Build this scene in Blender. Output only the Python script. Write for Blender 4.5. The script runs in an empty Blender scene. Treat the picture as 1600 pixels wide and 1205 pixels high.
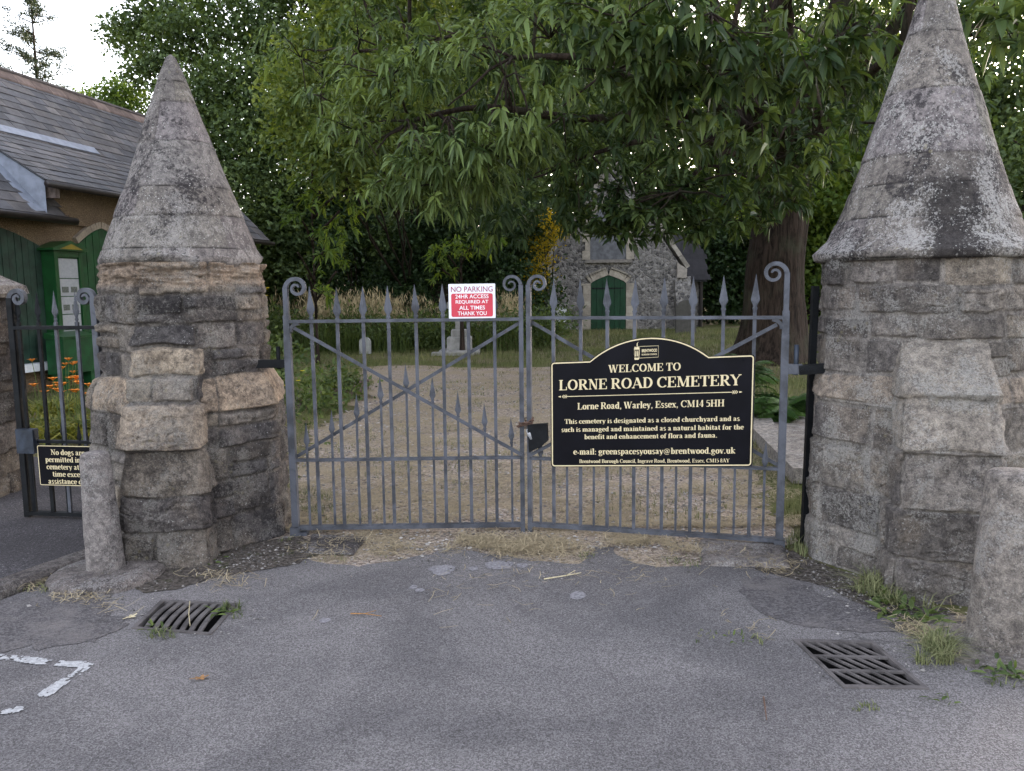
import bpy, math, random
import numpy as np
from mathutils import Vector, Matrix
from mathutils.geometry import tessellate_polygon

R = math.radians
scene = bpy.context.scene
COL = scene.collection

# ------------------------------------------------------------------ camera
F_PX, CX, CY = 1250.0, 800.0, 602.5
PITCH, ROLL = R(6.9), R(0.62)
EYE = np.array((0.0, 0.0, 1.6))
_f = np.array((0, math.cos(PITCH), -math.sin(PITCH)))
_r0 = np.array((1.0, 0, 0))
_u0 = np.array((0, math.sin(PITCH), math.cos(PITCH)))
CAM_R = _r0 * math.cos(ROLL) - _u0 * math.sin(ROLL)
CAM_U = _u0 * math.cos(ROLL) + _r0 * math.sin(ROLL)
cd = bpy.data.cameras.new("camera")
cd.sensor_width = 36.0
cd.lens = 36.0 * F_PX / 1600.0
cd.clip_start, cd.clip_end = 0.05, 2000.0
cam = bpy.data.objects.new("camera", cd)
COL.objects.link(cam)
m = Matrix.Identity(4)
for i in range(3):
    m[i][0], m[i][1], m[i][2], m[i][3] = CAM_R[i], CAM_U[i], -_f[i], EYE[i]
cam.matrix_world = m
scene.camera = cam

# ------------------------------------------------------------------ light
SUN_AZ, SUN_EL = R(34.0), R(9.0)
world = bpy.data.worlds.new("World")
scene.world = world
world.use_nodes = True
wn = world.node_tree
wn.nodes.clear()
sky = wn.nodes.new("ShaderNodeTexSky")
sky.sky_type = 'NISHITA'
sky.sun_disc = False
sky.sun_elevation = SUN_EL
sky.sun_rotation = SUN_AZ
sky.altitude = 50
sky.air_density = 1.0
sky.dust_density = 2.5
sky.ozone_density = 1.0
bg = wn.nodes.new("ShaderNodeBackground")
bg.inputs[1].default_value = 0.15
wo = wn.nodes.new("ShaderNodeOutputWorld")
hs = wn.nodes.new("ShaderNodeHueSaturation")   # thin white evening cloud takes most of the blue out
hs.inputs["Saturation"].default_value = 0.42
wn.links.new(sky.outputs[0], hs.inputs["Color"])
wb = wn.nodes.new("ShaderNodeMix")
wb.data_type, wb.blend_type = 'RGBA', 'MULTIPLY'
wb.inputs[0].default_value = 1.0
wb.inputs[7].default_value = (1.02, 0.985, 1.015, 1)
wn.links.new(hs.outputs[0], wb.inputs[6])
wn.links.new(wb.outputs[2], bg.inputs[0])
wn.links.new(bg.outputs[0], wo.inputs[0])

sl = bpy.data.lights.new("sun", 'SUN')
sl.energy = 2.0
sl.angle = R(0.5)
sl.color = (1.0, 0.86, 0.66)
sun = bpy.data.objects.new("sun", sl)
COL.objects.link(sun)
S = Vector((math.sin(SUN_AZ) * math.cos(SUN_EL), math.cos(SUN_AZ) * math.cos(SUN_EL), math.sin(SUN_EL)))
sun.rotation_euler = S.to_track_quat('Z', 'Y').to_euler()
sun.location = S * 60

vs = scene.view_settings
scene.display_settings.display_device = 'sRGB'
vs.view_transform = 'Standard'
vs.look = 'None'
vs.exposure = 3.15
vs.gamma = 1.0
scene.cycles.use_denoising = True
scene.cycles.max_bounces = 8
scene.cycles.transparent_max_bounces = 8

# ------------------------------------------------------------------ photo-to-place helpers
def ray(px, py):
    return CAM_R * ((px - CX) / F_PX) - CAM_U * ((py - CY) / F_PX) + _f

def G(px, py, z=0.0):
    d = ray(px, py)
    return EYE + d * ((z - EYE[2]) / d[2])

def at(px, py, Y):
    d = ray(px, py)
    return EYE + d * (Y / d[1])

def on_plane(px, py, P0, n):
    d = ray(px, py)
    return EYE + d * (np.dot(P0 - EYE, n) / np.dot(d, n))

# ------------------------------------------------------------------ objects
ORG = {}

def tag(o, label=None, cat=None, group=None, kind=None):
    if label: o["label"] = label
    if cat: o["category"] = cat
    if group: o["group"] = group
    if kind: o["kind"] = kind
    return o

def thing(name, label, cat, loc, group=None):
    o = bpy.data.objects.new(name, None)
    COL.objects.link(o)
    o.location = [float(v) for v in loc]
    o.empty_display_size = 0.2
    ORG[o.name] = np.array(loc, float)
    return tag(o, label, cat, group)

class MB:
    """collects geometry in world space, then links it as one mesh object"""
    def __init__(self):
        self.V, self.F, self.T, self.n = [], [], [], 0
    def add(self, V, F, tint=None):
        V = np.asarray(V, float).reshape(-1, 3)
        for f in F:
            f = np.asarray(f, np.int64)
            if f.size: self.F.append(f + self.n)
        self.V.append(V)
        if tint is None: tint = (1.0, 1.0, 1.0)
        t = np.asarray(tint, float)
        if t.ndim == 1: t = np.broadcast_to(t, (len(V), 3))
        self.T.append(t)
        self.n += len(V)
        return self
    def build(self, name, mat, parent=None, smooth=False, loc=None, label=None, cat=None, group=None, kind=None, solid=None):
        V = np.concatenate(self.V); T = np.concatenate(self.T)
        if parent is not None: org = ORG[parent.name]
        elif loc is not None: org = np.array(loc, float)
        else: org = np.zeros(3)
        me = bpy.data.meshes.new(name)
        me.vertices.add(len(V))
        me.vertices.foreach_set("co", (V - org).astype(np.float32).ravel())
        tot = [np.full(len(f), f.shape[1], np.int64) for f in self.F]
        lt = np.concatenate(tot)
        lv = np.concatenate([f.ravel() for f in self.F])
        me.loops.add(len(lv))
        me.loops.foreach_set("vertex_index", lv.astype(np.int32))
        me.polygons.add(len(lt))
        st = np.concatenate(([0], np.cumsum(lt)[:-1]))
        me.polygons.foreach_set("loop_start", st.astype(np.int32))
        me.update(calc_edges=True)
        me.polygons.foreach_set("use_smooth", np.full(len(lt), smooth, bool))
        a = me.attributes.new("tint", 'FLOAT_COLOR', 'POINT')
        c = np.ones((len(V), 4), np.float32); c[:, :3] = T
        a.data.foreach_set("color", c.ravel())
        me.materials.append(mat)
        o = bpy.data.objects.new(name, me)
        COL.objects.link(o)
        if parent is not None:
            o.parent = parent
        else:
            o.location = [float(v) for v in org]
        ORG[o.name] = org
        return tag(o, label, cat, group, kind)

# ------------------------------------------------------------------ noise
def _hash(i, seed):
    h = (i[..., 0] * 374761393 + i[..., 1] * 668265263 + i[..., 2] * 2147483647 + seed * 1274126177) & 0xFFFFFFFF
    h = ((h ^ (h >> 13)) * 1274126177) & 0xFFFFFFFF
    h = ((h ^ (h >> 16)) * 2246822519) & 0xFFFFFFFF
    return ((h ^ (h >> 15)) & 0xFFFFFF) / float(0xFFFFFF)

def vnoise(p, seed=0):
    p = np.asarray(p, float)
    i = np.floor(p).astype(np.int64); f = p - i
    f = f * f * (3 - 2 * f)
    out = 0
    for dx in (0, 1):
        wx = f[..., 0] if dx else 1 - f[..., 0]
        for dy in (0, 1):
            wy = f[..., 1] if dy else 1 - f[..., 1]
            for dz in (0, 1):
                wz = f[..., 2] if dz else 1 - f[..., 2]
                out = out + wx * wy * wz * _hash(i + np.array((dx, dy, dz)), seed)
    return out * 2 - 1

def fbm(p, seed=0, oct=4, gain=0.5):
    a, s, out = 1.0, 0.0, 0
    p = np.asarray(p, float)
    for k in range(oct):
        out = out + a * vnoise(p * 2 ** k + k * 17.3, seed + k); s += a; a *= gain
    return out / s

def sstep(a, b, x):
    t = np.clip((x - a) / (b - a), 0, 1)
    return t * t * (3 - 2 * t)

def unit(v):
    v = np.asarray(v, float)
    return v / np.maximum(np.linalg.norm(v, axis=-1, keepdims=True), 1e-9)

# ------------------------------------------------------------------ shapes
def grid_faces(nu, nv, closed_u=False):
    """index [v, u] grid, vertices stored row by row (rows = v)"""
    iu = np.arange(nu if closed_u else nu - 1)
    iv = np.arange(nv - 1)
    a = (iv[:, None] * nu + iu[None, :])
    b = (iv[:, None] * nu + (iu[None, :] + 1) % nu)
    return np.stack((a, b, b + nu, a + nu), -1).reshape(-1, 4)

def box(c, ax, h):
    c = np.asarray(c, float); ax = np.asarray(ax, float)
    V = [c + ax[0] * h[0] * i + ax[1] * h[1] * j + ax[2] * h[2] * k for k in (-1, 1) for j in (-1, 1) for i in (-1, 1)]
    F = [[0, 2, 3, 1], [4, 5, 7, 6], [0, 1, 5, 4], [2, 6, 7, 3], [0, 4, 6, 2], [1, 3, 7, 5]]
    return np.array(V), [np.array(F)]

XYZ = np.eye(3)

def abox(x0, x1, y0, y1, z0, z1):
    return box(((x0 + x1) / 2, (y0 + y1) / 2, (z0 + z1) / 2), XYZ, (abs(x1 - x0) / 2, abs(y1 - y0) / 2, abs(z1 - z0) / 2))

def loft(rings, cap=True):
    rings = np.asarray(rings, float); m_, n_ = rings.shape[:2]
    F = [grid_faces(n_, m_, True)]
    V = rings.reshape(-1, 3)
    if cap:
        V = np.concatenate((V, rings[0].mean(0)[None], rings[-1].mean(0)[None]))
        i = np.arange(n_); j = (i + 1) % n_
        F.append(np.stack((j, i, np.full(n_, m_ * n_)), -1))
        F.append(np.stack((i + (m_ - 1) * n_, j + (m_ - 1) * n_, np.full(n_, m_ * n_ + 1)), -1))
    return V, F

def tube(path, rad, n=8, cap=True):
    path = np.asarray(path, float); m_ = len(path)
    rad = np.broadcast_to(np.asarray(rad, float), (m_,))
    T = unit(np.gradient(path, axis=0))
    ref = np.array((0.0, 0, 1)) if abs(T[0][2]) < 0.9 else np.array((1.0, 0, 0))
    A = unit(np.cross(T, ref)); B = np.cross(T, A)
    a = np.linspace(0, 2 * np.pi, n, endpoint=False)
    rings = path[:, None] + rad[:, None, None] * (np.cos(a)[None, :, None] * A[:, None] + np.sin(a)[None, :, None] * B[:, None])
    return loft(rings, cap)

def sweep(path, side, dep, w, d):
    """rectangular bar along path; side = in-plane normals (m,3), dep = depth direction"""
    path = np.asarray(path, float); w = np.broadcast_to(w, (len(path),)); d = np.broadcast_to(d, (len(path),))
    dep = np.asarray(dep, float)
    r = np.stack([path + side * w[:, None] * i + dep * d[:, None] * j for i, j in ((-1, -1), (1, -1), (1, 1), (-1, 1))], 1)
    return loft(r)

def bar(p, q, w, d, dep):
    p = np.asarray(p, float); q = np.asarray(q, float)
    t = unit(q - p); s = unit(np.cross(t, dep)); dd = np.cross(s, t)
    return sweep(np.array((p, q)), np.array((s, s)), dd, w, d)

def poly_prism(P2, fn, d0, d1):
    """P2: outline in 2d; fn(a, b, d) -> 3d.  Solid plate between depths d0 and d1"""
    n_ = len(P2)
    tris = tessellate_polygon([[Vector((p[0], p[1], 0)) for p in P2]])
    V = np.array([fn(p[0], p[1], d0) for p in P2] + [fn(p[0], p[1], d1) for p in P2])
    t = np.array(tris)
    i = np.arange(n_); j = (i + 1) % n_
    return V, [t, t[:, ::-1] + n_, np.stack((i, j, j + n_, i + n_), -1)]

def flat_poly(P2, z, holes=()):
    loops = [[Vector((float(p[0]), float(p[1]), 0)) for p in L] for L in (P2, *holes)]
    tris = np.array(tessellate_polygon(loops))
    pts = np.array([[p[0], p[1], z] for L in (P2, *holes) for p in L])
    a, b, c = (pts[tris[:, k]] for k in range(3))
    cr = (b[:, 0] - a[:, 0]) * (c[:, 1] - a[:, 1]) - (b[:, 1] - a[:, 1]) * (c[:, 0] - a[:, 0])
    tris[cr < 0] = tris[cr < 0][:, ::-1]
    return pts, [tris]

def ragged(P, step, amp, seed, closed=True):
    """subdivides a closed outline and roughens it"""
    out = []
    P = [np.asarray(p, float)[:2] for p in P]
    for k in range(len(P) if closed else len(P) - 1):
        a, b = P[k], P[(k + 1) % len(P)]
        L = np.linalg.norm(b - a); n_ = max(1, int(L / step))
        nrm = np.array((-(b - a)[1], (b - a)[0])) / max(L, 1e-6)
        for i in range(n_):
            t = i / n_
            p = a + (b - a) * t
            w = fbm(np.array([[p[0] * 2.2, p[1] * 2.2, 0.3]]), seed, 4)[0] + .45 * fbm(np.array([[p[0] * 13, p[1] * 13, 0.3]]), seed + 1, 3)[0]
            out.append(p + nrm * amp * w * 1.6)
    return out
# ------------------------------------------------------------------ materials
class NT:
    def __init__(self, name):
        self.m = bpy.data.materials.new(name); self.m.use_nodes = True
        self.t = self.m.node_tree; self.t.nodes.clear()
        self.out = self.n("ShaderNodeOutputMaterial")
        self.co = self.n("ShaderNodeTexCoord").outputs["Object"]
    def n(self, k, **kw):
        x = self.t.nodes.new(k)
        for a, b in kw.items(): setattr(x, a, b)
        return x
    def put(self, sock, v):
        if isinstance(v, bpy.types.NodeSocket): self.t.links.new(v, sock)
        elif isinstance(v, (tuple, list)) and len(v) == 3 and sock.type == 'RGBA': sock.default_value = (*v, 1)
        else: sock.default_value = v
    def noise(self, scale, detail=4, rough=0.55, co=None, dist=0.0, fac=True):
        x = self.n("ShaderNodeTexNoise"); self.put(x.inputs["Vector"], co or self.co)
        x.inputs["Scale"].default_value = scale; x.inputs["Detail"].default_value = detail
        x.inputs["Roughness"].default_value = rough; x.inputs["Distortion"].default_value = dist
        return x.outputs[0] if fac else x.outputs[1]
    def voro(self, scale, feature='F1', out="Distance", co=None, rnd=1.0):
        x = self.n("ShaderNodeTexVoronoi", feature=feature); self.put(x.inputs["Vector"], co or self.co)
        x.inputs["Scale"].default_value = scale; x.inputs["Randomness"].default_value = rnd
        return x.outputs[out]
    def stretch(self, s, co=None):
        x = self.n("ShaderNodeMapping"); self.put(x.inputs[0], co or self.co); x.inputs["Scale"].default_value = s
        return x.outputs[0]
    def step(self, v, a, b, lo=0.0, hi=1.0):
        x = self.n("ShaderNodeMapRange", interpolation_type='SMOOTHSTEP'); self.put(x.inputs[0], v)
        for k, q in zip((1, 2, 3, 4), (a, b, lo, hi)): x.inputs[k].default_value = q
        return x.outputs[0]
    def math(self, op, a, b=0.0):
        x = self.n("ShaderNodeMath", operation=op); self.put(x.inputs[0], a); self.put(x.inputs[1], b)
        return x.outputs[0]
    def mix(self, f, a, b, mode='MIX'):
        x = self.n("ShaderNodeMix", data_type='RGBA', blend_type=mode)
        self.put(x.inputs[0], f); self.put(x.inputs[6], a); self.put(x.inputs[7], b)
        return x.outputs[2]
    def attr(self, name="tint", out="Color"):
        return self.n("ShaderNodeAttribute", attribute_name=name).outputs[out]
    def bump(self, h, strength=0.5, dist=0.01, normal=None):
        x = self.n("ShaderNodeBump"); self.put(x.inputs["Height"], h)
        x.inputs["Strength"].default_value = strength; x.inputs["Distance"].default_value = dist
        if normal: self.put(x.inputs["Normal"], normal)
        return x.outputs[0]
    def bsdf(self, color, rough=0.8, normal=None, metal=0.0, spec=0.5, **kw):
        x = self.n("ShaderNodeBsdfPrincipled")
        self.put(x.inputs["Base Color"], color); self.put(x.inputs["Roughness"], rough)
        self.put(x.inputs["Metallic"], metal); self.put(x.inputs["Specular IOR Level"], spec)
        if normal: self.put(x.inputs["Normal"], normal)
        for k, v in kw.items(): self.put(x.inputs[k], v)
        return x.outputs[0]
    def done(self, sh):
        self.t.links.new(sh, self.out.inputs[0]); return self.m

M = {}

def stone_mat(name, dark=0.45, lichen=0.35, pale=(0.34, 0.325, 0.30), black=(0.028, 0.025, 0.028), bump=0.95, gain=1.0, grit=.74, warm=.03):
    n = NT(name)
    c = n.mix(1.0, n.attr(), (gain, gain * (1 - warm / 2), gain * (1 - warm)), 'MULTIPLY')
    f1 = n.noise(21, 8, 0.78)
    c = n.mix(n.step(f1, 0.34, 0.66), n.mix(1.0, c, (0.50, 0.49, 0.50), 'MULTIPLY'), n.mix(1.0, c, (1.34, 1.31, 1.27), 'MULTIPLY'))
    big = n.noise(2.3, 5, 0.6, dist=0.4)
    fine = n.noise(34, 6, 0.75)
    k = n.math('ADD', n.math('MULTIPLY', big, 0.55), n.math('MULTIPLY', fine, 0.47))
    c = n.mix(n.step(k, 0.52, 0.60, 0, dark), c, black)
    lw = n.math('ADD', n.math('MULTIPLY', n.noise(3.8, 4, dist=0.6), 0.5), n.math('MULTIPLY', n.noise(60, 5, 0.8), 0.55))
    c = n.mix(n.step(lw, 0.54, 0.60, 0, lichen), c, pale)
    wide = n.noise(1.1, 3)
    c = n.mix(n.step(wide, 0.4, 0.65, 0, 0.45), c, n.mix(1.0, c, (0.62, 0.60, 0.62), 'MULTIPLY'))
    sp = n.math('MULTIPLY', n.step(n.voro(46), 0.10, 0.22, 1, 0), n.step(n.noise(7, 3), 0.48, 0.6))
    c = n.mix(n.math('MULTIPLY', sp, 0.8), c, (0.46, 0.45, 0.43))
    sp2 = n.math('MULTIPLY', n.step(n.voro(105), 0.12, 0.28, 1, 0), n.step(n.noise(13, 3), 0.42, 0.56))
    c = n.mix(n.math('MULTIPLY', sp2, 0.75), c, (0.028, 0.026, 0.028))
    sp3 = n.math('MULTIPLY', n.step(n.voro(23), 0.14, 0.30, 1, 0), n.step(n.noise(4, 3), 0.55, 0.66))
    c = n.mix(n.math('MULTIPLY', sp3, 0.4), c, (0.25, 0.22, 0.13))
    f2 = n.noise(120, 4, 0.85)
    c = n.mix(n.step(f2, 0.38, 0.62), n.mix(1.0, c, (grit, grit, grit), 'MULTIPLY'), n.mix(1.0, c, (2 - grit - .06, 2 - grit - .07, 2 - grit - .08), 'MULTIPLY'))
    h = n.math('ADD', n.math('MULTIPLY', f2, 1.1), n.math('MULTIPLY', f1, 1.9))
    return n.done(n.bsdf(c, 0.93, n.bump(h, bump, 0.018), spec=0.15))

M['stone'] = stone_mat('weathered_stone', 0.55, 0.4, gain=1.35)
M['stone_pale'] = stone_mat('pale_weathered_stone', 0.4, 0.6, (0.40, 0.385, 0.365), gain=1.4)
M['cap'] = stone_mat('lichened_cap_stone', 0.85, 0.5, (0.36, 0.34, 0.325), bump=.55, gain=1.12, grit=.82, warm=.02)
M['cap_black'] = stone_mat('black_stained_cap_stone', 0.85, 0.7, (0.40, 0.385, 0.37), bump=.55, gain=1.22, grit=.82, warm=.02)
M['bollard'] = stone_mat('old_concrete', 0.5, 0.6, (0.36, 0.345, 0.335), bump=.8, gain=1.3)
M['rubble'] = stone_mat('dark_rubble_stone', 0.5, 0.3)

def mat_iron(name, base, rough=0.42, rust=0.2, spec=0.28):
    n = NT(name)
    c = n.mix(n.step(n.noise(6, 5, 0.65, dist=0.5), 0.38, 0.66), base, tuple(v * 0.45 for v in base))
    c = n.mix(n.step(n.noise(75, 4, 0.7), 0.64, 0.72, 0, rust), c, (0.26, 0.27, 0.28))
    c = n.mix(n.step(n.noise(21, 6, 0.75), 0.64, 0.74, 0, rust * 2), c, (0.08, 0.042, 0.025))
    h = n.math('ADD', n.noise(60, 4), n.math('MULTIPLY', n.noise(260, 3), 0.3))
    return n.done(n.bsdf(c, n.step(n.noise(18, 4), 0.3, 0.7, rough, rough + 0.2), n.bump(h, 0.45, 0.004), spec=spec))
M['iron'] = mat_iron('blue_grey_gate_paint', (0.080, 0.085, 0.104), rust=0.35)
M['iron_black'] = mat_iron('black_gate_paint', (0.008, 0.009, 0.011), 0.5, 0.05, 0.14)
M['iron_dark'] = mat_iron('dark_lock_paint', (0.035, 0.045, 0.066), 0.35, 0.1)
M['grate'] = mat_iron('cast_iron_grate', (0.115, 0.102, 0.10), 0.75, 0.5)
M['rust'] = mat_iron('rusty_chain_steel', (0.13, 0.075, 0.055), 0.55, 0.5)
M['steel'] = mat_iron('dull_padlock_steel', (0.42, 0.42, 0.44), 0.3, 0.1)

def plain(name, col, rough=0.6, spec=0.5, vary=0.12, scale=25, bump=0.15, metal=0.0):
    n = NT(name)
    c = n.mix(n.step(n.noise(scale, 5), 0.3, 0.7), tuple(v * (1 - vary) for v in col), tuple(v * (1 + vary) for v in col))
    return n.done(n.bsdf(c, rough, n.bump(n.noise(scale * 4, 4), bump, 0.003), metal, spec))
M['sign_black'] = plain('black_sign_panel', (0.0035, 0.0035, 0.006), 0.45, 0.10, 0.25, 6, 0.02)
M['gold'] = plain('gold_sign_paint', (0.60, 0.50, 0.31), 0.5, 0.4, 0.06, 40, 0.02)
M['sign_white'] = plain('white_sign_plastic', (0.68, 0.68, 0.74), 0.4, 0.5, 0.04, 12, 0.02)
M['sign_red'] = plain('red_sign_print', (0.50, 0.022, 0.05), 0.45, 0.5, 0.08, 12, 0.02)
M['text_red'] = plain('dark_red_lettering', (0.27, 0.015, 0.06), 0.5, 0.4, 0.05, 12, 0.0)
M['text_white'] = plain('white_lettering', (0.75, 0.74, 0.76), 0.5, 0.4, 0.05, 12, 0.0)
M['green_door'] = plain('green_door_paint', (0.005, 0.052, 0.015), 0.5, 0.4, 0.35, 5, 0.2)
M['green_dark'] = plain('faded_dark_green_boards', (0.014, 0.035, 0.024), 0.6, 0.4, 0.4, 5, 0.2)
M['green_board'] = plain('notice_board_green', (0.005, 0.048, 0.011), 0.4, 0.5, 0.2, 8, 0.1)
M['gilt'] = plain('gilt_pediment_paint', (0.20, 0.145, 0.015), 0.45, 0.5, 0.15, 8, 0.1)
M['paper'] = plain('notice_paper', (0.30, 0.31, 0.33), 0.7, 0.3, 0.08, 20, 0.0)
M['paper_grey'] = plain('printed_paper', (0.10, 0.11, 0.10), 0.7, 0.3, 0.5, 60, 0.0)
M['white_paint'] = plain('white_sill_paint', (0.62, 0.64, 0.68), 0.5, 0.4, 0.08, 20, 0.1)
M['lead'] = plain('lead_flashing', (0.20, 0.22, 0.27), 0.6, 0.5, 0.2, 6, 0.2)
M['gutter'] = plain('black_gutter', (0.018, 0.013, 0.012), 0.45, 0.5, 0.3, 10, 0.1)
M['timber'] = plain('weathered_timber', (0.085, 0.066, 0.058), 0.9, 0.2, 0.4, 14, 0.6)
M['pit'] = plain('silted_gully', (0.012, 0.011, 0.011), 0.95, 0.2, 0.4, 30, 0.5)
M['yellow'] = plain('yellow_petals', (0.65, 0.5, 0.01), 0.6, 0.2, 0.2, 30, 0.0)
M['orange'] = plain('orange_petals', (0.60, 0.19, 0.02), 0.6, 0.2, 0.3, 30, 0.0)
M['dead_leaf'] = plain('dry_brown_leaf', (0.26, 0.14, 0.06), 0.8, 0.2, 0.3, 60, 0.2)
M['twig'] = plain('dry_twig', (0.13, 0.08, 0.06), 0.85, 0.2, 0.3, 60, 0.3)
M['straw'] = plain('pale_straw', (0.50, 0.43, 0.28), 0.8, 0.2, 0.2, 60, 0.1)
M['panel'] = plain('weathered_gable_panel', (0.11, 0.112, 0.122), 0.7, 0.3, 0.3, 5, 0.2)

def mat_tint(name, rough=0.85, spec=0.25, vary=0.25, scale=18, bump=0.4, detail=90):
    n = NT(name)
    c = n.mix(n.step(n.noise(scale, 6, 0.65), 0.3, 0.7), n.mix(1.0, n.attr(), (1 - vary,) * 3, 'MULTIPLY'), n.mix(1.0, n.attr(), (1 + vary,) * 3, 'MULTIPLY'))
    return n.done(n.bsdf(c, rough, n.bump(n.noise(detail, 5, 0.7), bump, 0.006), spec=spec))
M['slate'] = mat_tint('roof_slate', 0.65, 0.25, 0.25, 5)
M['flint'] = mat_tint('flint_rubble', 0.75, 0.3, 0.35, 12, 0.8)
M['dressed'] = mat_tint('dressed_limestone', 0.9, 0.2, 0.22, 7, 0.5)
M['brickish'] = mat_tint('ridge_tile', 0.85, 0.2, 0.25, 7)

n = NT('pebble_dash')
v = n.voro(70)
c = n.mix(n.step(n.noise(90, 3), 0.4, 0.65), (0.12, 0.085, 0.055), (0.34, 0.25, 0.165))
c = n.mix(n.step(n.noise(1.6, 4), 0.4, 0.7, 0, 0.5), c, (0.12, 0.09, 0.07))
M['roughcast'] = n.done(n.bsdf(c, 0.95, n.bump(v, 0.9, 0.015), spec=0.15))

n = NT('worn_asphalt')
sp = n.voro(210, out="Color")
spv = n.n("ShaderNodeSeparateColor"); n.put(spv.inputs[0], sp)
c = n.mix(n.step(spv.outputs[0], 0.1, 0.95), (0.080, 0.0745, 0.0735), (0.178, 0.168, 0.170))
c = n.mix(n.step(spv.outputs[1], 0.93, 0.98, 0, 0.5), c, (0.30, 0.285, 0.285))
big = n.noise(0.85, 5, 0.6, dist=0.5)
c = n.mix(n.step(big, 0.38, 0.62), n.mix(1.0, c, (0.82, 0.81, 0.82), 'MULTIPLY'), n.mix(1.0, c, (1.20, 1.18, 1.17), 'MULTIPLY'))
c = n.mix(n.step(n.noise(3.6, 6, 0.7), 0.56, 0.72, 0, 0.5), c, (0.20, 0.185, 0.185))
c = n.mix(n.step(n.noise(2.1, 6, 0.7, dist=1.0), 0.58, 0.72, 0, 0.4), c, (0.075, 0.070, 0.071))
crk = n.voro(0.9, 'DISTANCE_TO_EDGE', co=n.mix(0.12, n.co, n.noise(5, 5, fac=False)))
c = n.mix(n.math('MULTIPLY', n.step(crk, 0.0015, 0.006, 1, 0), n.step(n.noise(0.9, 2), 0.56, 0.68, 0, 0.45)), c, (0.03, 0.028, 0.028))
h = n.math('ADD', n.math('MULTIPLY', n.voro(210), 0.8), n.math('MULTIPLY', n.noise(30, 5), 0.9))
M['asphalt'] = n.done(n.bsdf(c, 0.88, n.bump(h, 0.6, 0.006), spec=0.2))

n = NT('patched_asphalt')
spv = n.n("ShaderNodeSeparateColor"); n.put(spv.inputs[0], n.voro(110, out="Color"))
c = n.mix(n.step(spv.outputs[0], 0.1, 0.95), (0.070, 0.064, 0.066), (0.150, 0.138, 0.140))
c = n.mix(n.step(n.noise(3, 6, 0.7), 0.42, 0.66, 0, 0.8), c, (0.17, 0.152, 0.148))
c = n.mix(n.step(n.noise(14, 5, 0.7), 0.55, 0.7, 0, 0.6), c, (0.05, 0.045, 0.045))
M['patch'] = n.done(n.bsdf(c, 0.9, n.bump(n.math('ADD', n.voro(110), n.noise(22, 5, .7)), 0.8, 0.01), spec=0.2))

n = NT('dark_path_tarmac')
spv = n.n("ShaderNodeSeparateColor"); n.put(spv.inputs[0], n.voro(160, out="Color"))
c = n.mix(n.step(spv.outputs[0], 0.2, 0.95), (0.040, 0.036, 0.038), (0.105, 0.095, 0.10))
c = n.mix(n.step(spv.outputs[1], 0.95, 0.985, 0, 0.7), c, (0.3, 0.28, 0.28))
c = n.mix(n.step(n.noise(2, 5), 0.35, 0.65, 0, 0.5), c, (0.045, 0.04, 0.042))
M['tarmac'] = n.done(n.bsdf(c, 0.9, n.bump(n.voro(160), 0.8, 0.008), spec=0.25))

n = NT('gravel_track')
spv = n.n("ShaderNodeSeparateColor"); n.put(spv.inputs[0], n.voro(60, out="Color"))
c = n.mix(n.step(spv.outputs[0], 0.05, 0.95), (0.165, 0.130, 0.105), (0.42, 0.345, 0.285))
c = n.mix(n.step(spv.outputs[1], 0.93, 0.97, 0, 0.7), c, (0.42, 0.40, 0.38))
c = n.mix(n.step(n.noise(1.6, 7, 0.75), 0.42, 0.58, 0, 0.8), c, n.mix(n.noise(120, 3), (0.15, 0.118, 0.072), (0.42, 0.34, 0.23)))
c = n.mix(n.step(n.noise(2.2, 6, 0.75), 0.58, 0.68, 0, 0.55), c, (0.09, 0.095, 0.045))
M['gravel'] = n.done(n.bsdf(c, 0.95, n.bump(n.math('ADD', n.voro(60), n.noise(25, 4)), 0.9, 0.02), spec=0.15))

n = NT('earth_and_dry_grass')
c = n.mix(n.step(n.noise(60, 5, 0.7), 0.35, 0.65), (0.075, 0.060, 0.042), (0.23, 0.185, 0.12))
c = n.mix(n.step(n.noise(0.55, 6, 0.65), 0.40, 0.58), c, n.mix(n.noise(70, 4), (0.045, 0.062, 0.016), (0.15, 0.155, 0.055)))
M['earth'] = n.done(n.bsdf(c, 0.95, n.bump(n.noise(50, 5, 0.7), 0.9, 0.03), spec=0.1))

n = NT('soil_and_moss')
c = n.mix(n.step(n.noise(40, 5, 0.7), 0.35, 0.65), (0.050, 0.043, 0.038), (0.15, 0.128, 0.112))
c = n.mix(n.step(n.noise(9, 5, 0.7), 0.55, 0.66, 0, 0.6), c, (0.05, 0.06, 0.02))
c = n.mix(n.step(n.voro(45), 0.12, 0.2, 0.7, 0), c, (0.22, 0.20, 0.18))
M['soil'] = n.done(n.bsdf(c, 0.95, n.bump(n.math('ADD', n.noise(35, 6, 0.75), n.math('MULTIPLY', n.voro(40), 0.6)), 1.0, 0.03), spec=0.1))

n = NT('worn_road_paint')
c = n.mix(n.step(n.noise(50, 5, 0.7), 0.4, 0.7), (0.46, 0.455, 0.46), (0.27, 0.265, 0.27))
M['road_paint'] = n.done(n.bsdf(c, 0.8, n.bump(n.voro(135), 0.7, 0.006), spec=0.3))

n = NT('deeply_furrowed_bark')
co = n.stretch((5.0, 5.0, 0.7))
h = n.noise(3.2, 7, 0.7, co=co, dist=0.6)
c = n.mix(n.step(h, 0.3, 0.7), (0.009, 0.0065, 0.005), (0.055, 0.039, 0.031))
c = n.mix(n.step(n.noise(1.4, 4), 0.5, 0.7, 0, 0.45), c, (0.065, 0.070, 0.045))
M['bark'] = n.done(n.bsdf(c, 0.95, n.bump(h, 1.0, 0.06), spec=0.15))

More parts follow.
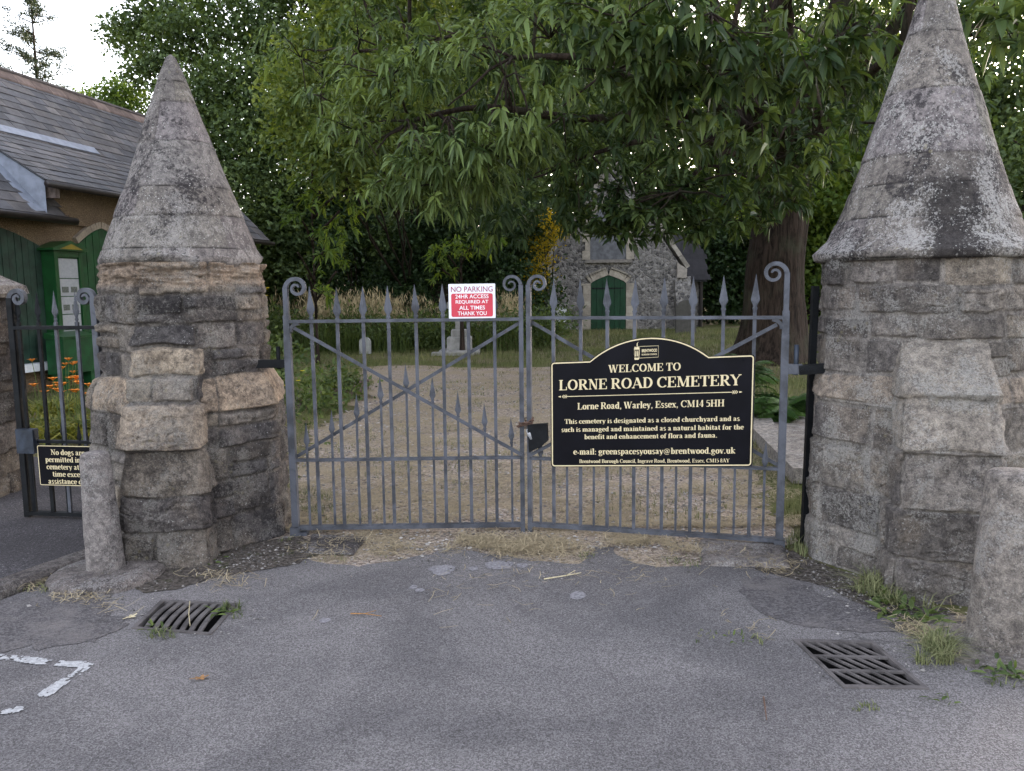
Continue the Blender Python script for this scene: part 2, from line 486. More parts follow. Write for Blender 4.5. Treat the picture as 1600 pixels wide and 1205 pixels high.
def leaf_mat(name, a, b, trans=0.22, rough=0.5, tcol=1.8, spec=0.25):
    n = NT(name)
    t = n.n("ShaderNodeSeparateColor"); n.put(t.inputs[0], n.attr())
    c = n.mix(t.outputs[0], a, b)
    c = n.mix(n.step(n.noise(1.1, 3), 0.35, 0.7, 0, 0.4), c, n.mix(1.0, c, (1.25, 1.15, 0.6), 'MULTIPLY'))
    p = n.bsdf(c, rough, spec=spec)
    tr = n.n("ShaderNodeBsdfTranslucent")
    n.put(tr.inputs[0], n.mix(1.0, c, (tcol * 1.25, tcol * 1.15, tcol * 0.45), 'MULTIPLY'))
    mx = n.n("ShaderNodeMixShader"); mx.inputs[0].default_value = trans
    n.t.links.new(p, mx.inputs[1]); n.t.links.new(tr.outputs[0], mx.inputs[2])
    return n.done(mx.outputs[0])
M['chestnut'] = leaf_mat('chestnut_leaves', (0.018, 0.036, 0.012), (0.130, 0.185, 0.066))
M['oak'] = leaf_mat('oak_leaves', (0.028, 0.050, 0.018), (0.105, 0.150, 0.058), rough=0.6)
M['bright'] = leaf_mat('fresh_green_leaves', (0.045, 0.085, 0.018), (0.12, 0.17, 0.035), rough=0.6, trans=0.38)
M['fresh'] = leaf_mat('light_lime_leaves', (0.045, 0.075, 0.018), (0.165, 0.205, 0.060), rough=0.6, trans=0.3)
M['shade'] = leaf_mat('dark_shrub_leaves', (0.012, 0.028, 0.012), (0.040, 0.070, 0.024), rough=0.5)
M['conifer'] = leaf_mat('pine_needles', (0.012, 0.022, 0.013), (0.035, 0.050, 0.026), trans=0.1, rough=0.7)
M['weed'] = leaf_mat('weed_leaves', (0.036, 0.060, 0.020), (0.095, 0.13, 0.040), rough=0.6)
M['golden'] = leaf_mat('golden_shrub_leaves', (0.16, 0.13, 0.01), (0.36, 0.26, 0.012), rough=0.6, trans=0.4)
M['fern'] = leaf_mat('fern_fronds', (0.020, 0.055, 0.016), (0.060, 0.110, 0.030), rough=0.5)
M['strap'] = leaf_mat('strap_leaves', (0.06, 0.085, 0.02), (0.20, 0.19, 0.045), rough=0.55)

def blade_mat(name, a, b):
    n = NT(name)
    t = n.n("ShaderNodeSeparateColor"); n.put(t.inputs[0], n.attr())
    c = n.mix(t.outputs[0], a, b)
    return n.done(n.bsdf(c, 0.8, spec=0.15))
M['dry'] = blade_mat('dry_grass_blades', (0.17, 0.14, 0.07), (0.42, 0.34, 0.20))
M['lawn'] = blade_mat('lawn_blades', (0.055, 0.072, 0.022), (0.21, 0.20, 0.085))
M['clip'] = blade_mat('cut_grass_straws', (0.16, 0.125, 0.075), (0.45, 0.37, 0.24))
M['tuft'] = blade_mat('tuft_blades', (0.045, 0.068, 0.022), (0.22, 0.22, 0.11))
# ------------------------------------------------------------------ setting: ground, road, pavement, track
def quad_hole(pts):
    return [G(*p)[:2] for p in pts]
GRATE_L = quad_hole([(205, 983), (252, 938), (372, 944), (330, 993)])
GRATE_R = quad_hole([(1238, 1000), (1318, 1076), (1452, 1078), (1364, 1003)])
HOLES = (GRATE_L, GRATE_R)

g = MB(); g.add(*flat_poly([(-300, -200), (300, -200), (300, 400), (-300, 400)], -0.010, HOLES))
g.build('ground', M['earth'], kind='structure')

edge = [(1700, 1030), (1600, 1012), (1500, 978), (1420, 950), (1330, 915), (1275, 885), (1232, 858), (1180, 852), (1110, 850), (1098, 884), (1030, 884), (985, 878),
        (962, 853), (928, 853), (905, 878), (830, 877), (770, 868), (700, 858), (655, 868), (560, 886), (490, 880), (440, 862), (330, 892), (235, 905), (150, 900), (104, 895)]
top = ragged([(7, 3.5)] + [G(*p) for p in edge], 0.04, 0.05, 5, closed=False)
kerb_a, kerb_b = G(104, 897)[:2], G(0, 936)[:2]
kd = unit(kerb_b - kerb_a)
road_out = [(-14, -14), (14, -14), (14, 3.0)] + [tuple(p) for p in top] + [tuple(kerb_a + kd * 12)]
r_ = MB(); r_.add(*flat_poly(road_out, 0.0, HOLES))
r_.build('road', M['asphalt'], kind='structure')

kn = np.array((kd[1], -kd[0]))
if kn[1] < 0: kn = -kn
# kerb of separate worn stones
kb = MB(); s = -0.75; rr = random.Random(3)
while s < 11:
    L = rr.uniform(0.62, 0.92)
    c = kerb_a + kd * (s + L / 2) + kn * 0.07
    cs = [(-L / 2 + .006, 0.0), (L / 2 - .006, 0.0)]
    prof = [(-0.07, -0.05), (-0.066, 0.035), (-0.045, 0.058), (0.07, 0.060), (0.07, -0.05)]
    rings = []
    for t in np.linspace(-L / 2 + .005, L / 2 - .005, 7):
        w = fbm(np.array([[s + t, 0.2, 3.0]]) * 4, 8, 3)[0] * 0.012
        rings.append([np.array((*(c + kd * t + kn * (a + w)), b + w * .5)) for a, b in prof])
    kb.add(*loft(rings), (0.16, 0.145, 0.14)); s += L
kb.build('kerb', M['stone'], kind='structure')
pv = [kerb_a + kn * 0.14 - kd * 0.1, kerb_a + kn * 0.14 + kd * 12, (-14, 12), (-3.9, 7.2), (-2.4, 6.4), (-2.2, 5.0)]
p_ = MB(); p_.add(*flat_poly([tuple(q) for q in pv], 0.055))
p_.build('pavement', M['tarmac'], kind='structure')

trk = [(425, 872), (470, 905), (600, 905), (830, 900), (1000, 905), (1240, 900), (1215, 790), (1160, 720), (1080, 655), (985, 606), (915, 580), (860, 573), (760, 576), (640, 570), (560, 574), (585, 600), (575, 618), (510, 655), (472, 690)]
t_ = MB(); t_.add(*flat_poly(ragged([G(*p) for p in trk], 0.06, 0.22, 12), -0.005))
t_.build('path', M['gravel'], kind='structure')

def patch(pts, z, seed, amp, mat, name, kind='structure', hole=None):
    q = MB(); q.add(*flat_poly(ragged([G(*p) for p in pts], 0.03, amp, seed), z, hole or ())); return q.build(name, mat, kind=kind)
patch([(190, 900), (330, 862), (470, 838), (505, 858), (470, 882), (380, 898), (300, 912), (235, 925)], 0.004, 31, 0.045, M['soil'], 'ground_soil')
patch([(1235, 862), (1290, 880), (1420, 930), (1560, 985), (1510, 1000), (1440, 985), (1365, 960), (1290, 915), (1180, 890)], 0.004, 32, 0.05, M['soil'], 'ground_soil')
patch([(1150, 900), (1240, 900), (1335, 938), (1425, 968), (1400, 985), (1250, 984), (1190, 958), (1150, 928)], 0.003, 33, 0.07, M['patch'], 'road_patch')
patch([(0, 940), (120, 930), (210, 975), (150, 1010), (0, 1015), (-200, 1000)], 0.003, 34, 0.12, M['patch'], 'road_patch')

# stone sills under the gate
def slab(pts, z0, z1, name, tint, mat, seed):
    P = [G(*p)[:2] for p in pts]
    nu = nv = 26
    u, v = np.meshgrid(np.linspace(0, 1, nu), np.linspace(0, 1, nv))
    u, v = u.ravel()[:, None], v.ravel()[:, None]
    B = (1 - u) * (1 - v) * P[0] + u * (1 - v) * P[1] + u * v * P[2] + (1 - u) * v * P[3]
    e = np.minimum.reduce([u, 1 - u, v, 1 - v])[:, 0]
    w = fbm(np.c_[B * 9, np.zeros(len(B))], seed, 5)
    z = z0 + (z1 - z0) * sstep(0, 0.05, e) + w * 0.006
    B = B + (0.012 * fbm(np.c_[B * 6, np.ones(len(B))], seed + 3, 3))[:, None]
    q = MB(); q.add(np.c_[B, z], [grid_faces(nu, nv)], tint)
    return q.build(name, mat, smooth=True)
o = slab([(1096, 884), (1236, 890), (1226, 852), (1090, 846)], 0.0, 0.024, 'gate_sill', (0.17, 0.155, 0.15), M['bollard'], 3)
tag(o, 'pale worn stone slab set in the ground under the hinge of the gate with the welcome sign', 'stone slab')
o = slab([(476, 866), (552, 868), (574, 842), (484, 838)], 0.0, 0.02, 'gate_sill', (0.10, 0.092, 0.092), M['bollard'], 9)
tag(o, 'dark grey stone slab set in the ground below the gate with the red and white sign', 'stone slab')

# worn white paint on the road
def paint(name, pts, width, seed, thr=0.0):
    q = MB(); P = [G(*p)[:2] for p in pts]; cells = []
    c = 0.007
    x0, y0 = np.min(P, 0) - width; x1, y1 = np.max(P, 0) + width
    X, Y = np.meshgrid(np.arange(x0, x1, c), np.arange(y0, y1, c))
    pt = np.c_[X.ravel(), Y.ravel()]; dmin = np.full(len(pt), 9.0)
    for a, b in zip(P[:-1], P[1:]):
        t = np.clip(((pt - a) @ (b - a)) / np.dot(b - a, b - a), 0, 1)
        dmin = np.minimum(dmin, np.linalg.norm(pt - (a + t[:, None] * (b - a)), axis=1))
    w = fbm(np.c_[pt * 9, np.zeros(len(pt))], seed, 5)
    w2 = fbm(np.c_[pt * 60, np.zeros(len(pt))], seed + 5, 3)
    keep = pt[(dmin < width * (0.5 + 0.3 * w)) & (w2 + w * 0.7 > thr - 0.5)]
    h = c / 2 * 1.02
    V = np.stack([np.c_[keep + np.array(s_) * h, np.full(len(keep), 0.0045)] for s_ in ((-1, -1), (1, -1), (1, 1), (-1, 1))], 1).reshape(-1, 3)
    q.add(V, [np.arange(len(V)).reshape(-1, 4)])
    return q.build(name, M['road_paint'], kind='structure')
paint('road_marking', [(-60, 1022), (20, 1030), (136, 1042), (74, 1084)], 0.055, 4, 0.12)
paint('road_marking', [(-40, 1128), (26, 1110)], 0.055, 6, 0.2)
# pale dried splashes on the asphalt
q = MB()
for px, py, rx, ry in ((690, 890, .075, .05), (740, 889, .03, .025), (780, 884, .085, .05), (816, 884, .035, .025), (902, 931, .042, .035), (646, 918, .02, .02), (656, 923, .025, .018), (508, 970, .025, .02), (690, 896, .05, .03)):
    c = G(px, py)
    a = np.linspace(0, 2 * np.pi, 40, endpoint=False)
    rr_ = 1 + 0.28 * fbm(np.c_[np.cos(a) * 1.5, np.sin(a) * 1.5, np.full(40, px)], 2, 3)
    q.add(*flat_poly([(c[0] + math.cos(t) * rx * k, c[1] + math.sin(t) * ry * k * 1.5) for t, k in zip(a, rr_)], 0.003 + (0.0007 if px == 690 and py == 896 else 0)))
M['splash'] = plain('dried_splash', (0.20, 0.19, 0.20), 0.9, 0.2, 0.35, 60, 0.4)
q.build('road_splash', M['splash'], kind='structure')

# ------------------------------------------------------------------ masonry
PAL = [(0.135, 0.124, 0.118), (0.100, 0.092, 0.091), (0.170, 0.154, 0.140), (0.082, 0.077, 0.078), (0.120, 0.111, 0.109), (0.200, 0.175, 0.148), (0.090, 0.085, 0.087)]
PAL_PALE = [(0.150, 0.138, 0.130), (0.120, 0.111, 0.107), (0.190, 0.175, 0.162), (0.100, 0.093, 0.091), (0.165, 0.152, 0.143), (0.225, 0.20, 0.172)]
SAND = (0.33, 0.265, 0.205)

def ridged(p, seed, oct=4):
    a, s_, out = 1.0, 0.0, 0
    for k in range(oct):
        out = out + a * (1 - 2 * np.abs(vnoise(p * 2 ** k + k * 13.7, seed + k))); s_ += a; a *= 0.5
    return out / s_

def masonry(u, v, Lu, courses, seed, wmin=0.2, wmax=0.42, pal=PAL, joint=0.010, relief=0.014, rough=0.016, closed=True, special=None, warp=0.022, split=0.3, shrink=.018, mort=(0.125, 0.112, 0.104)):
    """height, tint and mortar mask of rough rock-faced stone at (u, v) metres"""
    rr = random.Random(seed)
    p = np.c_[u * 2.6, v * 2.6, np.full(len(u), seed * 0.37)]
    vw = v + warp * fbm(p, seed, 4); uw = u + warp * 1.2 * fbm(p + 9.1, seed + 1, 4)
    H = np.zeros(len(u)); C = np.zeros((len(u), 3)); Mo = np.zeros(len(u))
    for k in range(len(courses) - 1):
        z0, z1 = courses[k], courses[k + 1]
        m_ = (vw >= z0) & (vw < z1)
        if k == 0: m_ |= vw < z0
        if k == len(courses) - 2: m_ |= vw >= z1
        sp_ = special.get(k) if special else None
        js = [0.0]
        while js[-1] < Lu - wmin * 1.2: js.append(js[-1] + rr.uniform(wmin, wmax) * (1.5 if sp_ else rr.choice((.7, 1, 1, 1.3))))
        js[-1] = Lu
        if len(js) < 2 or (sp_ and not closed): js = [0.0, Lu]
        off = rr.uniform(0, wmax) if closed else 0.0
        uu = uw[m_] - off; vv = vw[m_]
        uu = uu % Lu if closed else np.clip(uu, 0, Lu - 1e-6)
        b = np.clip(np.searchsorted(js, uu, side='right') - 1, 0, len(js) - 2)
        ja = np.array(js); lo, hi = ja[b], ja[b + 1]
        nb = len(js) - 1
        # some stones are two thin ones laid on top of each other
        cut = np.array([z0 + (z1 - z0) * rr.uniform(.35, .65) if (rr.random() < split and not sp_) else 9e9 for _ in range(nb)])
        upper = vv > cut[b]
        zl = np.where(upper, cut[b], z0); zh = np.where(upper, z1, np.minimum(cut[b], z1))
        blk = b + nb * upper; n2 = nb * 2
        rnd = lambda a_, b_: np.array([rr.uniform(a_, b_) for _ in range(n2)])
        sl, sr, sb, st_ = rnd(-.004, shrink), rnd(-.004, shrink), rnd(-.004, shrink * .8), rnd(-.004, shrink * .8)
        du = np.minimum(uu - lo - sl[blk], hi - uu - sr[blk]); dv = np.minimum(vv - zl - sb[blk], zh - vv - st_[blk])
        R_ = 0.016
        ix, iy = R_ - np.minimum(du, R_), R_ - np.minimum(dv, R_)
        e = R_ - np.sqrt(ix * ix + iy * iy)          # rounded corners
        cols = np.array([pal[rr.randrange(len(pal))] for _ in range(n2)]) * rnd(.68, 1.32)[:, None]
        prot = rnd(-.6, 1.0); gu = rnd(-1, 1); gv = rnd(-1, 1)
        if sp_: cols = np.array([sp_] * n2) * rnd(.82, 1.12)[:, None]
        q3 = np.c_[uu * 6, vv * 6, blk * 3.7 + k * 11.3]
        e = e + .006 * fbm(q3 * 3, seed + 9, 3)
        r_ = sstep(-joint * .2, joint * 1.05, e)
        mid = (uu - (lo + hi) / 2) / np.maximum(hi - lo, .05)
        face = rough * (1.1 * ridged(q3 * .8, seed + 5, 4) + .9 * fbm(q3 * 1.7, seed + 6, 4, .6))
        crk = np.abs(fbm(np.c_[uu * 3, vv * 13, blk * 1.3], seed + 8, 3)); face -= .010 * (1 - sstep(.0, .035, crk)) * (prot[blk] > .2)
        h = r_ * (relief * (.8 + .6 * prot[blk]) + .026 * gu[blk] * mid + .020 * gv[blk] * (vv - (zl + zh) / 2) / np.maximum(zh - zl, .05) + face) + (1 - r_) * (relief * .22 + .008 * fbm(q3 * 2.5, seed + 3, 3))
        H[m_] = h
        tint = cols[blk] * (1 + .40 * fbm(q3 * .8, seed + 7, 4))[:, None]
        wear = sstep(.05, .45, fbm(q3 * .55 + 5, seed + 12, 4))[:, None] * (.3 if sp_ else .45)     # fresher, sandier faces where the skin has spalled
        tint = tint * (1 - wear) + wear * (np.array((.225, .19, .155)) if not sp_ else np.array((.17, .15, .135)))
        mo = 1 - sstep(-joint * .1, joint * .7, e)
        mc = np.array(mort) * (1 + .5 * fbm(q3 * .4, seed + 10, 3))[:, None]
        C[m_] = tint * (1 - mo[:, None]) + mc * mo[:, None]
        Mo[m_] = mo
    return H, np.clip(C, 0.02, 0.8), Mo

def octagon(th, a):
    q = ((th + math.pi / 8) % (math.pi / 4)) - math.pi / 8
    return np.minimum(a / np.cos(q), a * 1.06)

def pillar(name, label, c, face, zc, apo_up, apo_lo, ztop, z_cap0, cap_prof, seed, butt, capmat, cap_joints, broken=False, up_c=None, lo_c=None, group=None, sand=SAND, mkw={}, mat='stone'):
    """c centre, face = heading of the buttress; zc = (bottom, top) of the sloping sandstone course"""
    t = thing(name, label, 'gate pillar', (c[0], c[1], 0), group)
    th0 = math.atan2(face[1], face[0])
    # --- shaft
    Lu = 2 * math.pi * apo_lo; nu = int(Lu / 0.0062); zz = np.arange(-0.06, ztop + 0.005, 0.0062); nv = len(zz)
    th = np.linspace(0, 2 * math.pi, nu, endpoint=False)
    TH, ZZ = np.meshgrid(th, zz); TH = TH.ravel(); ZZ = ZZ.ravel()
    ap = np.interp(ZZ, [0, zc[0] - 0.005, zc[0], zc[0] + .09, zc[1] + 0.0, zc[1] + 0.02, ztop], [apo_lo * 1.015, apo_lo - 0.005, apo_lo + 0.006, apo_lo - 0.012, apo_up + 0.012, apo_up, apo_up])
    courses = [-0.1] + lo_c + [zc[0], zc[1]] + up_c + [ztop + 0.05]
    kk = courses.index(zc[0])
    H, C, Mo = masonry(TH * apo_lo, ZZ, Lu, courses, seed, special={kk: sand}, **mkw)
    r = octagon(TH, ap) + H - 0.012
    r += 0.02 * sstep(0.10, -0.02, ZZ) * (1 + fbm(np.c_[np.cos(TH) * 3, np.sin(TH) * 3, ZZ * 3], seed + 2, 3))
    if broken:    # eroded bed of layered stone under the cap
        k = sstep(ztop - 0.17, ztop - 0.12, ZZ + 0.02 * fbm(np.c_[np.cos(TH) * 3, np.sin(TH) * 3, ZZ * 0], seed + 4, 3))
        lay = fbm(np.c_[np.cos(TH) * 2.2, np.sin(TH) * 2.2, ZZ * 34], seed + 3, 5, 0.6)
        r += k * (0.045 * lay - 0.012)
        C = C * (1 - k[:, None]) + k[:, None] * (np.array((0.33, 0.265, 0.21)) * (0.85 + 0.6 * lay[:, None]))
    q = MB(); A = TH + th0
    q.add(np.c_[c[0] + r * np.cos(A), c[1] + r * np.sin(A), ZZ], [grid_faces(nu, nv, True)], np.clip(C, .02, .8))
    q.build('shaft', M[mat], t, smooth=True)
    # --- buttress
    f = np.array((math.cos(th0), math.sin(th0))); s = np.array((-f[1], f[0]))
    D = 0.5; w = butt['w']; z1 = butt['top']
    zz = np.arange(-0.06, z1, 0.006); nz = len(zz)
    uu = np.arange(0, 2 * D + w[0], 0.006); nu = len(uu)
    UU, ZZ = np.meshgrid(uu, zz); UU = UU.ravel(); ZZ = ZZ.ravel()
    dist = np.interp(ZZ, butt['z'], butt['d']); wid = np.interp(ZZ, [0, z1], w)
    courses = butt['courses']
    H, C, Mo = masonry(UU, ZZ, 2 * D + w[0], courses, seed + 50, butt.get('wmin', 0.33), 0.62, closed=False, special=butt.get('special'), relief=0.020, rough=0.020, warp=0.03, split=0.0, **{k_: v_ for k_, v_ in mkw.items() if k_ in ('pal', 'mort', 'joint')})
    # one stone on the face in most courses: put the joints on the arrises
    side_t = np.clip(UU / D, 0, 1); side_b = np.clip((2 * D + w[0] - UU) / D, 0, 1)
    fx = np.clip((UU - D) / w[0], 0, 1)
    fwd = dist * np.minimum(1, np.minimum(side_t, side_b)); back = (UU < D) | (UU > D + w[0])
    fwd = np.where(back, (apo_up - 0.25) + (dist - apo_up + 0.25) * np.minimum(side_t, side_b), dist)
    lat = (fx - 0.5) * wid
    corner = np.minimum(np.abs(UU - D), np.abs(UU - D - w[0]))
    rnd = 0.012 * (1 - sstep(0, 0.03, corner))
    fw = fwd + np.where(back, 0, H - 0.012) - rnd
    la = lat + np.where(back, np.where(UU < D, -(H - .012), H - .012), 0) + np.where(UU < D + w[0] / 2, rnd, -rnd) * 0.8
    q = MB()
    q.add(np.c_[c[0] + f[0] * fw + s[0] * la, c[1] + f[1] * fw + s[1] * la, ZZ], [grid_faces(nu, nz)], C)
    q.build('buttress', M[mat], t, smooth=True)
    # --- conical cap
    pz, pr = zip(*cap_prof)
    nth = 420; rows = np.concatenate((np.linspace(z_cap0, z_cap0 + 0.07, 9)[:-1], np.arange(z_cap0 + 0.07, pz[-1], 0.009), [pz[-1]]))
    th = np.linspace(0, 2 * math.pi, nth, endpoint=False)
    TH, ZZ = np.meshgrid(th, rows); TH = TH.ravel(); ZZ = ZZ.ravel()
    r = np.interp(ZZ, pz, pr)
    cx_, sy_ = np.cos(TH), np.sin(TH)
    P3 = np.c_[cx_ * r, sy_ * r, ZZ]
    r = r + np.minimum(1, r * 4) * (0.006 * fbm(P3 * 7, seed + 11, 5, .55) + 0.010 * fbm(P3 * 2.1, seed + 12, 2)) * (1.0 if broken else .5)
    zj = ZZ + 0.010 * fbm(np.c_[cx_ * 1.2, sy_ * 1.2, ZZ * 0], seed + 13, 3)
    C = np.ones((len(ZZ), 3)) * np.array((0.172, 0.164, 0.164))
    ring = np.zeros(len(ZZ)); last = -9
    rr = random.Random(seed + 14); edges = [-9] + list(cap_joints) + [99]
    for k in range(len(edges) - 1):
        m_ = (zj >= edges[k]) & (zj < edges[k + 1])
        nblk = rr.choice((2, 3, 3)); ph = rr.uniform(0, 6.28)
        b = np.floor(((TH[m_] + ph) % (2 * math.pi)) / (2 * math.pi) * nblk).astype(int)
        fr = (((TH[m_] + ph) % (2 * math.pi)) / (2 * math.pi) * nblk) % 1.0
        cb = np.array([[rr.uniform(.9, 1.1)] * 3 for _ in range(nblk)]) * np.array([[1, rr.uniform(.96, 1.0), rr.uniform(.88, 1.0)] for _ in range(nblk)])
        C[m_] *= cb[b]
        off = np.array([rr.uniform(-.004, .004) for _ in range(nblk)]); r[m_] += off[b] * np.minimum(1, r[m_] * 6)
        jd = np.minimum(fr, 1 - fr) * 2 * math.pi * np.maximum(r[m_], .02) / nblk
        jj = 1 - sstep(0.001, 0.006, jd); r[m_] -= jj * 0.002; C[m_] *= (1 - 0.2 * jj)[:, None]
    for j in cap_joints:
        d = np.abs(zj - j); g_ = (1 - sstep(0.001, 0.006, d)) * (0.35 + 0.65 * sstep(-.25, .3, fbm(np.c_[cx_ * 2.5, sy_ * 2.5, ZZ * 0 + j], seed + 15, 3)))
        r -= 0.008 * g_; C *= (1 - 0.85 * g_)[:, None]
    C *= (1 + 0.28 * fbm(P3 * 3.5, seed + 16, 4))[:, None]
    if not broken:
        dth = np.abs((TH + 0.0 + math.pi) % (2 * math.pi) - math.pi - .05)
        st = sstep(.44, .10, dth + .34 * fbm(P3 * 5, seed + 20, 5, .65)) * sstep(2.45, 2.1, ZZ + .25 * fbm(P3 * 4, seed + 21, 4))
        C = C * (1 - .82 * st[:, None]) + .82 * st[:, None] * np.array((.016, .0145, .0165))
    if broken:
        wob = 0.075 * (0.35 + fbm(np.c_[cx_ * 2.1, sy_ * 2.1, ZZ * 0], seed + 17, 4, .6))
        ZZ = ZZ + np.maximum(wob, -0.02) * (1 - sstep(z_cap0, z_cap0 + 0.13, ZZ))
        k = 1 - sstep(z_cap0, z_cap0 + .03, ZZ - wob)
        r -= 0.03 * k * (0.4 + np.abs(fbm(P3 * 5, seed + 18, 4)))
    V = np.c_[c[0] + r * np.cos(TH + th0), c[1] + r * np.sin(TH + th0), ZZ]
    # underside
    und = V[:nth].copy(); und[:, :2] = np.array(c[:2]) + (und[:, :2] - np.array(c[:2])) * 0.6; und[:, 2] -= 0.004
    i = np.arange(nth); j = (i + 1) % nth; b0 = len(V)
    q = MB(); q.add(np.concatenate((V, und)), [grid_faces(nth, len(rows), True), np.stack((j, i, i + b0, j + b0), -1)], np.clip(np.concatenate((C, C[:nth])), .015, .8))
    q.build('cap', capmat, t, smooth=True)
    return t

LC = np.array((-2.145, 5.30)); LF = unit((0.15, -1.0))
z0L = 1.735
pL = pillar('gate_pillar', 'stone gate pillar with a broken eave under its conical cap, left of the gates', LC, LF, (0.875, 1.085), 0.49, 0.575, 1.78, z0L,
   [(z0L, .488), (1.80, .496), (1.87, .468), (2.3, .308), (2.7, .170), (2.96, .080), (3.04, .046), (3.08, .028), (3.10, .005)], 21,
   dict(w=(0.50, 0.36), top=1.40, z=[0, .68, .70, .73, .95, .96, 1.09, 1.10, 1.26, 1.27, 1.40], d=[.80, .76, .80, .79, .685, .65, .635, .59, .575, .545, .50],
        courses=[-0.1, .22, .42, .70, .96, 1.10, 1.27, 1.42], joint=.014, special={3: (0.29, .245, .20), 2: (.215, .19, .165), 5: (.31, .262, .21)}),
   M['cap'], [1.868, 2.07, 2.25, 2.54, 2.79, 2.92], broken=True, lo_c=[0.0, .22, .45, .66], up_c=[1.24, 1.41, 1.585], mkw=dict(mort=(.125, .115, .108), joint=.013), group='pair of conical gate pillars')
RC = np.array((2.395, 4.70)); RF = unit((-0.25, -1.0))
z0R = 1.735
pR = pillar('gate_pillar', 'stone gate pillar with an intact moulded eave and black-stained cap, beside the welcome sign', RC, RF, (0.945, 1.105), 0.53, 0.575, 1.74, z0R,
   [(z0R, .575), (z0R + .012, .592), (z0R + .045, .600), (z0R + .054, .590), (1.86, .520), (2.05, .440), (2.31, .352), (2.64, .250), (2.95, .155), (3.25, .075), (3.45, .025), (3.47, .004)], 47,
   dict(w=(0.56, 0.41), top=1.32, z=[0, .75, .762, .80, 1.008, 1.016, 1.05, 1.29, 1.32], d=[.83, .80, .845, .84, .735, .725, .745, .545, .49],
        courses=[-0.1, .20, .46, .762, 1.02, 1.34], special={3: (0.265, .24, .215), 4: (.25, .228, .205)}, wmin=0.5),
   M['cap_black'], [1.80 - .06, 1.96, 2.14, 2.30, 2.66, 2.98], lo_c=[0.0, .21, .45, .70], up_c=[1.31, 1.44, 1.60], sand=(.275, .235, .20), mat='stone_pale', mkw=dict(pal=PAL_PALE, mort=(.225, .21, .198), split=.12, rough=.012, joint=.009, shrink=.03, wmin=.26, wmax=.52), group='pair of conical gate pillars')
# ------------------------------------------------------------------ iron gates
class Frame:
    """upright plane: s along it, z up, d towards the road"""
    def __init__(self, a, b):
        a = np.array(a[:2]); b = np.array(b[:2])
        self.o = a; self.L = float(np.linalg.norm(b - a)); self.g = (b - a) / self.L
        n_ = np.array((self.g[1], -self.g[0]))
        if n_[1] > 0: n_ = -n_
        self.nrm = n_
        self.n3 = np.array((*n_, 0.0)); self.g3 = np.array((*self.g, 0.0))
    def __call__(self, s, z, d=0.0):
        p = self.o + self.g * s + self.nrm * d
        return np.array((p[0], p[1], z))
    def sz(self, px, py, d=0.0):
        P = on_plane(px, py, self(0, 0, d), self.n3)
        return float(np.dot(P[:2] - self.o, self.g)), float(P[2])

def spear(fr, s, z0, L, hw, dp=0.0, lean=0.0):
    """leaf-shaped arrowhead with a short neck, ridge down the middle"""
    prof = [(0.0, .40, 1.0), (.08, .44, 1.1), (.13, .62, 1.1), (.17, .42, .9), (.22, .50, .85), (.33, .98, .8), (.37, 1.0, .75), (.60, .60, .6), (.85, .24, .4), (1.0, .03, .1)]
    rings = []
    for t, w, th in prof:
        c = fr(s + lean * t, z0 + L * t, dp)
        rings.append([c - fr.g3 * hw * w, c + fr.n3 * 0.007 * th, c + fr.g3 * hw * w, c - fr.n3 * 0.007 * th])
    return loft(rings)

def scroll(fr, s, z0, sign, R0, w0, dep, turns=1.45):
    """post end curling over and into a spiral; sign = side it curls to"""
    pts, side, ws = [], [], []
    cs, cz = s + sign * R0, z0
    n_ = 44
    for i in range(n_):
        t = i / (n_ - 1); a = math.pi - t * turns * 2 * math.pi
        r = R0 * (1 - 0.80 * t ** 0.82)
        # keep the outer contour a smooth spiral about a drifting centre
        x = cs + sign * (r * math.cos(a)) ; z = cz + r * math.sin(a)
        pts.append(fr(x, z)); ws.append(w0 * (1 - 0.55 * t))
    pts = np.array(pts); T = unit(np.gradient(pts, axis=0)); sd = np.cross(T, fr.n3)
    return sweep(pts, sd, fr.n3, np.array(ws), dep)

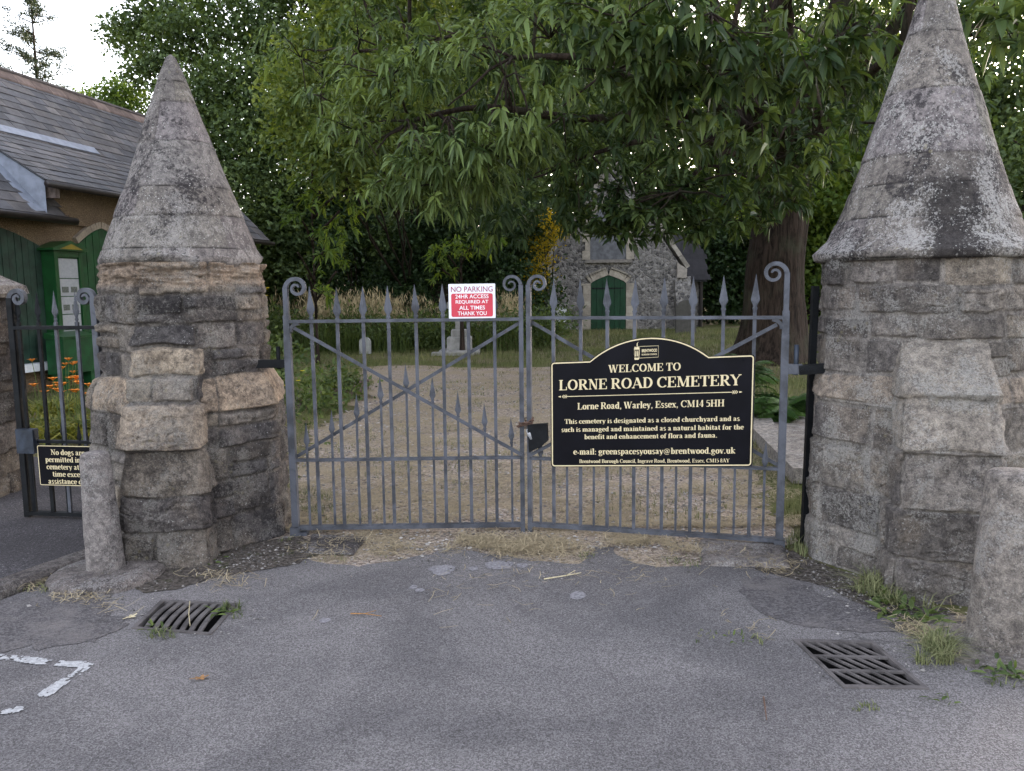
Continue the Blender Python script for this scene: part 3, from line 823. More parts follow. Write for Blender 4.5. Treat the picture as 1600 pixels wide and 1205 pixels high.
def gate_leaf(fr, hinge_left, label, mat, z_top, z_mid, z_bot, longs, shorts, hinge_top, latch_top, group, post_w=0.0215, latch_w=0.0145, spear_L=0.235, lens=None):
    t = thing('iron_gate', label, 'gate', (*fr(fr.L / 2, 0)[:2], 0), group)
    L = fr.L; hs, ls = (0.0, L) if hinge_left else (L, 0.0); sg = 1 if hinge_left else -1
    pw = post_w
    # hinge post, tapering up into the scroll
    q = MB()
    q.add(*bar(fr(hs, -0.005), fr(hs, z_top - 0.10), pw, 0.024, fr.n3))
    q.add(*bar(fr(hs, z_top - 0.10), fr(hs, z_top + .04), pw * .92, 0.022, fr.n3))
    zc = hinge_top - 0.072
    q.add(*bar(fr(hs, z_top + .04), fr(hs, zc + 0.004), pw * .70, 0.019, fr.n3))
    hp = q.build('hinge_post', mat, t)
    q = MB(); q.add(*scroll(fr, hs, zc, sg, 0.072, pw * .62, 0.019)); q.build('scroll', mat, hp, smooth=False)
    q = MB(); q.add(*box(fr(hs, 0.02), (fr.g3, fr.n3, XYZ[2]), (pw * 1.5, 0.036, 0.03)))
    q.add(*box(fr(hs + sg * 0.03, 0.005), (fr.g3, fr.n3, XYZ[2]), (pw * 2.2, 0.042, 0.012)))
    q.build('pivot_shoe', mat, hp)
    q = MB(); q.add(*bar(fr(ls, -0.02), fr(ls, latch_top - 0.066), latch_w, 0.02, fr.n3)); lp = q.build('latch_post', mat, t)
    q = MB(); q.add(*scroll(fr, ls, latch_top - 0.064, -sg, 0.064, latch_w * .72, 0.017)); q.build('scroll', mat, lp)
    a, b = min(hs, ls), max(hs, ls)
    def rail(name, za, zb, w, d):
        q = MB(); q.add(*bar(fr(a, za), fr(b, zb), w, d, fr.n3)); return q.build(name, mat, t)
    rt = rail('top_rail', z_top[0] if isinstance(z_top, tuple) else z_top, z_top[1] if isinstance(z_top, tuple) else z_top, 0.0098, 0.022)
    # curved bracket where the top rail meets the hinge post
    q = MB(); pts = []
    for i in range(9):
        u_ = i / 8 * math.pi / 2
        pts.append(fr(hs + sg * (pw + .055 - 0.055 * math.sin(u_)), z_top - .012 - 0.055 + 0.055 * math.cos(u_)))
    pts = np.array(pts); T = unit(np.gradient(pts, axis=0)); q.add(*sweep(pts, np.cross(T, fr.n3), fr.n3, 0.011, 0.018)); q.build('bracket', mat, rt)
    rail('middle_rail', z_mid, z_mid, 0.0085, 0.020); rail('bottom_rail', z_bot, z_bot, 0.0125, 0.024)
    q = MB(); q.add(*bar(fr(hs + sg * .05, z_top - .04, .022), fr(ls, z_mid + .02, .022), 0.011, 0.0055, fr.n3)); q.build('brace', mat, t)
    q = MB(); q.add(*bar(fr(hs + sg * .02, z_mid + .02, -.022), fr(ls, z_top - .02, -.022), 0.011, 0.0055, fr.n3)); q.build('brace', mat, t)
    rr = random.Random(int(L * 1000))
    for s, ztip in longs:
        e = rr.uniform(-.004, .004)
        q = MB(); q.add(*bar(fr(s, z_bot), fr(s + e, ztip - spear_L + .004), 0.0105, 0.010, fr.n3)); b_ = q.build('long_bar', mat, t)
        q = MB(); q.add(*spear(fr, s + e, ztip - spear_L, spear_L, 0.026, 0, rr.uniform(-.006, .006))); q.build('spearhead', mat, b_)
    for s, ztip in shorts:
        l2 = spear_L * .82
        q = MB(); q.add(*bar(fr(s, z_bot), fr(s, ztip - l2 + .004), 0.0072, 0.0068, fr.n3)); b_ = q.build('short_bar', mat, t)
        q = MB(); q.add(*spear(fr, s, ztip - l2, l2, 0.0195, 0, rr.uniform(-.004, .004))); q.build('spearhead', mat, b_)
    return t

GL = Frame(G(463, 834), G(817, 829))
GR = Frame(G(829, 829), G(1217, 855))
def tips(fr, pts): return [fr.sz(*p) for p in pts]
longs = tips(GL, [(485, 447), (525, 449), (566, 447), (606, 446), (648, 444), (690, 443)])
step = (longs[5][0] - longs[0][0]) / 5
longs += [(longs[5][0] + step, longs[5][1]), (longs[5][0] + 2 * step, longs[5][1])]
# bars lean with the lens only: take their foot from the same upright
shorts = tips(GL, [(478, 660), (517, 641), (556, 616), (594, 588), (634, 569), (675, 588), (715, 611), (757, 630), (799, 652)])
gate_a = gate_leaf(GL, True, 'grey iron gate with spear-topped bars and crossed braces, carrying the red and white sign', M['iron'], 1.405, 0.497, 0.042, longs, shorts, 1.69, 1.69, 'pair of spear-topped drive gates')
longs = tips(GR, [(864, 436), (907, 436), (950, 435), (993, 435), (1038, 433), (1084, 432), (1131, 430), (1180, 428)])
shorts = []
ss = [longs[0][0] - (longs[1][0] - longs[0][0]) / 2] + [(longs[i][0] + longs[i + 1][0]) / 2 for i in range(7)] + [GR.sz(1196, 690)[0]]
for i, s in enumerate(ss): shorts.append((s, 0.66 + 0.125 * (4 - abs(4 - i)) * (1 if i < 8 else .9)))
gate_b = gate_leaf(GR, False, 'grey iron gate with spear-topped bars behind the black welcome sign, hung from the right pillar', M['iron'], 1.412, 0.492, 0.045, longs, shorts, 1.745, 1.69, 'pair of spear-topped drive gates')

# lock case on the right leaf
q = MB(); P = [GR.sz(*p, .03) for p in ((826, 663), (856, 661), (857, 688), (848, 696), (828, 706))]
q.add(*poly_prism(P, lambda a, b, d: GR(a, b, d), 0.024, 0.062)); q.build('lock_case', M['iron_black'], gate_b)

# chain and padlock holding the leaves together
q = MB(); cs, cz = GL.sz(820, 663, .03); rr = random.Random(9)
def link(c, ax1, ax2, a=0.019, b=0.011, r=0.0032):
    u_ = np.linspace(0, 2 * math.pi, 15)
    return tube([c + ax1 * a * math.cos(t) + ax2 * b * math.sin(t) for t in u_], r, 6, False)
for k in range(3):
    for i in range(9):
        a_ = (i / 9) * 2 * math.pi
        c = GL(cs + 0.04 * math.cos(a_) + .006 * k, cz + 0.018 * math.sin(a_ * 1.0 + k) + (k - 1) * 0.013, 0.012 + 0.03 * math.sin(a_))
        ax1 = unit(np.array((-math.sin(a_), 0.4 * math.cos(a_), rr.uniform(-.4, .4)))); ax2 = unit(np.cross(ax1, unit(np.array((rr.uniform(-1, 1), rr.uniform(-1, 1), rr.uniform(-1, 1))))))
        q.add(*link(c, ax1, ax2))
q.build('chain', M['rust'], loc=GL(cs, cz), smooth=True, label='rusty chain wound round the two middle posts where the gates meet', cat='chain')
t = thing('padlock', 'small grey padlock hanging from the chain between the gates', 'padlock', GL(cs + .025, cz - .055, .055))
c = GL(cs + .024, cz - .05, .055); tl = unit(np.array((.45, 0, -1)))
q = MB(); q.add(*tube([c, c + tl * .004, c + tl * .046, c + tl * .05], [.012, .0155, .0155, .012], 12)); q.build('body', M['steel'], t, smooth=True)
q = MB(); sd = unit(np.cross(tl, GL.n3)); q.add(*tube([c + sd * .009 * math.cos(a_) - tl * .022 * math.sin(a_) for a_ in np.linspace(0, math.pi, 11)], .0035, 7)); q.build('shackle', M['steel'], t, smooth=True)

# hinge fixings on the pillars and the black pole beside the right one
t = thing('hinge_bracket', 'black iron hinge arm built into the left pillar above the sandstone course', 'hinge', (*GL(-0.08, 1.13)[:2], 1.13))
q = MB(); q.add(*bar(GL(-0.24, 1.135, -.0), GL(0.0, 1.135, 0), 0.026, 0.02, GL.n3)); q.build('arm', M['iron_black'], t)
q = MB(); q.add(*tube([GL(-0.065, 1.10), GL(-0.065, 1.245)], .013, 10)); q.build('pin', M['iron_black'], t, smooth=True)
t = thing('hinge_bracket', 'dark iron hinge arm and clamp between the right gate and the black pole', 'hinge', (*GR(GR.L + .1, 1.09)[:2], 1.09))
q = MB(); q.add(*bar(GR(GR.L, 1.105), GR(GR.L + .10, 1.105), 0.030, 0.022, GR.n3)); q.build('arm', M['iron'], t)
q = MB(); q.add(*tube([GR(GR.L + .066, 1.07), GR(GR.L + .066, 1.25)], .014, 10)); q.build('pin', M['iron_dark'], t, smooth=True)
q = MB(); q.add(*bar(GR(GR.L + .085, 1.10, .0), GR(GR.L + .24, 1.115, .02), 0.028, 0.03, GR.n3))
for k in (0, 1, 2): q.add(*tube([GR(GR.L + .10 + k * .045, 1.10, .028), GR(GR.L + .10 + k * .045, 1.10, .045)], .011, 6))
q.build('clamp', M['iron_black'], t)
pb = G(1256, 846); pt_ = at(1275, 447, pb[1] - 0.02)
q = MB(); q.add(*bar(pb + np.array((0, 0, -.02)), np.array((pb[0] + .01, pb[1] - .02, pt_[2])), 0.019, 0.019, np.array((0, -1.0, 0))))
q.build('iron_pole', M['iron_black'], loc=pb, label='thin black iron pole standing against the right pillar beside the gate hinge', cat='pole')

# ------------------------------------------------------------------ pedestrian gate at the far left
PG = Frame(G(52, 808, .055), G(182, 812, .055))
mat = M['iron_black']
t = thing('pedestrian_gate', 'narrow black iron side gate with curled posts and spear-topped bars, carrying the no dogs sign', 'gate', (*PG(PG.L / 2, .055)[:2], .055))
zr = PG.sz(80, 512)[1]
sL = PG.sz(20, 513)[0]; sR = PG.sz(150, 509)[0]
zb = 0.085; zm = PG.sz(90, 690)[1]
zs = PG.sz(15, 452)[1]
for s, sg, mt, dx in ((sL, -1, M['iron_black'], 0), (sR, -1, M['iron'], 0)):
    q = MB(); q.add(*bar(PG(s, .06), PG(s, zs - .06), .020, .02, PG.n3)); hp = q.build('post', M['iron_black'] if sg < 0 and s == sL else M['iron'], t)
    q = MB(); q.add(*scroll(PG, s, zs - .062, sg if s == sR else 1, .062, .016, .017)); q.build('scroll', M['iron'], hp)
for nm, z_, w_ in (('top_rail', zr, .0115), ('middle_rail', zm, .009), ('bottom_rail', zb, .013)):
    q = MB(); q.add(*bar(PG(sL, z_), PG(sR, z_), w_, .022, PG.n3)); q.build(nm, M['iron_black'], t)
ls_ = [PG.sz(*p) for p in ((27, 480), (57, 464), (84, 464), (117, 462))]
for s, z_ in ls_:
    zt = 1.62
    q = MB(); q.add(*bar(PG(s, zb), PG(s, zt - .21), .0105, .009, PG.n3)); b_ = q.build('long_bar', mat if s < ls_[2][0] else M['iron'], t)
    q = MB(); q.add(*spear(PG, s, zt - .22, .22, .024)); q.build('spearhead', mat if s < ls_[2][0] else M['iron'], b_)
for i in range(5):
    s = sL + (sR - sL) * (i + .5) / 5
    zt = 0.70 + 0.03 * (2 - abs(2 - i))
    q = MB(); q.add(*bar(PG(s, zb), PG(s, zt - .15), .007, .007, PG.n3)); b_ = q.build('short_bar', mat, t)
    q = MB(); q.add(*spear(PG, s, zt - .16, .16, .018)); q.build('spearhead', mat, b_)
q = MB(); a_ = PG.sz(28, 670, .03); b2 = PG.sz(58, 708, .03)
q.add(*box(PG((a_[0] + b2[0]) / 2, (a_[1] + b2[1]) / 2, .03), (PG.g3, PG.n3, XYZ[2]), (abs(b2[0] - a_[0]) / 2, .028, abs(b2[1] - a_[1]) / 2))); q.build('lock_case', M['iron_dark'], t)
# ------------------------------------------------------------------ lettering: a bold roman drawn with a broad pen
def arc(cx, cy, rx, ry, a0, a1, n=12):
    return [(cx + rx * math.cos(R(a)), cy + ry * math.sin(R(a))) for a in np.linspace(a0, a1, n)]
X = 0.68   # x-height
TH, TN = 0.175, 0.065
GLY = {}
def gl(ch, adv, strokes, serifs=(), ticks=()):
    GLY[ch] = (adv, strokes, serifs, ticks)
# strokes: (points, width or None); serifs: (x, y, half width); ticks: (x, y0, y1) small vertical wedges
def st(x, a, b): return ([(x, a), (x, b)], TH)
def hz(a, b, y): return ([(a, y), (b, y)], TN)
gl('A', .80, [([(.09, 0), (.37, 1.0)], .06), ([(.37, 1.0), (.70, 0)], .19), hz(.2, .55, .32)], [(.09, 0, .11), (.70, 0, .14)])
gl('B', .76, [st(.19, 0, 1), ([(.19, .97), (.40, .97)] + arc(.40, .74, .19, .23, 90, -90) + [(.19, .51)], None), ([(.40, .51)] + arc(.42, .27, .23, .24, 90, -90) + [(.19, .03)], None)], [(.16, 0, .13), (.16, 1, .13)])
gl('C', .78, [(arc(.45, .5, .33, .47, 48, 318, 22), None)], (), [(.70, .68, 1.0)])
gl('D', .82, [st(.19, 0, 1), ([(.19, .97), (.34, .97)] + arc(.34, .5, .34, .47, 90, -90, 18) + [(.19, .03)], None)], [(.16, 0, .13), (.16, 1, .13)])
gl('E', .72, [st(.19, 0, 1), hz(.1, .62, .97), hz(.1, .65, .03), hz(.2, .48, .51)], [(.16, 0, .13), (.16, 1, .13)], [(.62, .72, 1), (.65, 0, .28), (.48, .38, .64)])
gl('H', .86, [st(.19, 0, 1), st(.67, 0, 1), hz(.2, .66, .51)], [(.19, 0, .16), (.19, 1, .16), (.67, 0, .16), (.67, 1, .16)])
gl('I', .42, [st(.21, 0, 1)], [(.21, 0, .17), (.21, 1, .17)])
gl('L', .70, [st(.19, 0, 1), hz(.1, .62, .03)], [(.19, 0, .16), (.19, 1, .16)], [(.63, 0, .32)])
gl('M', 1.02, [([(.16, 0), (.16, 1)], .06), ([(.20, 1), (.50, .06)], .17), ([(.50, .06), (.80, 1)], .06), st(.83, 0, 1)], [(.16, 0, .12), (.14, 1, .12), (.83, 0, .15), (.85, 1, .14)])
gl('N', .80, [([(.16, 0), (.16, 1)], .06), ([(.18, 1), (.64, 0)], .18), ([(.65, 0), (.65, 1)], .06)], [(.16, 0, .12), (.14, 1, .12), (.65, 1, .12)])
gl('O', .86, [(arc(.43, .5, .31, .47, 0, 360, 32), None)])
gl('R', .80, [st(.19, 0, 1), ([(.19, .97), (.40, .97)] + arc(.40, .74, .19, .23, 90, -90) + [(.19, .51)], None), ([(.38, .51), (.68, 0)], .18)], [(.19, 0, .16), (.16, 1, .13), (.70, 0, .10)])
gl('T', .72, [st(.36, 0, 1), hz(.05, .67, .97)], [(.36, 0, .16)], [(.06, .70, 1), (.66, .70, 1)])
gl('W', 1.08, [([(.10, 1), (.32, 0)], .18), ([(.32, 0), (.52, 1)], .06), ([(.50, 1), (.72, 0)], .18), ([(.72, 0), (.95, 1)], .06)], [(.10, 1, .13), (.50, 1, .13), (.95, 1, .11)])
gl('Y', .78, [([(.10, 1), (.38, .45)], .18), ([(.68, 1), (.38, .45)], .06), st(.38, 0, .47)], [(.10, 1, .14), (.68, 1, .11), (.38, 0, .16)])
gl('1', .50, [st(.27, 0, 1), ([(.08, .82), (.27, .97)], .06)], [(.27, 0, .17)])
gl('4', .56, [st(.37, 0, 1), ([(.37, 1), (.05, .30)], .06), hz(.03, .54, .27)])
gl('5', .54, [hz(.14, .48, .92), ([(.13, .95), (.10, .56)], .06), ([(.10, .56)] + arc(.23, .32, .22, .29, 100, -130, 16), None)])
gl('8', .54, [(arc(.27, .75, .15, .22, 0, 360, 20), .11), (arc(.27, .27, .18, .24, 0, 360, 20), .12)])
gl('a', .54, [st(.34, .05, .50), ([(.10, .52)] + arc(.22, .50, .12, .15, 150, 0, 9), None), ([(.34, .38), (.20, .32)] + arc(.19, .17, .11, .13, 100, 290, 10) + [(.34, .13)], .10), ([(.34, .08), (.42, .03), (.50, .07)], .07)])
gl('b', .58, [st(.15, 0, 1), (arc(.28, .34, .19, .31, 140, -140, 18), None)], [(.09, 1, .09)])
gl('c', .48, [(arc(.27, .34, .18, .31, 45, 315, 18), None), (arc(.38, .53, .03, .03, 0, 360, 8), .07)])
gl('d', .60, [st(.43, 0, 1), (arc(.29, .34, .19, .31, 40, 320, 18), None)], [(.37, 1, .09), (.50, 0, .07)])
gl('e', .50, [(arc(.26, .34, .18, .31, 5, 318, 20), None), hz(.12, .42, .37)])
gl('f', .38, [st(.16, 0, .80), ([(.16, .78)] + arc(.28, .80, .12, .17, 180, 60, 8), .10), hz(.03, .32, .65), (arc(.33, .88, .03, .03, 0, 360, 8), .06)], [(.17, 0, .14)])
gl('g', .54, [(arc(.24, .44, .15, .21, 0, 360, 20), None), ([(.14, .25), (.11, .16), (.20, .09), (.40, .06)], .09), (arc(.26, -.10, .21, .14, 60, -270, 20), .09), ([(.36, .58), (.50, .61)], .08)])
gl('h', .60, [st(.15, 0, 1), ([(.15, .50)] + arc(.30, .46, .14, .19, 140, 0, 8) + [(.44, 0)], None)], [(.09, 1, .09), (.15, 0, .13), (.44, 0, .13)])
gl('i', .32, [st(.16, 0, .66), (arc(.16, .88, .035, .035, 0, 360, 10), .08)], [(.10, .66, .09), (.16, 0, .14)])
gl('k', .60, [st(.15, 0, 1), ([(.15, .30), (.45, .64)], .06), ([(.25, .40), (.50, 0)], .17)], [(.09, 1, .09), (.15, 0, .13), (.46, .66, .11), (.50, 0, .11)])
gl('l', .32, [st(.16, 0, 1)], [(.10, 1, .09), (.16, 0, .14)])
gl('m', .90, [st(.15, 0, .66), ([(.15, .50)] + arc(.30, .46, .14, .19, 140, 0, 8) + [(.44, 0)], None), ([(.44, .50)] + arc(.60, .46, .14, .19, 140, 0, 8) + [(.74, 0)], None)], [(.09, .66, .09), (.15, 0, .12), (.44, 0, .12), (.74, 0, .13)])
gl('n', .60, [st(.15, 0, .66), ([(.15, .50)] + arc(.30, .46, .14, .19, 140, 0, 8) + [(.44, 0)], None)], [(.09, .66, .09), (.15, 0, .13), (.44, 0, .13)])
gl('o', .54, [(arc(.27, .34, .18, .31, 0, 360, 24), None)])
gl('p', .58, [st(.15, -.26, .66), (arc(.28, .34, .19, .31, 140, -140, 18), None)], [(.09, .66, .09), (.15, -.26, .14)])
gl('r', .46, [st(.15, 0, .66), ([(.15, .46)] + arc(.31, .48, .14, .16, 150, 60, 7), .08), (arc(.38, .58, .04, .04, 0, 360, 8), .08)], [(.09, .66, .09), (.16, 0, .15)])
gl('s', .44, [(arc(.22, .50, .12, .15, 30, 200, 10) + [(.16, .38), (.28, .28)] + arc(.22, .17, .14, .15, 30, -150, 10), .11)])
gl('t', .38, [st(.17, .12, .86), ([(.17, .14)] + arc(.27, .14, .10, .11, 180, 310, 8), .10), hz(.03, .34, .65)])
gl('u', .60, [st(.15, .2, .66), ([(.15, .20)] + arc(.28, .19, .13, .16, 180, 320, 9), .12), st(.44, 0, .66)], [(.09, .66, .09), (.38, .66, .09), (.50, 0, .08)])
gl('v', .54, [([(.10, .66), (.28, 0)], .17), ([(.28, 0), (.46, .66)], .06)], [(.10, .66, .12), (.46, .66, .09)])
gl('w', .78, [([(.10, .66), (.26, 0)], .17), ([(.26, 0), (.40, .66)], .06), ([(.38, .66), (.54, 0)], .17), ([(.54, 0), (.69, .66)], .06)], [(.10, .66, .12), (.38, .66, .1), (.69, .66, .09)])
gl('x', .54, [([(.11, .66), (.43, 0)], .17), ([(.43, .66), (.10, 0)], .06)], [(.11, .66, .12), (.43, .66, .1), (.43, 0, .12), (.10, 0, .1)])
gl('y', .54, [([(.10, .66), (.29, 0)], .17), ([(.46, .66), (.27, -.05), (.18, -.2), (.08, -.22)], .07)], [(.10, .66, .12), (.46, .66, .09)])
gl('.', .28, [(arc(.13, .06, .04, .04, 0, 360, 8), .09)])
gl(',', .28, [(arc(.13, .06, .04, .04, 0, 360, 8), .09), ([(.18, .06), (.15, -.10), (.08, -.16)], .06)])
gl(':', .30, [(arc(.14, .06, .04, .04, 0, 360, 8), .09), (arc(.14, .52, .04, .04, 0, 360, 8), .09)])
gl('-', .36, [([(.05, .26), (.30, .26)], .11)])
gl('@', .98, [(arc(.48, .36, .40, .48, 320, 20, 4)[:0] + arc(.48, .36, .40, .46, -50, -340, 26), .06), (arc(.45, .36, .14, .20, 0, 360, 18), .09), ([(.62, .56), (.59, .26), (.64, .18), (.76, .26), (.86, .45)], .06)])
gl(' ', .26, [])

def ribbon(P, w):
    P = np.array(P, float); T = unit(np.gradient(P, axis=0)) if len(P) > 2 else np.repeat(unit(P[1:2] - P[0:1]), 2, 0)
    if w is None: ww = TN + (TH - TN) * np.abs(T[:, 1]) ** 1.5
    else: ww = np.full(len(P), w)
    N_ = np.c_[-T[:, 1], T[:, 0]]
    if len(P) == 2 and abs(T[0, 1]) > .2 and abs(T[0, 0]) > 1e-6:   # diagonals end level, width measured across
        N_ = np.array([(-np.sign(T[0, 1]), 0.0)] * 2); 
    a, b = P + N_ * ww[:, None] / 2, P - N_ * ww[:, None] / 2
    i = np.arange(len(P) - 1); n_ = len(P)
    return np.concatenate((a, b)), np.stack((i, i + n_, i + n_ + 1, i + 1), -1)

def roman(text, h, fn, d, bold=1.0, space=1.0, align='c', width=None):
    """flat letters; fn(a, z, d) places them on a board. width: squeeze or stretch the line to it"""
    q = MB(); pen = 0.0; items = []
    for ch in text:
        adv, S_, sf, tk = GLY[ch]
        for pts, w in S_: items.append((pen, *ribbon(pts, w if w is None else w * bold)))
        for x, y, hw in sf:
            up = 1 if y < .05 else -1
            if y < -.1: up = 1
            V = np.array([(x - hw, y), (x + hw, y), (x + hw, y + up * .05), (x + hw * .55, y + up * .085), (x - hw * .55, y + up * .085), (x - hw, y + up * .05)])
            items.append((pen, V, np.array([[0, 1, 2, 3], [0, 3, 4, 5]])))
        for x, a, b in tk:
            tip = a if b > .9 else b
            items.append((pen, np.array([(x - .035, a), (x + .03, a), (x + .03, b), (x - .035, b)]), np.array([[0, 1, 2, 3]])))
        pen += adv * space
    k = h if width is None else width / pen
    for i, (px, V, F) in enumerate(items):
        dd = d + (i % 7) * 0.00006
        q.add([fn((v[0] + px - pen / 2) * k, v[1] * h, dd) for v in V], [F])
    return q

def sans(text, h, fn, d, width, bold=0.012):
    cu = bpy.data.curves.new('text', 'FONT'); cu.body = text; cu.size = 1.0; cu.offset = bold; cu.resolution_u = 4
    o = bpy.data.objects.new('text', cu); COL.objects.link(o)
    dg = bpy.context.evaluated_depsgraph_get()
    me = bpy.data.meshes.new_from_object(o.evaluated_get(dg))
    V = np.array([v.co[:2] for v in me.vertices]); F = [tuple(p.vertices) for p in me.polygons]
    bpy.data.objects.remove(o); bpy.data.curves.remove(cu); bpy.data.meshes.remove(me)
    lo, hi = V.min(0), V.max(0)
    V = (V - (lo + hi) / 2) * np.array((width / (hi[0] - lo[0]), h / (hi[1] - lo[1])))
    q = MB(); P = [fn(v[0], v[1], d) for v in V]
    q.add(P, [np.array([f for f in F if len(f) == 3]).reshape(-1, 3), np.array([f for f in F if len(f) == 4]).reshape(-1, 4)])
    return q

def round_rect(x0, x1, z0, z1, r, n=6):
    out = []
    for cx, cz, a0 in ((x1 - r, z1 - r, 0), (x0 + r, z1 - r, 90), (x0 + r, z0 + r, 180), (x1 - r, z0 + r, 270)):
        out += arc(cx, cz, r, r, a0, a0 + 90, n)
    return out

def outline_strip(P, w, fn, d, closed=True):
    P = np.array(P, float); n_ = len(P)
    T = unit(np.roll(P, -1, 0) - np.roll(P, 1, 0)); N_ = np.c_[-T[:, 1], T[:, 0]]
    a, b = P, P + N_ * w
    i = np.arange(n_); j = (i + 1) % n_
    q = MB(); q.add([fn(*p, d) for p in np.concatenate((a, b))], [np.stack((i, j, j + n_, i + n_), -1)]); return q

# ---- welcome sign, hung on the right leaf
D0 = 0.045
TL, TR_, BR, BL = (GR.sz(*p, D0) for p in ((857, 566), (1175, 554), (1180, 729), (864, 730)))
x0, x1 = (TL[0] + BL[0]) / 2, (TR_[0] + BR[0]) / 2
z0, z1 = (BL[1] + BR[1]) / 2, (TL[1] + TR_[1]) / 2
tilt = 0.5 * ((BR[1] - BL[1]) + (TR_[1] - TL[1])) / (x1 - x0)
apex = GR.sz(1002, 527, D0)[1] - tilt * 0
sc = np.array(((x0 + x1) / 2, (z0 + z1) / 2)); W = x1 - x0; Hh = z1 - z0
def SG(a, z, d):
    return GR(sc[0] + a, sc[1] + z + tilt * a, d)
al, ar = GR.sz(921, 563, D0)[0] - sc[0], GR.sz(1108, 554, D0)[0] - sc[0]
hgt = apex - (z1 + tilt * ((al + ar) / 2))
rad = ((ar - al) ** 2 / 4 + hgt ** 2) / (2 * hgt); ac = (al + ar) / 2; half = math.degrees(math.asin((ar - al) / 2 / rad))
out = arc(W / 2 - .02, Hh / 2 - .02, .02, .02, 0, 90, 6) + arc(ac, Hh / 2 + hgt - rad, rad, rad, 90 - half, 90 + half, 26) + arc(-W / 2 + .02, Hh / 2 - .02, .02, .02, 90, 180, 6) + arc(-W / 2 + .02, -Hh / 2 + .02, .02, .02, 180, 270, 6) + arc(W / 2 - .02, -Hh / 2 + .02, .02, .02, 270, 360, 6)
wt = thing('welcome_sign', 'large black sign board with arched top and gold lettering hung on the right gate', 'sign', SG(0, -Hh / 2, D0))
q = MB(); q.add(*poly_prism(out, SG, D0 - .008, D0)); q.build('board', M['sign_black'], wt)
o_in = [(p[0] * (1 - .006 / (W / 2)), p[1] - .004 * np.sign(p[1])) for p in out]
outline_strip(o_in, 0.0075, SG, D0 + .0012).build('border', M['gold'], wt)
LINES = [('WELCOME TO', (951, 1064), (580.5, 568.5)), ('LORNE ROAD CEMETERY', (873, 1158), (606, 589.5)), ('Lorne Road, Warley, Essex, CM14 5HH', (902, 1132), (637.5, 627)),
         ('This cemetery is designated as a closed churchyard and as', (882, 1156), (660, 652.5)), ('such is managed and maintained as a natural habitat for the', (877, 1162), (673, 665.5)),
         ('benefit and enhancement of flora and fauna.', (913, 1121), (685, 677.5)), ('e-mail: greenspacesyousay@brentwood.gov.uk', (896, 1149), (709.5, 700)), ('Brentwood Borough Council, Ingrave Road, Brentwood, Essex, CM15 8AY', (905, 1140), (723, 717.3))]
for txt, (xa, xb), (yb, yt) in LINES:
    a = GR.sz(xa, yb, D0); b = GR.sz(xb, yb, D0); t_ = GR.sz((xa + xb) / 2, yt, D0); bm = GR.sz((xa + xb) / 2, yb, D0)
    ctr = (a[0] + b[0]) / 2 - sc[0]
    base = bm[1] - sc[1] - tilt * (bm[0] - sc[0])
    h = (t_[1] - bm[1])
    roman(txt, h, lambda u, v, d, c=ctr, bz=base: SG(u + c, v + bz, d), D0 + .0012, 1.0, width=b[0] - a[0]).build('lettering', M['gold'], wt)
# arrow-tipped rule
def sgp(px, py):
    s, z = GR.sz(px, py, D0); return s - sc[0], z - sc[1] - tilt * (s - sc[0])
a = sgp(872, 619.5); b = sgp(1160, 613); zz = (a[1] + b[1]) / 2
q = MB(); th = .0022
def sq(P): q.add([SG(*p, D0 + .0012) for p in P], [np.array([list(range(len(P)))])])
sq([(a[0] + .05, zz - th), (b[0] - .05, zz - th), (b[0] - .05, zz + th), (a[0] + .05, zz + th)])
for x_, sg in ((a[0], 1), (b[0], -1)):
    sq([(x_, zz), (x_ + sg * .018, zz - .006), (x_ + sg * .018, zz + .006)][::sg])
    for k in (.024, .034, .044):
        for u_ in (-1, 1):
            P = [(x_ + sg * k, zz), (x_ + sg * (k + .012), zz + u_ * .011), (x_ + sg * (k + .016), zz + u_ * .011), (x_ + sg * (k + .006), zz)]
            sq(P[::sg * u_])
q.build('rule', M['gold'], wt)
# council emblem: crest and boxed name
bl, tr = sgp(998, 560), sgp(1029, 540)
bx0 = bl[0] + .004; P = [(bx0, bl[1]), (tr[0], bl[1] + .002), (tr[0], tr[1]), (bx0, tr[1])]
em = outline_strip(P, 0.0026, SG, D0 + .0012)
cxr = bl[0] - .012; cz_ = (bl[1] + tr[1]) / 2; hh = (tr[1] - bl[1])
def eq(P): em.add([SG(*p, D0 + .0014) for p in P], [np.array([list(range(len(P)))])])
shield = [(cxr - .016, cz_ + hh * .20), (cxr - .016, cz_ - hh * .18), (cxr - .009, cz_ - hh * .5), (cxr, cz_ - hh * .62), (cxr + .009, cz_ - hh * .5), (cxr + .016, cz_ - hh * .18), (cxr + .016, cz_ + hh * .20)]
ws = outline_strip(shield, 0.0024, SG, D0 + .0012)
for V_, F_, T_ in ((np.concatenate(ws.V), ws.F, None),): em.add(V_, F_)
eq([(cxr - .009, cz_ - hh * .30), (cxr - .003, cz_ - hh * .36), (cxr - .002, cz_ + hh * .1), (cxr - .009, cz_ + hh * .12)])
eq([(cxr + .002, cz_ - hh * .36), (cxr + .010, cz_ - hh * .26), (cxr + .009, cz_ + hh * .12), (cxr + .003, cz_ + hh * .1)])
eq([(cxr - .016, cz_ - hh * .44), (cxr + .016, cz_ - hh * .44), (cxr + .012, cz_ - hh * .62), (cxr - .012, cz_ - hh * .62)])
eq([(cxr - .018, cz_ + hh * .24), (cxr + .016, cz_ + hh * .24), (cxr + .011, cz_ + hh * .50), (cxr - .004, cz_ + hh * .42), (cxr - .013, cz_ + hh * .50)])
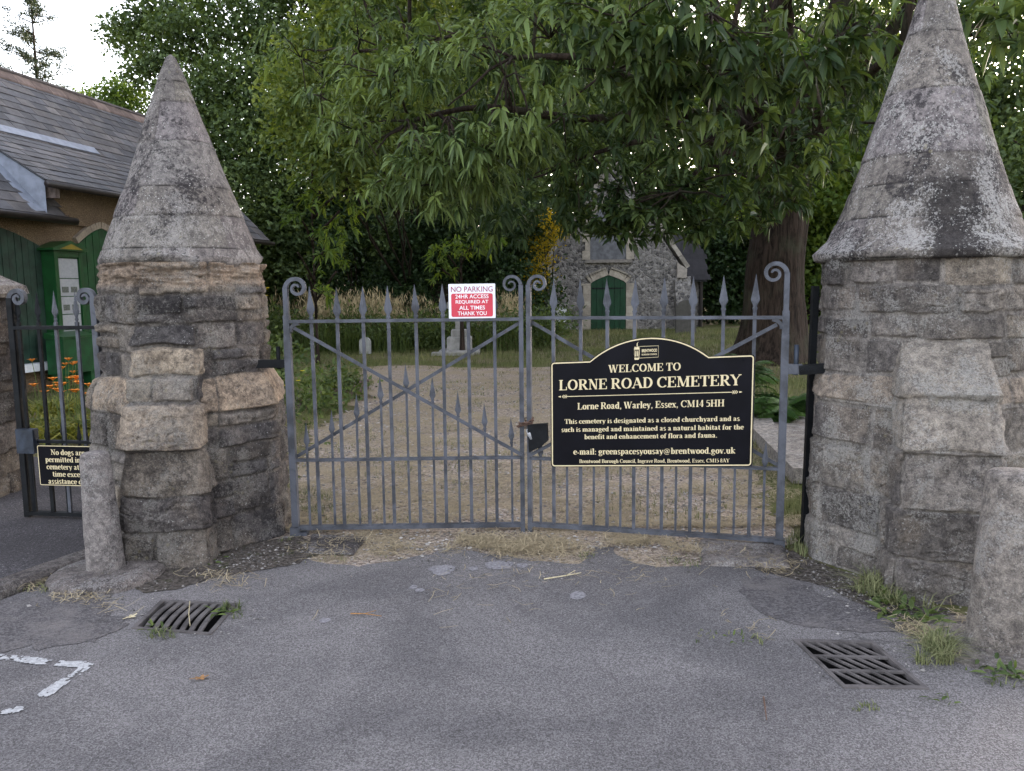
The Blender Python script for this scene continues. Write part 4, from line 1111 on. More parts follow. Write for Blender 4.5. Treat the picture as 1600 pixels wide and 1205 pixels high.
eq([(cxr - .001, cz_ + hh * .46), (cxr + .005, cz_ + hh * .50), (cxr + .004, cz_ + hh * .72), (cxr + .010, cz_ + hh * .88), (cxr - .001, cz_ + hh * .74)])
em.build('emblem', M['gold'], wt)
mid = ((bx0 + tr[0]) / 2 + .003, (bl[1] + tr[1]) / 2)
sans('BRENTWOOD', hh * .26, lambda u, v, d: SG(u + mid[0], v + mid[1] + hh * .12, d), D0 + .0013, (tr[0] - bx0) * .80, .03).build('lettering', M['gold'], wt)
sans('BOROUGH COUNCIL', hh * .14, lambda u, v, d: SG(u + mid[0], v + mid[1] - hh * .20, d), D0 + .0013, (tr[0] - bx0) * .80, .02).build('lettering', M['gold'], wt)
q = MB()
for px, py in ((870, 576), (1162, 563), (876, 718), (1168, 717)):
    s_, z_ = sgp(px, py); q.add(*tube([SG(s_, z_, D0 - .002), SG(s_, z_, D0 + .003), SG(s_, z_, D0 + .004)], [.0055, .0055, .003], 10))
q.build('screw', M['sign_black'], wt, smooth=True)

# ---- no parking sign on the left leaf
D1 = 0.03
TL, TR_, BR, BL = (GL.sz(*p, D1) for p in ((700, 444), (773, 443), (775, 497), (702, 498)))
x0, x1 = (TL[0] + BL[0]) / 2, (TR_[0] + BR[0]) / 2; z0, z1 = (BL[1] + BR[1]) / 2, (TL[1] + TR_[1]) / 2
c0 = np.array(((x0 + x1) / 2, (z0 + z1) / 2)); W, Hh = x1 - x0, z1 - z0; t2 = 0.5 * ((BR[1] - BL[1]) + (TR_[1] - TL[1])) / W
def NP(a, z, d): return GL(c0[0] + a, c0[1] + z + t2 * a, d)
t = thing('parking_sign', 'small white and red no parking sign fixed to the top of the left gate', 'sign', NP(0, -Hh / 2, D1))
q = MB(); q.add(*poly_prism(round_rect(-W / 2, W / 2, -Hh / 2, Hh / 2, .004, 3), NP, D1 - .004, D1)); q.build('board', M['sign_white'], t)
q = MB(); P = round_rect(-W * .445, W * .445, -Hh * .455, Hh * .22, .012, 6); q.add(*poly_prism(P, NP, D1 + .0003, D1 + .0009)); q.build('red_panel', M['sign_red'], t)
sans('NO PARKING', Hh * .155, lambda u, v, d: NP(u, v + Hh * .345, d), D1 + .0012, W * .89, .004).build('lettering', M['text_red'], t)
for i, (txt, w_) in enumerate((('24HR ACCESS', .71), ('REQUIRED AT', .70), ('ALL TIMES', .55), ('THANK YOU', .62))):
    sans(txt, Hh * .115, lambda u, v, d, i=i: NP(u, v + Hh * (.135 - i * .163), d), D1 + .0016, W * w_, .012).build('lettering', M['text_white'], t)

# ---- no dogs sign on the side gate
D2 = 0.04
TL, BL = PG.sz(57, 696, D2), PG.sz(64, 758, D2); x0 = (TL[0] + BL[0]) / 2; z0, z1 = BL[1], TL[1]
Hh = z1 - z0; W = Hh * 1.62
def ND(a, z, d): return PG(x0 + W / 2 + a, (z0 + z1) / 2 + z, d)
t = thing('dogs_sign', 'small black sign about dogs on the side gate, half hidden by the bollard', 'sign', ND(0, -Hh / 2, D2))
out = round_rect(-W / 2, W / 2, -Hh / 2, Hh / 2, .012)
q = MB(); q.add(*poly_prism(out, ND, D2 - .006, D2)); q.build('board', M['sign_black'], t)
outline_strip(out, 0.005, ND, D2 + .001).build('border', M['gold'], t)
for i, (txt, w_) in enumerate((('No dogs are', .565), ('permitted in the', .76), ('cemetery at any', .74), ('time except', .56), ('assistance dogs', .72))):
    roman(txt, Hh * .135, lambda u, v, d, i=i: ND(u, v + Hh * (.27 - i * .182), d), D2 + .001, 1.0, width=W * w_).build('lettering', M['gold'], t)
# ------------------------------------------------------------------ bollards, side pier, drain grates
def lathe_rough(name, c, prof, tint, mat, parent, seed, amp=0.006, n=160, dz=0.010, lean=(0, 0)):
    pz, pr = zip(*prof)
    # resample along the profile
    P = np.array([(r, z) for z, r in prof]); seg = np.r_[0, np.cumsum(np.linalg.norm(np.diff(P, axis=0), axis=1))]
    t = np.linspace(0, seg[-1], int(seg[-1] / dz) + 2); rr_ = np.interp(t, seg, P[:, 0]); zz_ = np.interp(t, seg, P[:, 1])
    th = np.linspace(0, 2 * np.pi, n, endpoint=False)
    THg, Rg = np.meshgrid(th, rr_); _, Zg = np.meshgrid(th, zz_); THg, Rg, Zg = THg.ravel(), Rg.ravel(), Zg.ravel()
    p = np.c_[np.cos(THg) * Rg, np.sin(THg) * Rg, Zg]
    d = amp * fbm(p * 9, seed, 5, .6) + amp * .6 * fbm(p * 3, seed + 2, 2)
    pits = np.minimum(0, fbm(p * 28, seed + 4, 3) + .28) * amp * 2.5
    Rg = np.maximum(Rg + (d + pits) * np.minimum(1, Rg / .05), 0.0005)
    C = np.array(tint) * (1 + .3 * fbm(p * 4, seed + 6, 4))[:, None]
    q = MB(); q.add(np.c_[c[0] + Rg * np.cos(THg) + lean[0] * Zg, c[1] + Rg * np.sin(THg) + lean[1] * Zg, Zg], [grid_faces(n, len(rr_), True)], C)
    return q.build(name, mat, parent, smooth=True)

bc = G(151, 912) + np.array((0, .115, 0))
t = thing('stone_bollard', 'grey stone bollard on a round concrete footing in front of the left pillar', 'bollard', (bc[0], bc[1], 0), 'pair of bollards')
lathe_rough('post', bc, [(0.0, .106), (.06, .102), (.40, .088), (.67, .077), (.70, .073), (.715, .064), (.722, .04), (.724, .002)], (.215, .20, .198), M['bollard'], t, 71, .006, lean=(-.028, 0))
fc = bc + np.array((.005, -.01, 0))
lathe_rough('footing', fc, [(-.03, .31), (.03, .295), (.05, .26), (.058, .20), (.06, .10)], (.165, .15, .145), M['bollard'], t, 72, .016)
bc = G(1566, 1032) + np.array((.085, .14, 0))
t = thing('stone_bollard', 'pale lichen-spotted stone bollard beside the drain, in front of the right pillar', 'bollard', (bc[0], bc[1], 0), 'pair of bollards')
lathe_rough('post', bc, [(0.0, .150), (.06, .144), (.40, .131), (.74, .116), (.775, .111), (.79, .096), (.797, .06), (.80, .002)], (.225, .205, .19), M['bollard'], t, 75, .006, lean=(.012, 0))
lathe_rough('footing', bc, [(-.03, .34), (.004, .33), (.012, .25), (.016, .15)], (.18, .165, .155), M['bollard'], t, 76, .016)

# low pier at the far left
sc0 = np.array((-4.22, 6.10))
t = thing('side_pier', 'low rubble stone pier with a pyramid coping at the far left of the side gate', 'gate pier', (*sc0, 0))
a = .285; Lu = 8 * a; nu = int(Lu / .0085); zz = np.arange(0, 1.60, .0085)
U_, Z_ = np.meshgrid(np.linspace(0, Lu, nu, endpoint=False), zz); U_ = U_.ravel(); Z_ = Z_.ravel()
H, C, _ = masonry(U_, Z_, Lu, [-.1, .2, .38, .6, .84, 1.0, 1.22, 1.4, 1.7], 88, .14, .34, relief=.022, rough=.018, warp=.04, pal=[(.10, .085, .075), (.14, .115, .095), (.075, .068, .066), (.16, .14, .12), (.12, .108, .10)])
th = U_ / Lu * 2 * math.pi; rs = a / np.maximum(np.abs(np.cos(th)), np.abs(np.sin(th))); rs = np.minimum(rs, a * 1.33) + H - .012
q = MB(); q.add(np.c_[sc0[0] + rs * np.cos(th), sc0[1] + rs * np.sin(th), Z_], [grid_faces(nu, len(zz), True)], C); q.build('shaft', M['rubble'], t, smooth=True)
n_ = 60
u, v = np.meshgrid(np.linspace(-1, 1, n_), np.linspace(-1, 1, n_)); u = u.ravel(); v = v.ravel(); e = np.maximum(np.abs(u), np.abs(v))
w_ = fbm(np.c_[u * 3, v * 3, u * 0], 90, 5)
q = MB(); q.add(np.c_[sc0[0] + u * .36, sc0[1] + v * .36, 1.655 + (1 - e) * .24 - .055 * sstep(.97, 1.0, e) + w_ * .012], [grid_faces(n_, n_)], np.array((.17, .155, .145)) * (1 + .3 * w_)[:, None])
q.add(*abox(sc0[0] - .34, sc0[0] + .34, sc0[1] - .34, sc0[1] + .34, 1.575, 1.604), (.17, .155, .145))
q.build('coping', M['cap'], t, smooth=False)

# ---- drain grates: a frame and bars let into the road, with a silted gully below
def grate(name, label, Q, slots, curved=False):
    Q = [np.array(q_) for q_ in Q]   # four corners, in order round
    c = np.mean(Q, 0)
    t = thing(name, label, 'drain', (*c, 0), 'drain covers in the forecourt')
    def bi(u, v): return (1 - u) * (1 - v) * Q[0] + u * (1 - v) * Q[1] + u * v * Q[2] + (1 - u) * v * Q[3]
    def prism(path_u, name, z0, z1, q):   # polygon in (u, v)
        P = [bi(*p) for p in path_u]
        ar = sum(P[i][0] * P[(i + 1) % len(P)][1] - P[(i + 1) % len(P)][0] * P[i][1] for i in range(len(P)))
        if ar < 0: P = P[::-1]
        q.add(*poly_prism(P, lambda a_, b_, d: np.array((a_, b_, d)), z0, z1))
    fu, fv = 0.055, 0.055
    q = MB()
    for P in ([(0, 0), (1, 0), (1 - fu, fv), (fu, fv)], [(1, 0), (1, 1), (1 - fu, 1 - fv), (1 - fu, fv)], [(1, 1), (0, 1), (fu, 1 - fv), (1 - fu, 1 - fv)], [(0, 1), (0, 0), (fu, fv), (fu, 1 - fv)]):
        prism(P, '', -.02, .006, q)
    q.build('frame', M['grate'], t)
    for P in slots(fu, fv):
        q = MB(); prism(P, '', -.005, .004, q); q.build('bar', M['grate'], t)
    q = MB(); V = []
    for z in (-.012, -.17): V += [np.array((*q_, z)) for q_ in Q]
    i = np.arange(4); j = (i + 1) % 4
    q.add(V, [np.stack((i, j, j + 4, i + 4), -1), np.array([[4, 5, 6, 7]])]); q.build('gully', M['pit'], t)
    return t
def slots_l(fu, fv):
    n_ = 8; out = []
    for k in range(1, n_):
        v0 = fv + (1 - 2 * fv) * k / n_; w_ = .030
        A, B = [], []
        for i in range(9):
            u_ = fu + (1 - 2 * fu) * i / 8; b_ = .035 * math.sin(math.pi * i / 8)
            A.append((u_, v0 - w_ - b_)); B.append((u_, v0 + w_ - b_))
        out.append(A + B[::-1])
    return out
def slots_r(fu, fv):
    # two ribs across, short bars between them
    out = []
    for u_ in (.36, .66): out.append([(u_ - .022, fv), (u_ + .022, fv), (u_ + .022, 1 - fv), (u_ - .022, 1 - fv)])
    cells = ((fu, .338, 0), (.382, .638, .06), (.682, 1 - fu, .03))
    for a_, b_, off in cells:
        n_ = 6
        for k in range(1, n_):
            v0 = fv + (1 - 2 * fv) * (k / n_); w_ = .019; sl = .085
            out.append([(a_, v0 - w_ - sl), (b_, v0 - w_ + sl), (b_, v0 + w_ + sl), (a_, v0 + w_ - sl)])
    return out
grate('drain_grate', 'rectangular rusty drain grate with curved bars in the road in front of the left pillar', [GRATE_L[1], GRATE_L[0], GRATE_L[3], GRATE_L[2]], slots_l)
grate('drain_grate', 'diamond-shaped iron drain grate with short slots in the road beside the right bollard', GRATE_R, slots_r)
# ------------------------------------------------------------------ lodge on the left
LA = np.array((at(60, 343, 13.0)[0], 13.0)); az = R(10.4)
LD = np.array((math.sin(az), math.cos(az))); LN = np.array((-math.cos(az), math.sin(az)))   # along, and back from the drive
def LP(s, w, z):
    p = LA + LD * s + LN * w
    return np.array((p[0], p[1], z))
LN3 = np.array((*LN, 0.0)); LD3 = np.array((*LD, 0.0))
def lsz(px, py, w):
    P = on_plane(px, py, LP(0, w, 0), LN3); return float(np.dot(P[:2] - LA, LD)), float(P[2])
EZ, RZ, RW = 2.86, 5.93, 3.06
S0, S1 = -7.0, 7.8
lodge = thing('lodge', 'pebble-dashed lodge with a steep slate roof and green doors behind the left pillar', 'building', LP(0.5, RW, 0))
rk = (RZ - EZ) / RW
WW = 0.36
q = MB()
def quad(q, a, b, c, d, tint=None): q.add([a, b, c, d], [np.array([[0, 1, 2, 3]])], tint)
zt = EZ + rk * WW
quad(q, LP(S0 + .2, WW, -.1), LP(S1 - .25, WW, -.1), LP(S1 - .25, WW, zt - .08), LP(S0 + .2, WW, zt - .08))
back = 2 * RW - WW
quad(q, LP(S0 + .2, back, -.1), LP(S0 + .2, back, zt - .08), LP(S1 - .25, back, zt - .08), LP(S1 - .25, back, -.1))
for s in (S0 + .2, S1 - .25):
    V = [LP(s, WW, -.1), LP(s, WW, zt - .08), LP(s, RW, RZ - .12), LP(s, back, zt - .08), LP(s, back, -.1)]
    q.add(V, [np.array([[0, 1, 2, 3, 4]])])
HS0, HS1, HZ, HW, HT = 0.2, 5.4, 3.44, 1.5, EZ + rk * 1.5
ES = lsz(112, 345, 0.0)[0]      # where the lower eave stops against the taller doorway
hk = (HT - HZ) / HW
# raised wall under the hood
q.add(*box((LP((HS0 + HS1) / 2, WW - .0, 3.2)), (LD3, LN3, XYZ[2]), ((HS1 - HS0) / 2 - .12, .06, .42)))
q.build('wall', M['roughcast'], lodge)
# slates: every slate its own thin slab on the slope
def slate_slope(s0, s1, w0, zfun, length, rise, name, seed, course=0.235, width=0.36, skip=None, thick=0.012):
    rr = random.Random(seed); q = MB(); nrow = int(length / course) + 1
    run = math.hypot(1, rise); dw, dz = 1 / run, rise / run
    up = np.array((LN[0] * dw, LN[1] * dw, dz)); nrm = np.array((-LN[0] * dz, -LN[1] * dz, dw))
    for r_ in range(nrow):
        t0 = r_ * course
        s = s0 - rr.uniform(0, width) if True else s0
        while s < s1:
            wd = width * rr.uniform(.75, 1.15); a = max(s, s0); b = min(s + wd - .005, s1); s += wd
            if b - a < .03: continue
            tl = min(course + .07, length - t0)
            if skip and skip((a + b) / 2, t0): continue
            if tl < .03: continue
            base = LP((a + b) / 2, w0, zfun)
            c = base + up * (t0 + tl / 2) + nrm * (.012 + .006 * rr.random())
            tw = rr.uniform(-.006, .006)
            u2 = unit(up + nrm * (-.045 + rr.uniform(-.006, .006)) + LD3 * tw); n2 = unit(nrm + up * .045)
            k = rr.uniform(.72, 1.25)
            col = np.array(rr.choice(((.078, .076, .082), (.088, .082, .085), (.064, .063, .070), (.098, .089, .088)))) * k
            q.add(*box(c, (unit(LD3 - u2 * np.dot(LD3, u2)), u2, n2), ((b - a) / 2, tl / 2, thick / 2)), col)
    return q
full = math.hypot(RW, RZ - EZ)
q = slate_slope(S0, S1, 0.0, EZ, full - .05, rk, 'r', 4, skip=lambda s_, t_: ES < s_ < HS1 and t_ < 1.75)
for sa_, sb_, w0_ in ((S0, ES, .02), (ES, HS1, 1.3), (HS1, S1, .02)):
    quad(q, LP(sa_, w0_, EZ + rk * w0_ - .05), LP(sb_, w0_, EZ + rk * w0_ - .05), LP(sb_, RW, RZ - .03), LP(sa_, RW, RZ - .03), (.05, .045, .045))
quad(q, LP(S0, 2 * RW, EZ), LP(S0, RW, RZ), LP(S1, RW, RZ), LP(S1, 2 * RW, EZ), (.07, .068, .07))
rf = q.build('roof', M['slate'], lodge)
q = MB(); rr = random.Random(5); s = S0
while s < S1:
    e = min(s + .46, S1)
    prof = [(-.20, -.20), (-.19, -.165), (-.06, -.03), (0, .005), (.06, -.03), (.19, -.165), (.20, -.20)]
    q.add(*loft([[LP(x, RW + a_, RZ + .06 + b_ * 1.1) for a_, b_ in prof] for x in (s + .004, e - .004)]), np.array((.155, .115, .10)) * rr.uniform(.7, 1.2)); s += .46
q.add(*tube([LP(S0, RW, RZ + .075), LP(S1, RW, RZ + .075)], .05, 8), (.11, .095, .09))
q.build('ridge', M['brickish'], rf)
q = slate_slope(HS0 - .05, HS1, -.06, HZ - hk * .06, math.hypot(HW, HT - HZ) + .02, hk, 'h', 9)
quad(q, LP(HS0 - .03, -.03, HZ - .035), LP(HS1, -.03, HZ - .035), LP(HS1, HW, HT - .02), LP(HS0 - .03, HW, HT - .02), (.05, .045, .045))
hd = q.build('hood_roof', M['slate'], lodge)
q = MB()
q.add([LP(HS0, .0, EZ + .03), LP(HS0, .0, HZ - .01), LP(HS0, HW, HT), LP(HS0, HW * .5, EZ + rk * HW * .5)], [np.array([[0, 1, 2, 3]])])
up = unit(np.array((LN[0], LN[1], rk))); nr = unit(np.array((-LN[0] * rk, -LN[1] * rk, 1)))
fe = lsz(158, 262, HW)[0]
q.add(*box(LP((HS0 + fe) / 2 - .1, HW + .09, HT + rk * .09) + nr * .035, (LD3, up, nr), ((fe - HS0) / 2 + .1, .10, .006)))
q.add([LP(HS0 - .26, .02, EZ + .05) , LP(HS0, .02, EZ + .07), LP(HS0, HW, HT + .05), LP(HS0 - .10, HW, HT + .05)], [np.array([[0, 1, 2, 3]])])
q.build('flashing', M['lead'], hd)
q = MB(); q.add(*tube([LP(S0, -.07, EZ - .05), LP(ES + .02, -.07, EZ - .06)], .062, 10)); q.add(*tube([LP(HS1 - .2, -.07, EZ - .05), LP(S1 + .05, -.07, EZ - .06)], .05, 10))
q.add(*tube([LP(HS0 - .1, -.12, HZ - .09), LP(HS1, -.12, HZ - .10)], .055, 10))
q.build('gutter', M['gutter'], lodge, smooth=True)
q = MB()
for sa_, sb_ in ((S0, ES), (HS1, S1)): q.add(*box(LP((sa_ + sb_) / 2, .19, EZ + .02), (LD3, LN3, XYZ[2]), ((sb_ - sa_) / 2 - .02, .17, .02)))
q.add(*box(LP((HS0 + HS1) / 2, .16, HZ + .0), (LD3, LN3, XYZ[2]), ((HS1 - HS0) / 2 - .1, .15, .018)))
q.add(*box(LP(HS0 + .12, .1, HZ - .16), (LD3, LN3, XYZ[2]), (.05, .22, .14)))
q.build('soffit', M['timber'], lodge)
# doors
def arch_outline(s0, s1, zb, zs, za, n=10):
    m_ = (s0 + s1) / 2; P = [(s0, zb), (s1, zb)]
    for i in range(n + 1):
        t = i / n; P.append((s1 + (m_ - s1) * t, zs + (za - zs) * math.sin(t * math.pi / 2 * .86) / math.sin(math.pi / 2 * .86)))
    for i in range(1, n + 1):
        t = i / n; P.append((m_ + (s0 - m_) * t, za + (zs - za) * (1 - math.sin((1 - t) * math.pi / 2 * .86) / math.sin(math.pi / 2 * .86))))
    return P
def boards(name, P, w, mat, bw=.13):
    """arched door leaf of upright boards, each a few mm proud with grooves"""
    q = MB(); s0 = min(p[0] for p in P); s1 = max(p[0] for p in P)
    q.add(*poly_prism(P, lambda a, b, d: LP(a, w - d, b), 0.0, .03))
    pr = P[2:]; xs = np.array([p[0] for p in pr])[::-1]; zs_ = np.array([p[1] for p in pr])[::-1]; zb = P[0][1]
    n_ = max(2, int((s1 - s0) / bw))
    for i in range(n_):
        a, b = s0 + (s1 - s0) * i / n_ + .006, s0 + (s1 - s0) * (i + 1) / n_ - .006
        T = [(a, zb + .01), (b, zb + .01), (b, float(np.interp(b, xs, zs_)) - .015), (a, float(np.interp(a, xs, zs_)) - .015)]
        q.add(*poly_prism(T, lambda a_, b_, d: LP(a_, w - d, b_), .032, .046 + .003 * (i % 3)))
    return q.build(name, mat, lodge)
dz0 = 0.25
a0, z_ = lsz(57, 380, WW); zb = lsz(57, 566, WW)[1]
a1 = a0 - 1.9
za = lsz(2, 360, WW)[1]; zs_ = lsz(57, 384, WW)[1]
d1 = boards('door', arch_outline(a1, a0, zb, zs_, za + .06), WW - .02, M['green_dark'])
d1['label'] = 'faded dark green boarded door'
q = MB(); q.add(*box(LP((a0 + a1) / 2, WW - .12, zb - .06), (LD3, LN3, XYZ[2]), ((a0 - a1) / 2 + .35, .14, .06))); q.build('threshold', M['white_paint'], d1)
b0 = lsz(116, 360, WW)[0]; b1 = b0 + 1.25; zb2 = lsz(130, 600, WW)[1]; za2 = lsz(138, 356, WW)[1]; zs2 = za2 - .30
P = arch_outline(b0, b1, max(zb2, .0), zs2, za2)
d2 = boards('door', P, WW - .02, M['green_door'], .16); d2['label'] = 'brighter green door under a stone arch'
q = MB(); pr = P[2:]
for i in range(len(pr) - 1):
    a, b = np.array(pr[i]), np.array(pr[i + 1]); t = unit(b - a); nn = np.array((t[1], -t[0]))
    if nn[1] < 0: nn = -nn
    T = [tuple(a + nn * .005), tuple(b + nn * .005), tuple(b + nn * .12), tuple(a + nn * .12)]
    q.add(*poly_prism(T, lambda a_, b_, d: LP(a_, WW - d, b_), -.02, .07 + .002 * (i % 2)), (.30, .25, .20))
q.build('arch', M['dressed'], d2)
# notice board: cabinet with a gilded pediment, standing against the wall
w_f = WW - .30
n0, n1 = lsz(84, 400, w_f)[0], lsz(128, 400, w_f)[0]
nz0, nz1 = .15, lsz(100, 392, w_f)[1]
nm = (n0 + n1) / 2; nw = (n1 - n0) / 2
nb = thing('notice_board', 'green notice board cabinet with gilded pediment and white notices against the lodge wall', 'notice board', LP(nm, w_f + .15, 0))
q = MB(); q.add(*box(LP(nm, w_f + .16, (nz0 + nz1) / 2), (LD3, LN3, XYZ[2]), (nw, .13, (nz1 - nz0) / 2)))
fwid = nw * .26
for s_, hw in ((n0 + fwid / 2, fwid / 2), (n1 - fwid / 2, fwid / 2)):
    q.add(*box(LP(s_, w_f + .012, (nz0 + nz1) / 2), (LD3, LN3, XYZ[2]), (hw, .018, (nz1 - nz0) / 2 - .002)))
pz0 = lsz(104, 536, w_f)[1]; pz1 = nz1 - .10
for za_, zb_ in ((nz1 - .10, nz1 - .003), (nz0 + .003, pz0)):
    q.add(*box(LP(nm, w_f + .014, (za_ + zb_) / 2), (LD3, LN3, XYZ[2]), (nw - fwid - .002, .016, (zb_ - za_) / 2)))
q.build('cabinet', M['green_board'], nb)
q = MB(); T = [(n0 - .09, nz1), (n1 + .09, nz1), (n1 + .09, nz1 + .035), (nm, nz1 + .17), (n0 - .09, nz1 + .035)]
q.add(*poly_prism(T, lambda a, b, d: LP(a, w_f - .07 + d, b), 0.0, .40)); q.build('pediment', M['green_board'], nb)
q = MB(); T = [(n0 + .06, nz1 + .025), (n1 - .06, nz1 + .025), (nm, nz1 + .115)]; q.add(*poly_prism(T, lambda a, b, d: LP(a, w_f - .074 + d, b), -.006, 0.0)); q.build('gilding', M['gilt'], nb)
rr = random.Random(6); zc = pz1 - .02; i = 0
pw_ = nw - fwid - .015
for hgt_, dark in ((.34, 0), (.30, 2), (.30, 3), (.26, 0), (.30, 1)):
    if zc - hgt_ < pz0: hgt_ = max(.05, zc - pz0 - .01)
    q = MB(); q.add(*box(LP(nm + rr.uniform(-.01, .01), w_f + .022, zc - hgt_ / 2), (LD3, LN3, XYZ[2]), (pw_ * .98, .003, hgt_ / 2 - .008))); pp = q.build('notice', M['paper'], nb)
    if dark:
        q = MB()
        for k in range(2 if dark > 1 else 1):
            q.add(*box(LP(nm + (-.45 + .9 * k) * pw_ * (dark > 1), w_f + .017, zc - hgt_ * .62), (LD3, LN3, XYZ[2]), (pw_ * .32, .002, hgt_ * .16)))
        q.build('picture', M['paper_grey'], pp)
    zc -= hgt_
# green box under the board
g0, g1 = lsz(99, 540, w_f - .35)[0], lsz(150, 540, w_f - .35)[0]; gz = lsz(120, 528, w_f - .35)[1]
gb = thing('storage_box', 'plain green box with a sloping lid in front of the lodge notice board', 'box', LP((g0 + g1) / 2, w_f - .2, 0))
gz0 = lsz(120, 583, w_f - .35)[1]
q = MB(); q.add(*box(LP((g0 + g1) / 2, w_f - .19, (gz + gz0) / 2), (LD3, LN3, XYZ[2]), ((g1 - g0) / 2, .16, (gz - gz0) / 2)))
for k in (-1, 1): q.add(*box(LP((g0 + g1) / 2 + k * (g1 - g0) * .4, w_f - .19, gz0 / 2), (LD3, LN3, XYZ[2]), (.04, .12, gz0 / 2 - .002)))
q.build('body', M['green_door'], gb)
q = MB(); T = [(w_f - .37, gz + .003), (w_f - .02, gz + .003), (w_f - .02, gz + .10), (w_f - .37, gz + .03)]
q.add(*poly_prism(T, lambda a, b, d: LP(d, a, b), g0 - .02, g1 + .02)); q.build('lid', M['green_board'], gb)

# ------------------------------------------------------------------ chapel in the distance
CYY = 31.0
def C2(px, py): p = at(px, py, CYY); return p[0], p[2]
n = NT('knapped_flint_wall')
co = n.mix(0.04, n.co, n.noise(6, 3, fac=False))
sp = n.n("ShaderNodeSeparateColor"); n.put(sp.inputs[0], n.voro(9, out="Color", co=co))
e = n.voro(9, 'DISTANCE_TO_EDGE', co=co)
c = n.mix(sp.outputs[0], (0.050, 0.047, 0.048), (0.31, 0.29, 0.275))
c = n.mix(n.step(e, 0.02, 0.12, 0.9, 0), c, (0.24, 0.22, 0.20))
c = n.mix(n.step(n.noise(0.9, 4), 0.4, 0.7, 0, 0.5), c, n.mix(1.0, c, (0.6, 0.6, 0.6), 'MULTIPLY'))
M['flintwall'] = n.done(n.bsdf(c, 0.8, n.bump(n.step(e, 0, 0.2), 0.9, 0.04), spec=0.3))
xa, _ = C2(853, 500); xb, _ = C2(1065, 500); xm, zap = C2(957, 246); ze = C2(1066, 428)[1]; zea = C2(853, 414)[1]; ze = (ze + zea) / 2
chapel = thing('chapel', 'small flint chapel with steep gable and green pointed door beyond the drive', 'building', (xm, CYY + 4, 0))
xm = (xa + xb) / 2
dx0, dzs = C2(923, 443); dx1, _ = C2(978, 443); dmx, dza = C2(950, 430); dmx = (dx0 + dx1) / 2
wx0, wz0 = C2(922, 406); wx1, _ = C2(978, 406); wza = C2(950, 312)[1]; wzs = C2(950, 350)[1]
def arch2(x0, x1, zb, zs, za, n=8):
    m_ = (x0 + x1) / 2
    P = [(x0, zb), (x1, zb)]
    for i in range(n + 1):
        t = i / n; P.append((x1 + (m_ - x1) * t, zs + (za - zs) * (t ** .75)))
    for i in range(n - 1, -1, -1):
        t = i / n; P.append((x0 + (m_ - x0) * t, zs + (za - zs) * (t ** .75)))
    return P
def plate(P, y0, y1):
    return poly_prism(P, lambda a, b, d: np.array((a, d, b)), y0, y1)
gab = [(xa, -.2), (xb, -.2), (xb, ze), (xm, zap - .25), (xa, ze)]
q = MB(); q.add(*plate(gab, CYY, CYY + .5))
q.add(*abox(xa + .02, xa + .45, CYY + .5, CYY + 11, -.2, ze - .1)); q.add(*abox(xb - .45, xb - .02, CYY + .5, CYY + 11, -.2, ze - .1)); q.build('wall', M['flintwall'], chapel)
def coping(q, x0, z0, x1, z1, n=9):
    a, b = np.array((x0, z0)), np.array((x1, z1)); t = unit(b - a); nn = np.array((-t[1], t[0]));
    if nn[1] < 0: nn = -nn
    rr = random.Random(8)
    for i in range(n):
        p, r_ = a + (b - a) * i / n, a + (b - a) * (i + 1) / n - t * .015
        T = [tuple(p - nn * .0), tuple(r_ - nn * .0), tuple(r_ + nn * .16), tuple(p + nn * .16)]
        q.add(*plate(T, CYY - .10 - .003 * (i % 2), CYY + .55), np.array((.25, .225, .195)) * rr.uniform(.75, 1.15))
q = MB(); coping(q, xa - .14, ze + .0, xm - .02, zap - .22); coping(q, xb + .14, ze + .0, xm + .02, zap - .22)
for s_, x_ in ((-1, xa), (1, xb)):
    q.add(*plate([(x_ - .14 * (s_ < 0) - .22 * (s_ > 0), ze - .35), (x_ + .14 * (s_ > 0) + .22 * (s_ < 0), ze - .35), (x_ + .16 * (s_ > 0) + .22 * (s_ < 0), ze - .02 + .25 * (s_ < 0)), (x_ - .16 * (s_ < 0) - .22 * (s_ > 0), ze - .02 + .25 * (s_ > 0))], CYY - .13, CYY + .4), (.28, .25, .22))
q.build('coping', M['dressed'], chapel)
q = MB()
for s_ in (-1, 1):
    V = [np.array((xm, CYY + .5, zap - .4)), np.array((xm, CYY + 11, zap - .4)), np.array((xm + s_ * (xb - xm + .2), CYY + 11, ze - .25)), np.array((xm + s_ * (xb - xm + .2), CYY + .5, ze - .25))]
    q.add(V, [np.array([[0, 1, 2, 3]])], (.09, .085, .09))
q.build('roof', M['slate'], chapel)
# door, surround and hood
P = arch2(dx0, dx1, 0, dzs, dza)
q = MB()
nbd = 6
q.add(*plate(P, CYY - .012, CYY + .05))
pr = P[2:]; xs_ = np.array([p[0] for p in pr])[::-1]; zs3 = np.array([p[1] for p in pr])[::-1]
for i in range(nbd):
    a, b = dx0 + (dx1 - dx0) * i / nbd + .01, dx0 + (dx1 - dx0) * (i + 1) / nbd - .01
    q.add(*plate([(a, .02), (b, .02), (b, float(np.interp(b, xs_, zs3)) - .02), (a, float(np.interp(a, xs_, zs3)) - .02)], CYY - .035 - .004 * (i % 2), CYY - .014))
M['chapel_green'] = plain('chapel_door_green', (0.002, 0.034, 0.012), 0.55, 0.3, 0.2, 4, 0.1)
dr = q.build('door', M['chapel_green'], chapel)
q = MB()
for z_ in (.45, 1.55): q.add(*abox(dx0 + .05, dx1 - .10, CYY - .05, CYY - .04, z_, z_ + .05))
q.build('strap_hinge', M['iron_black'], dr)
q = MB(); rr = random.Random(3)
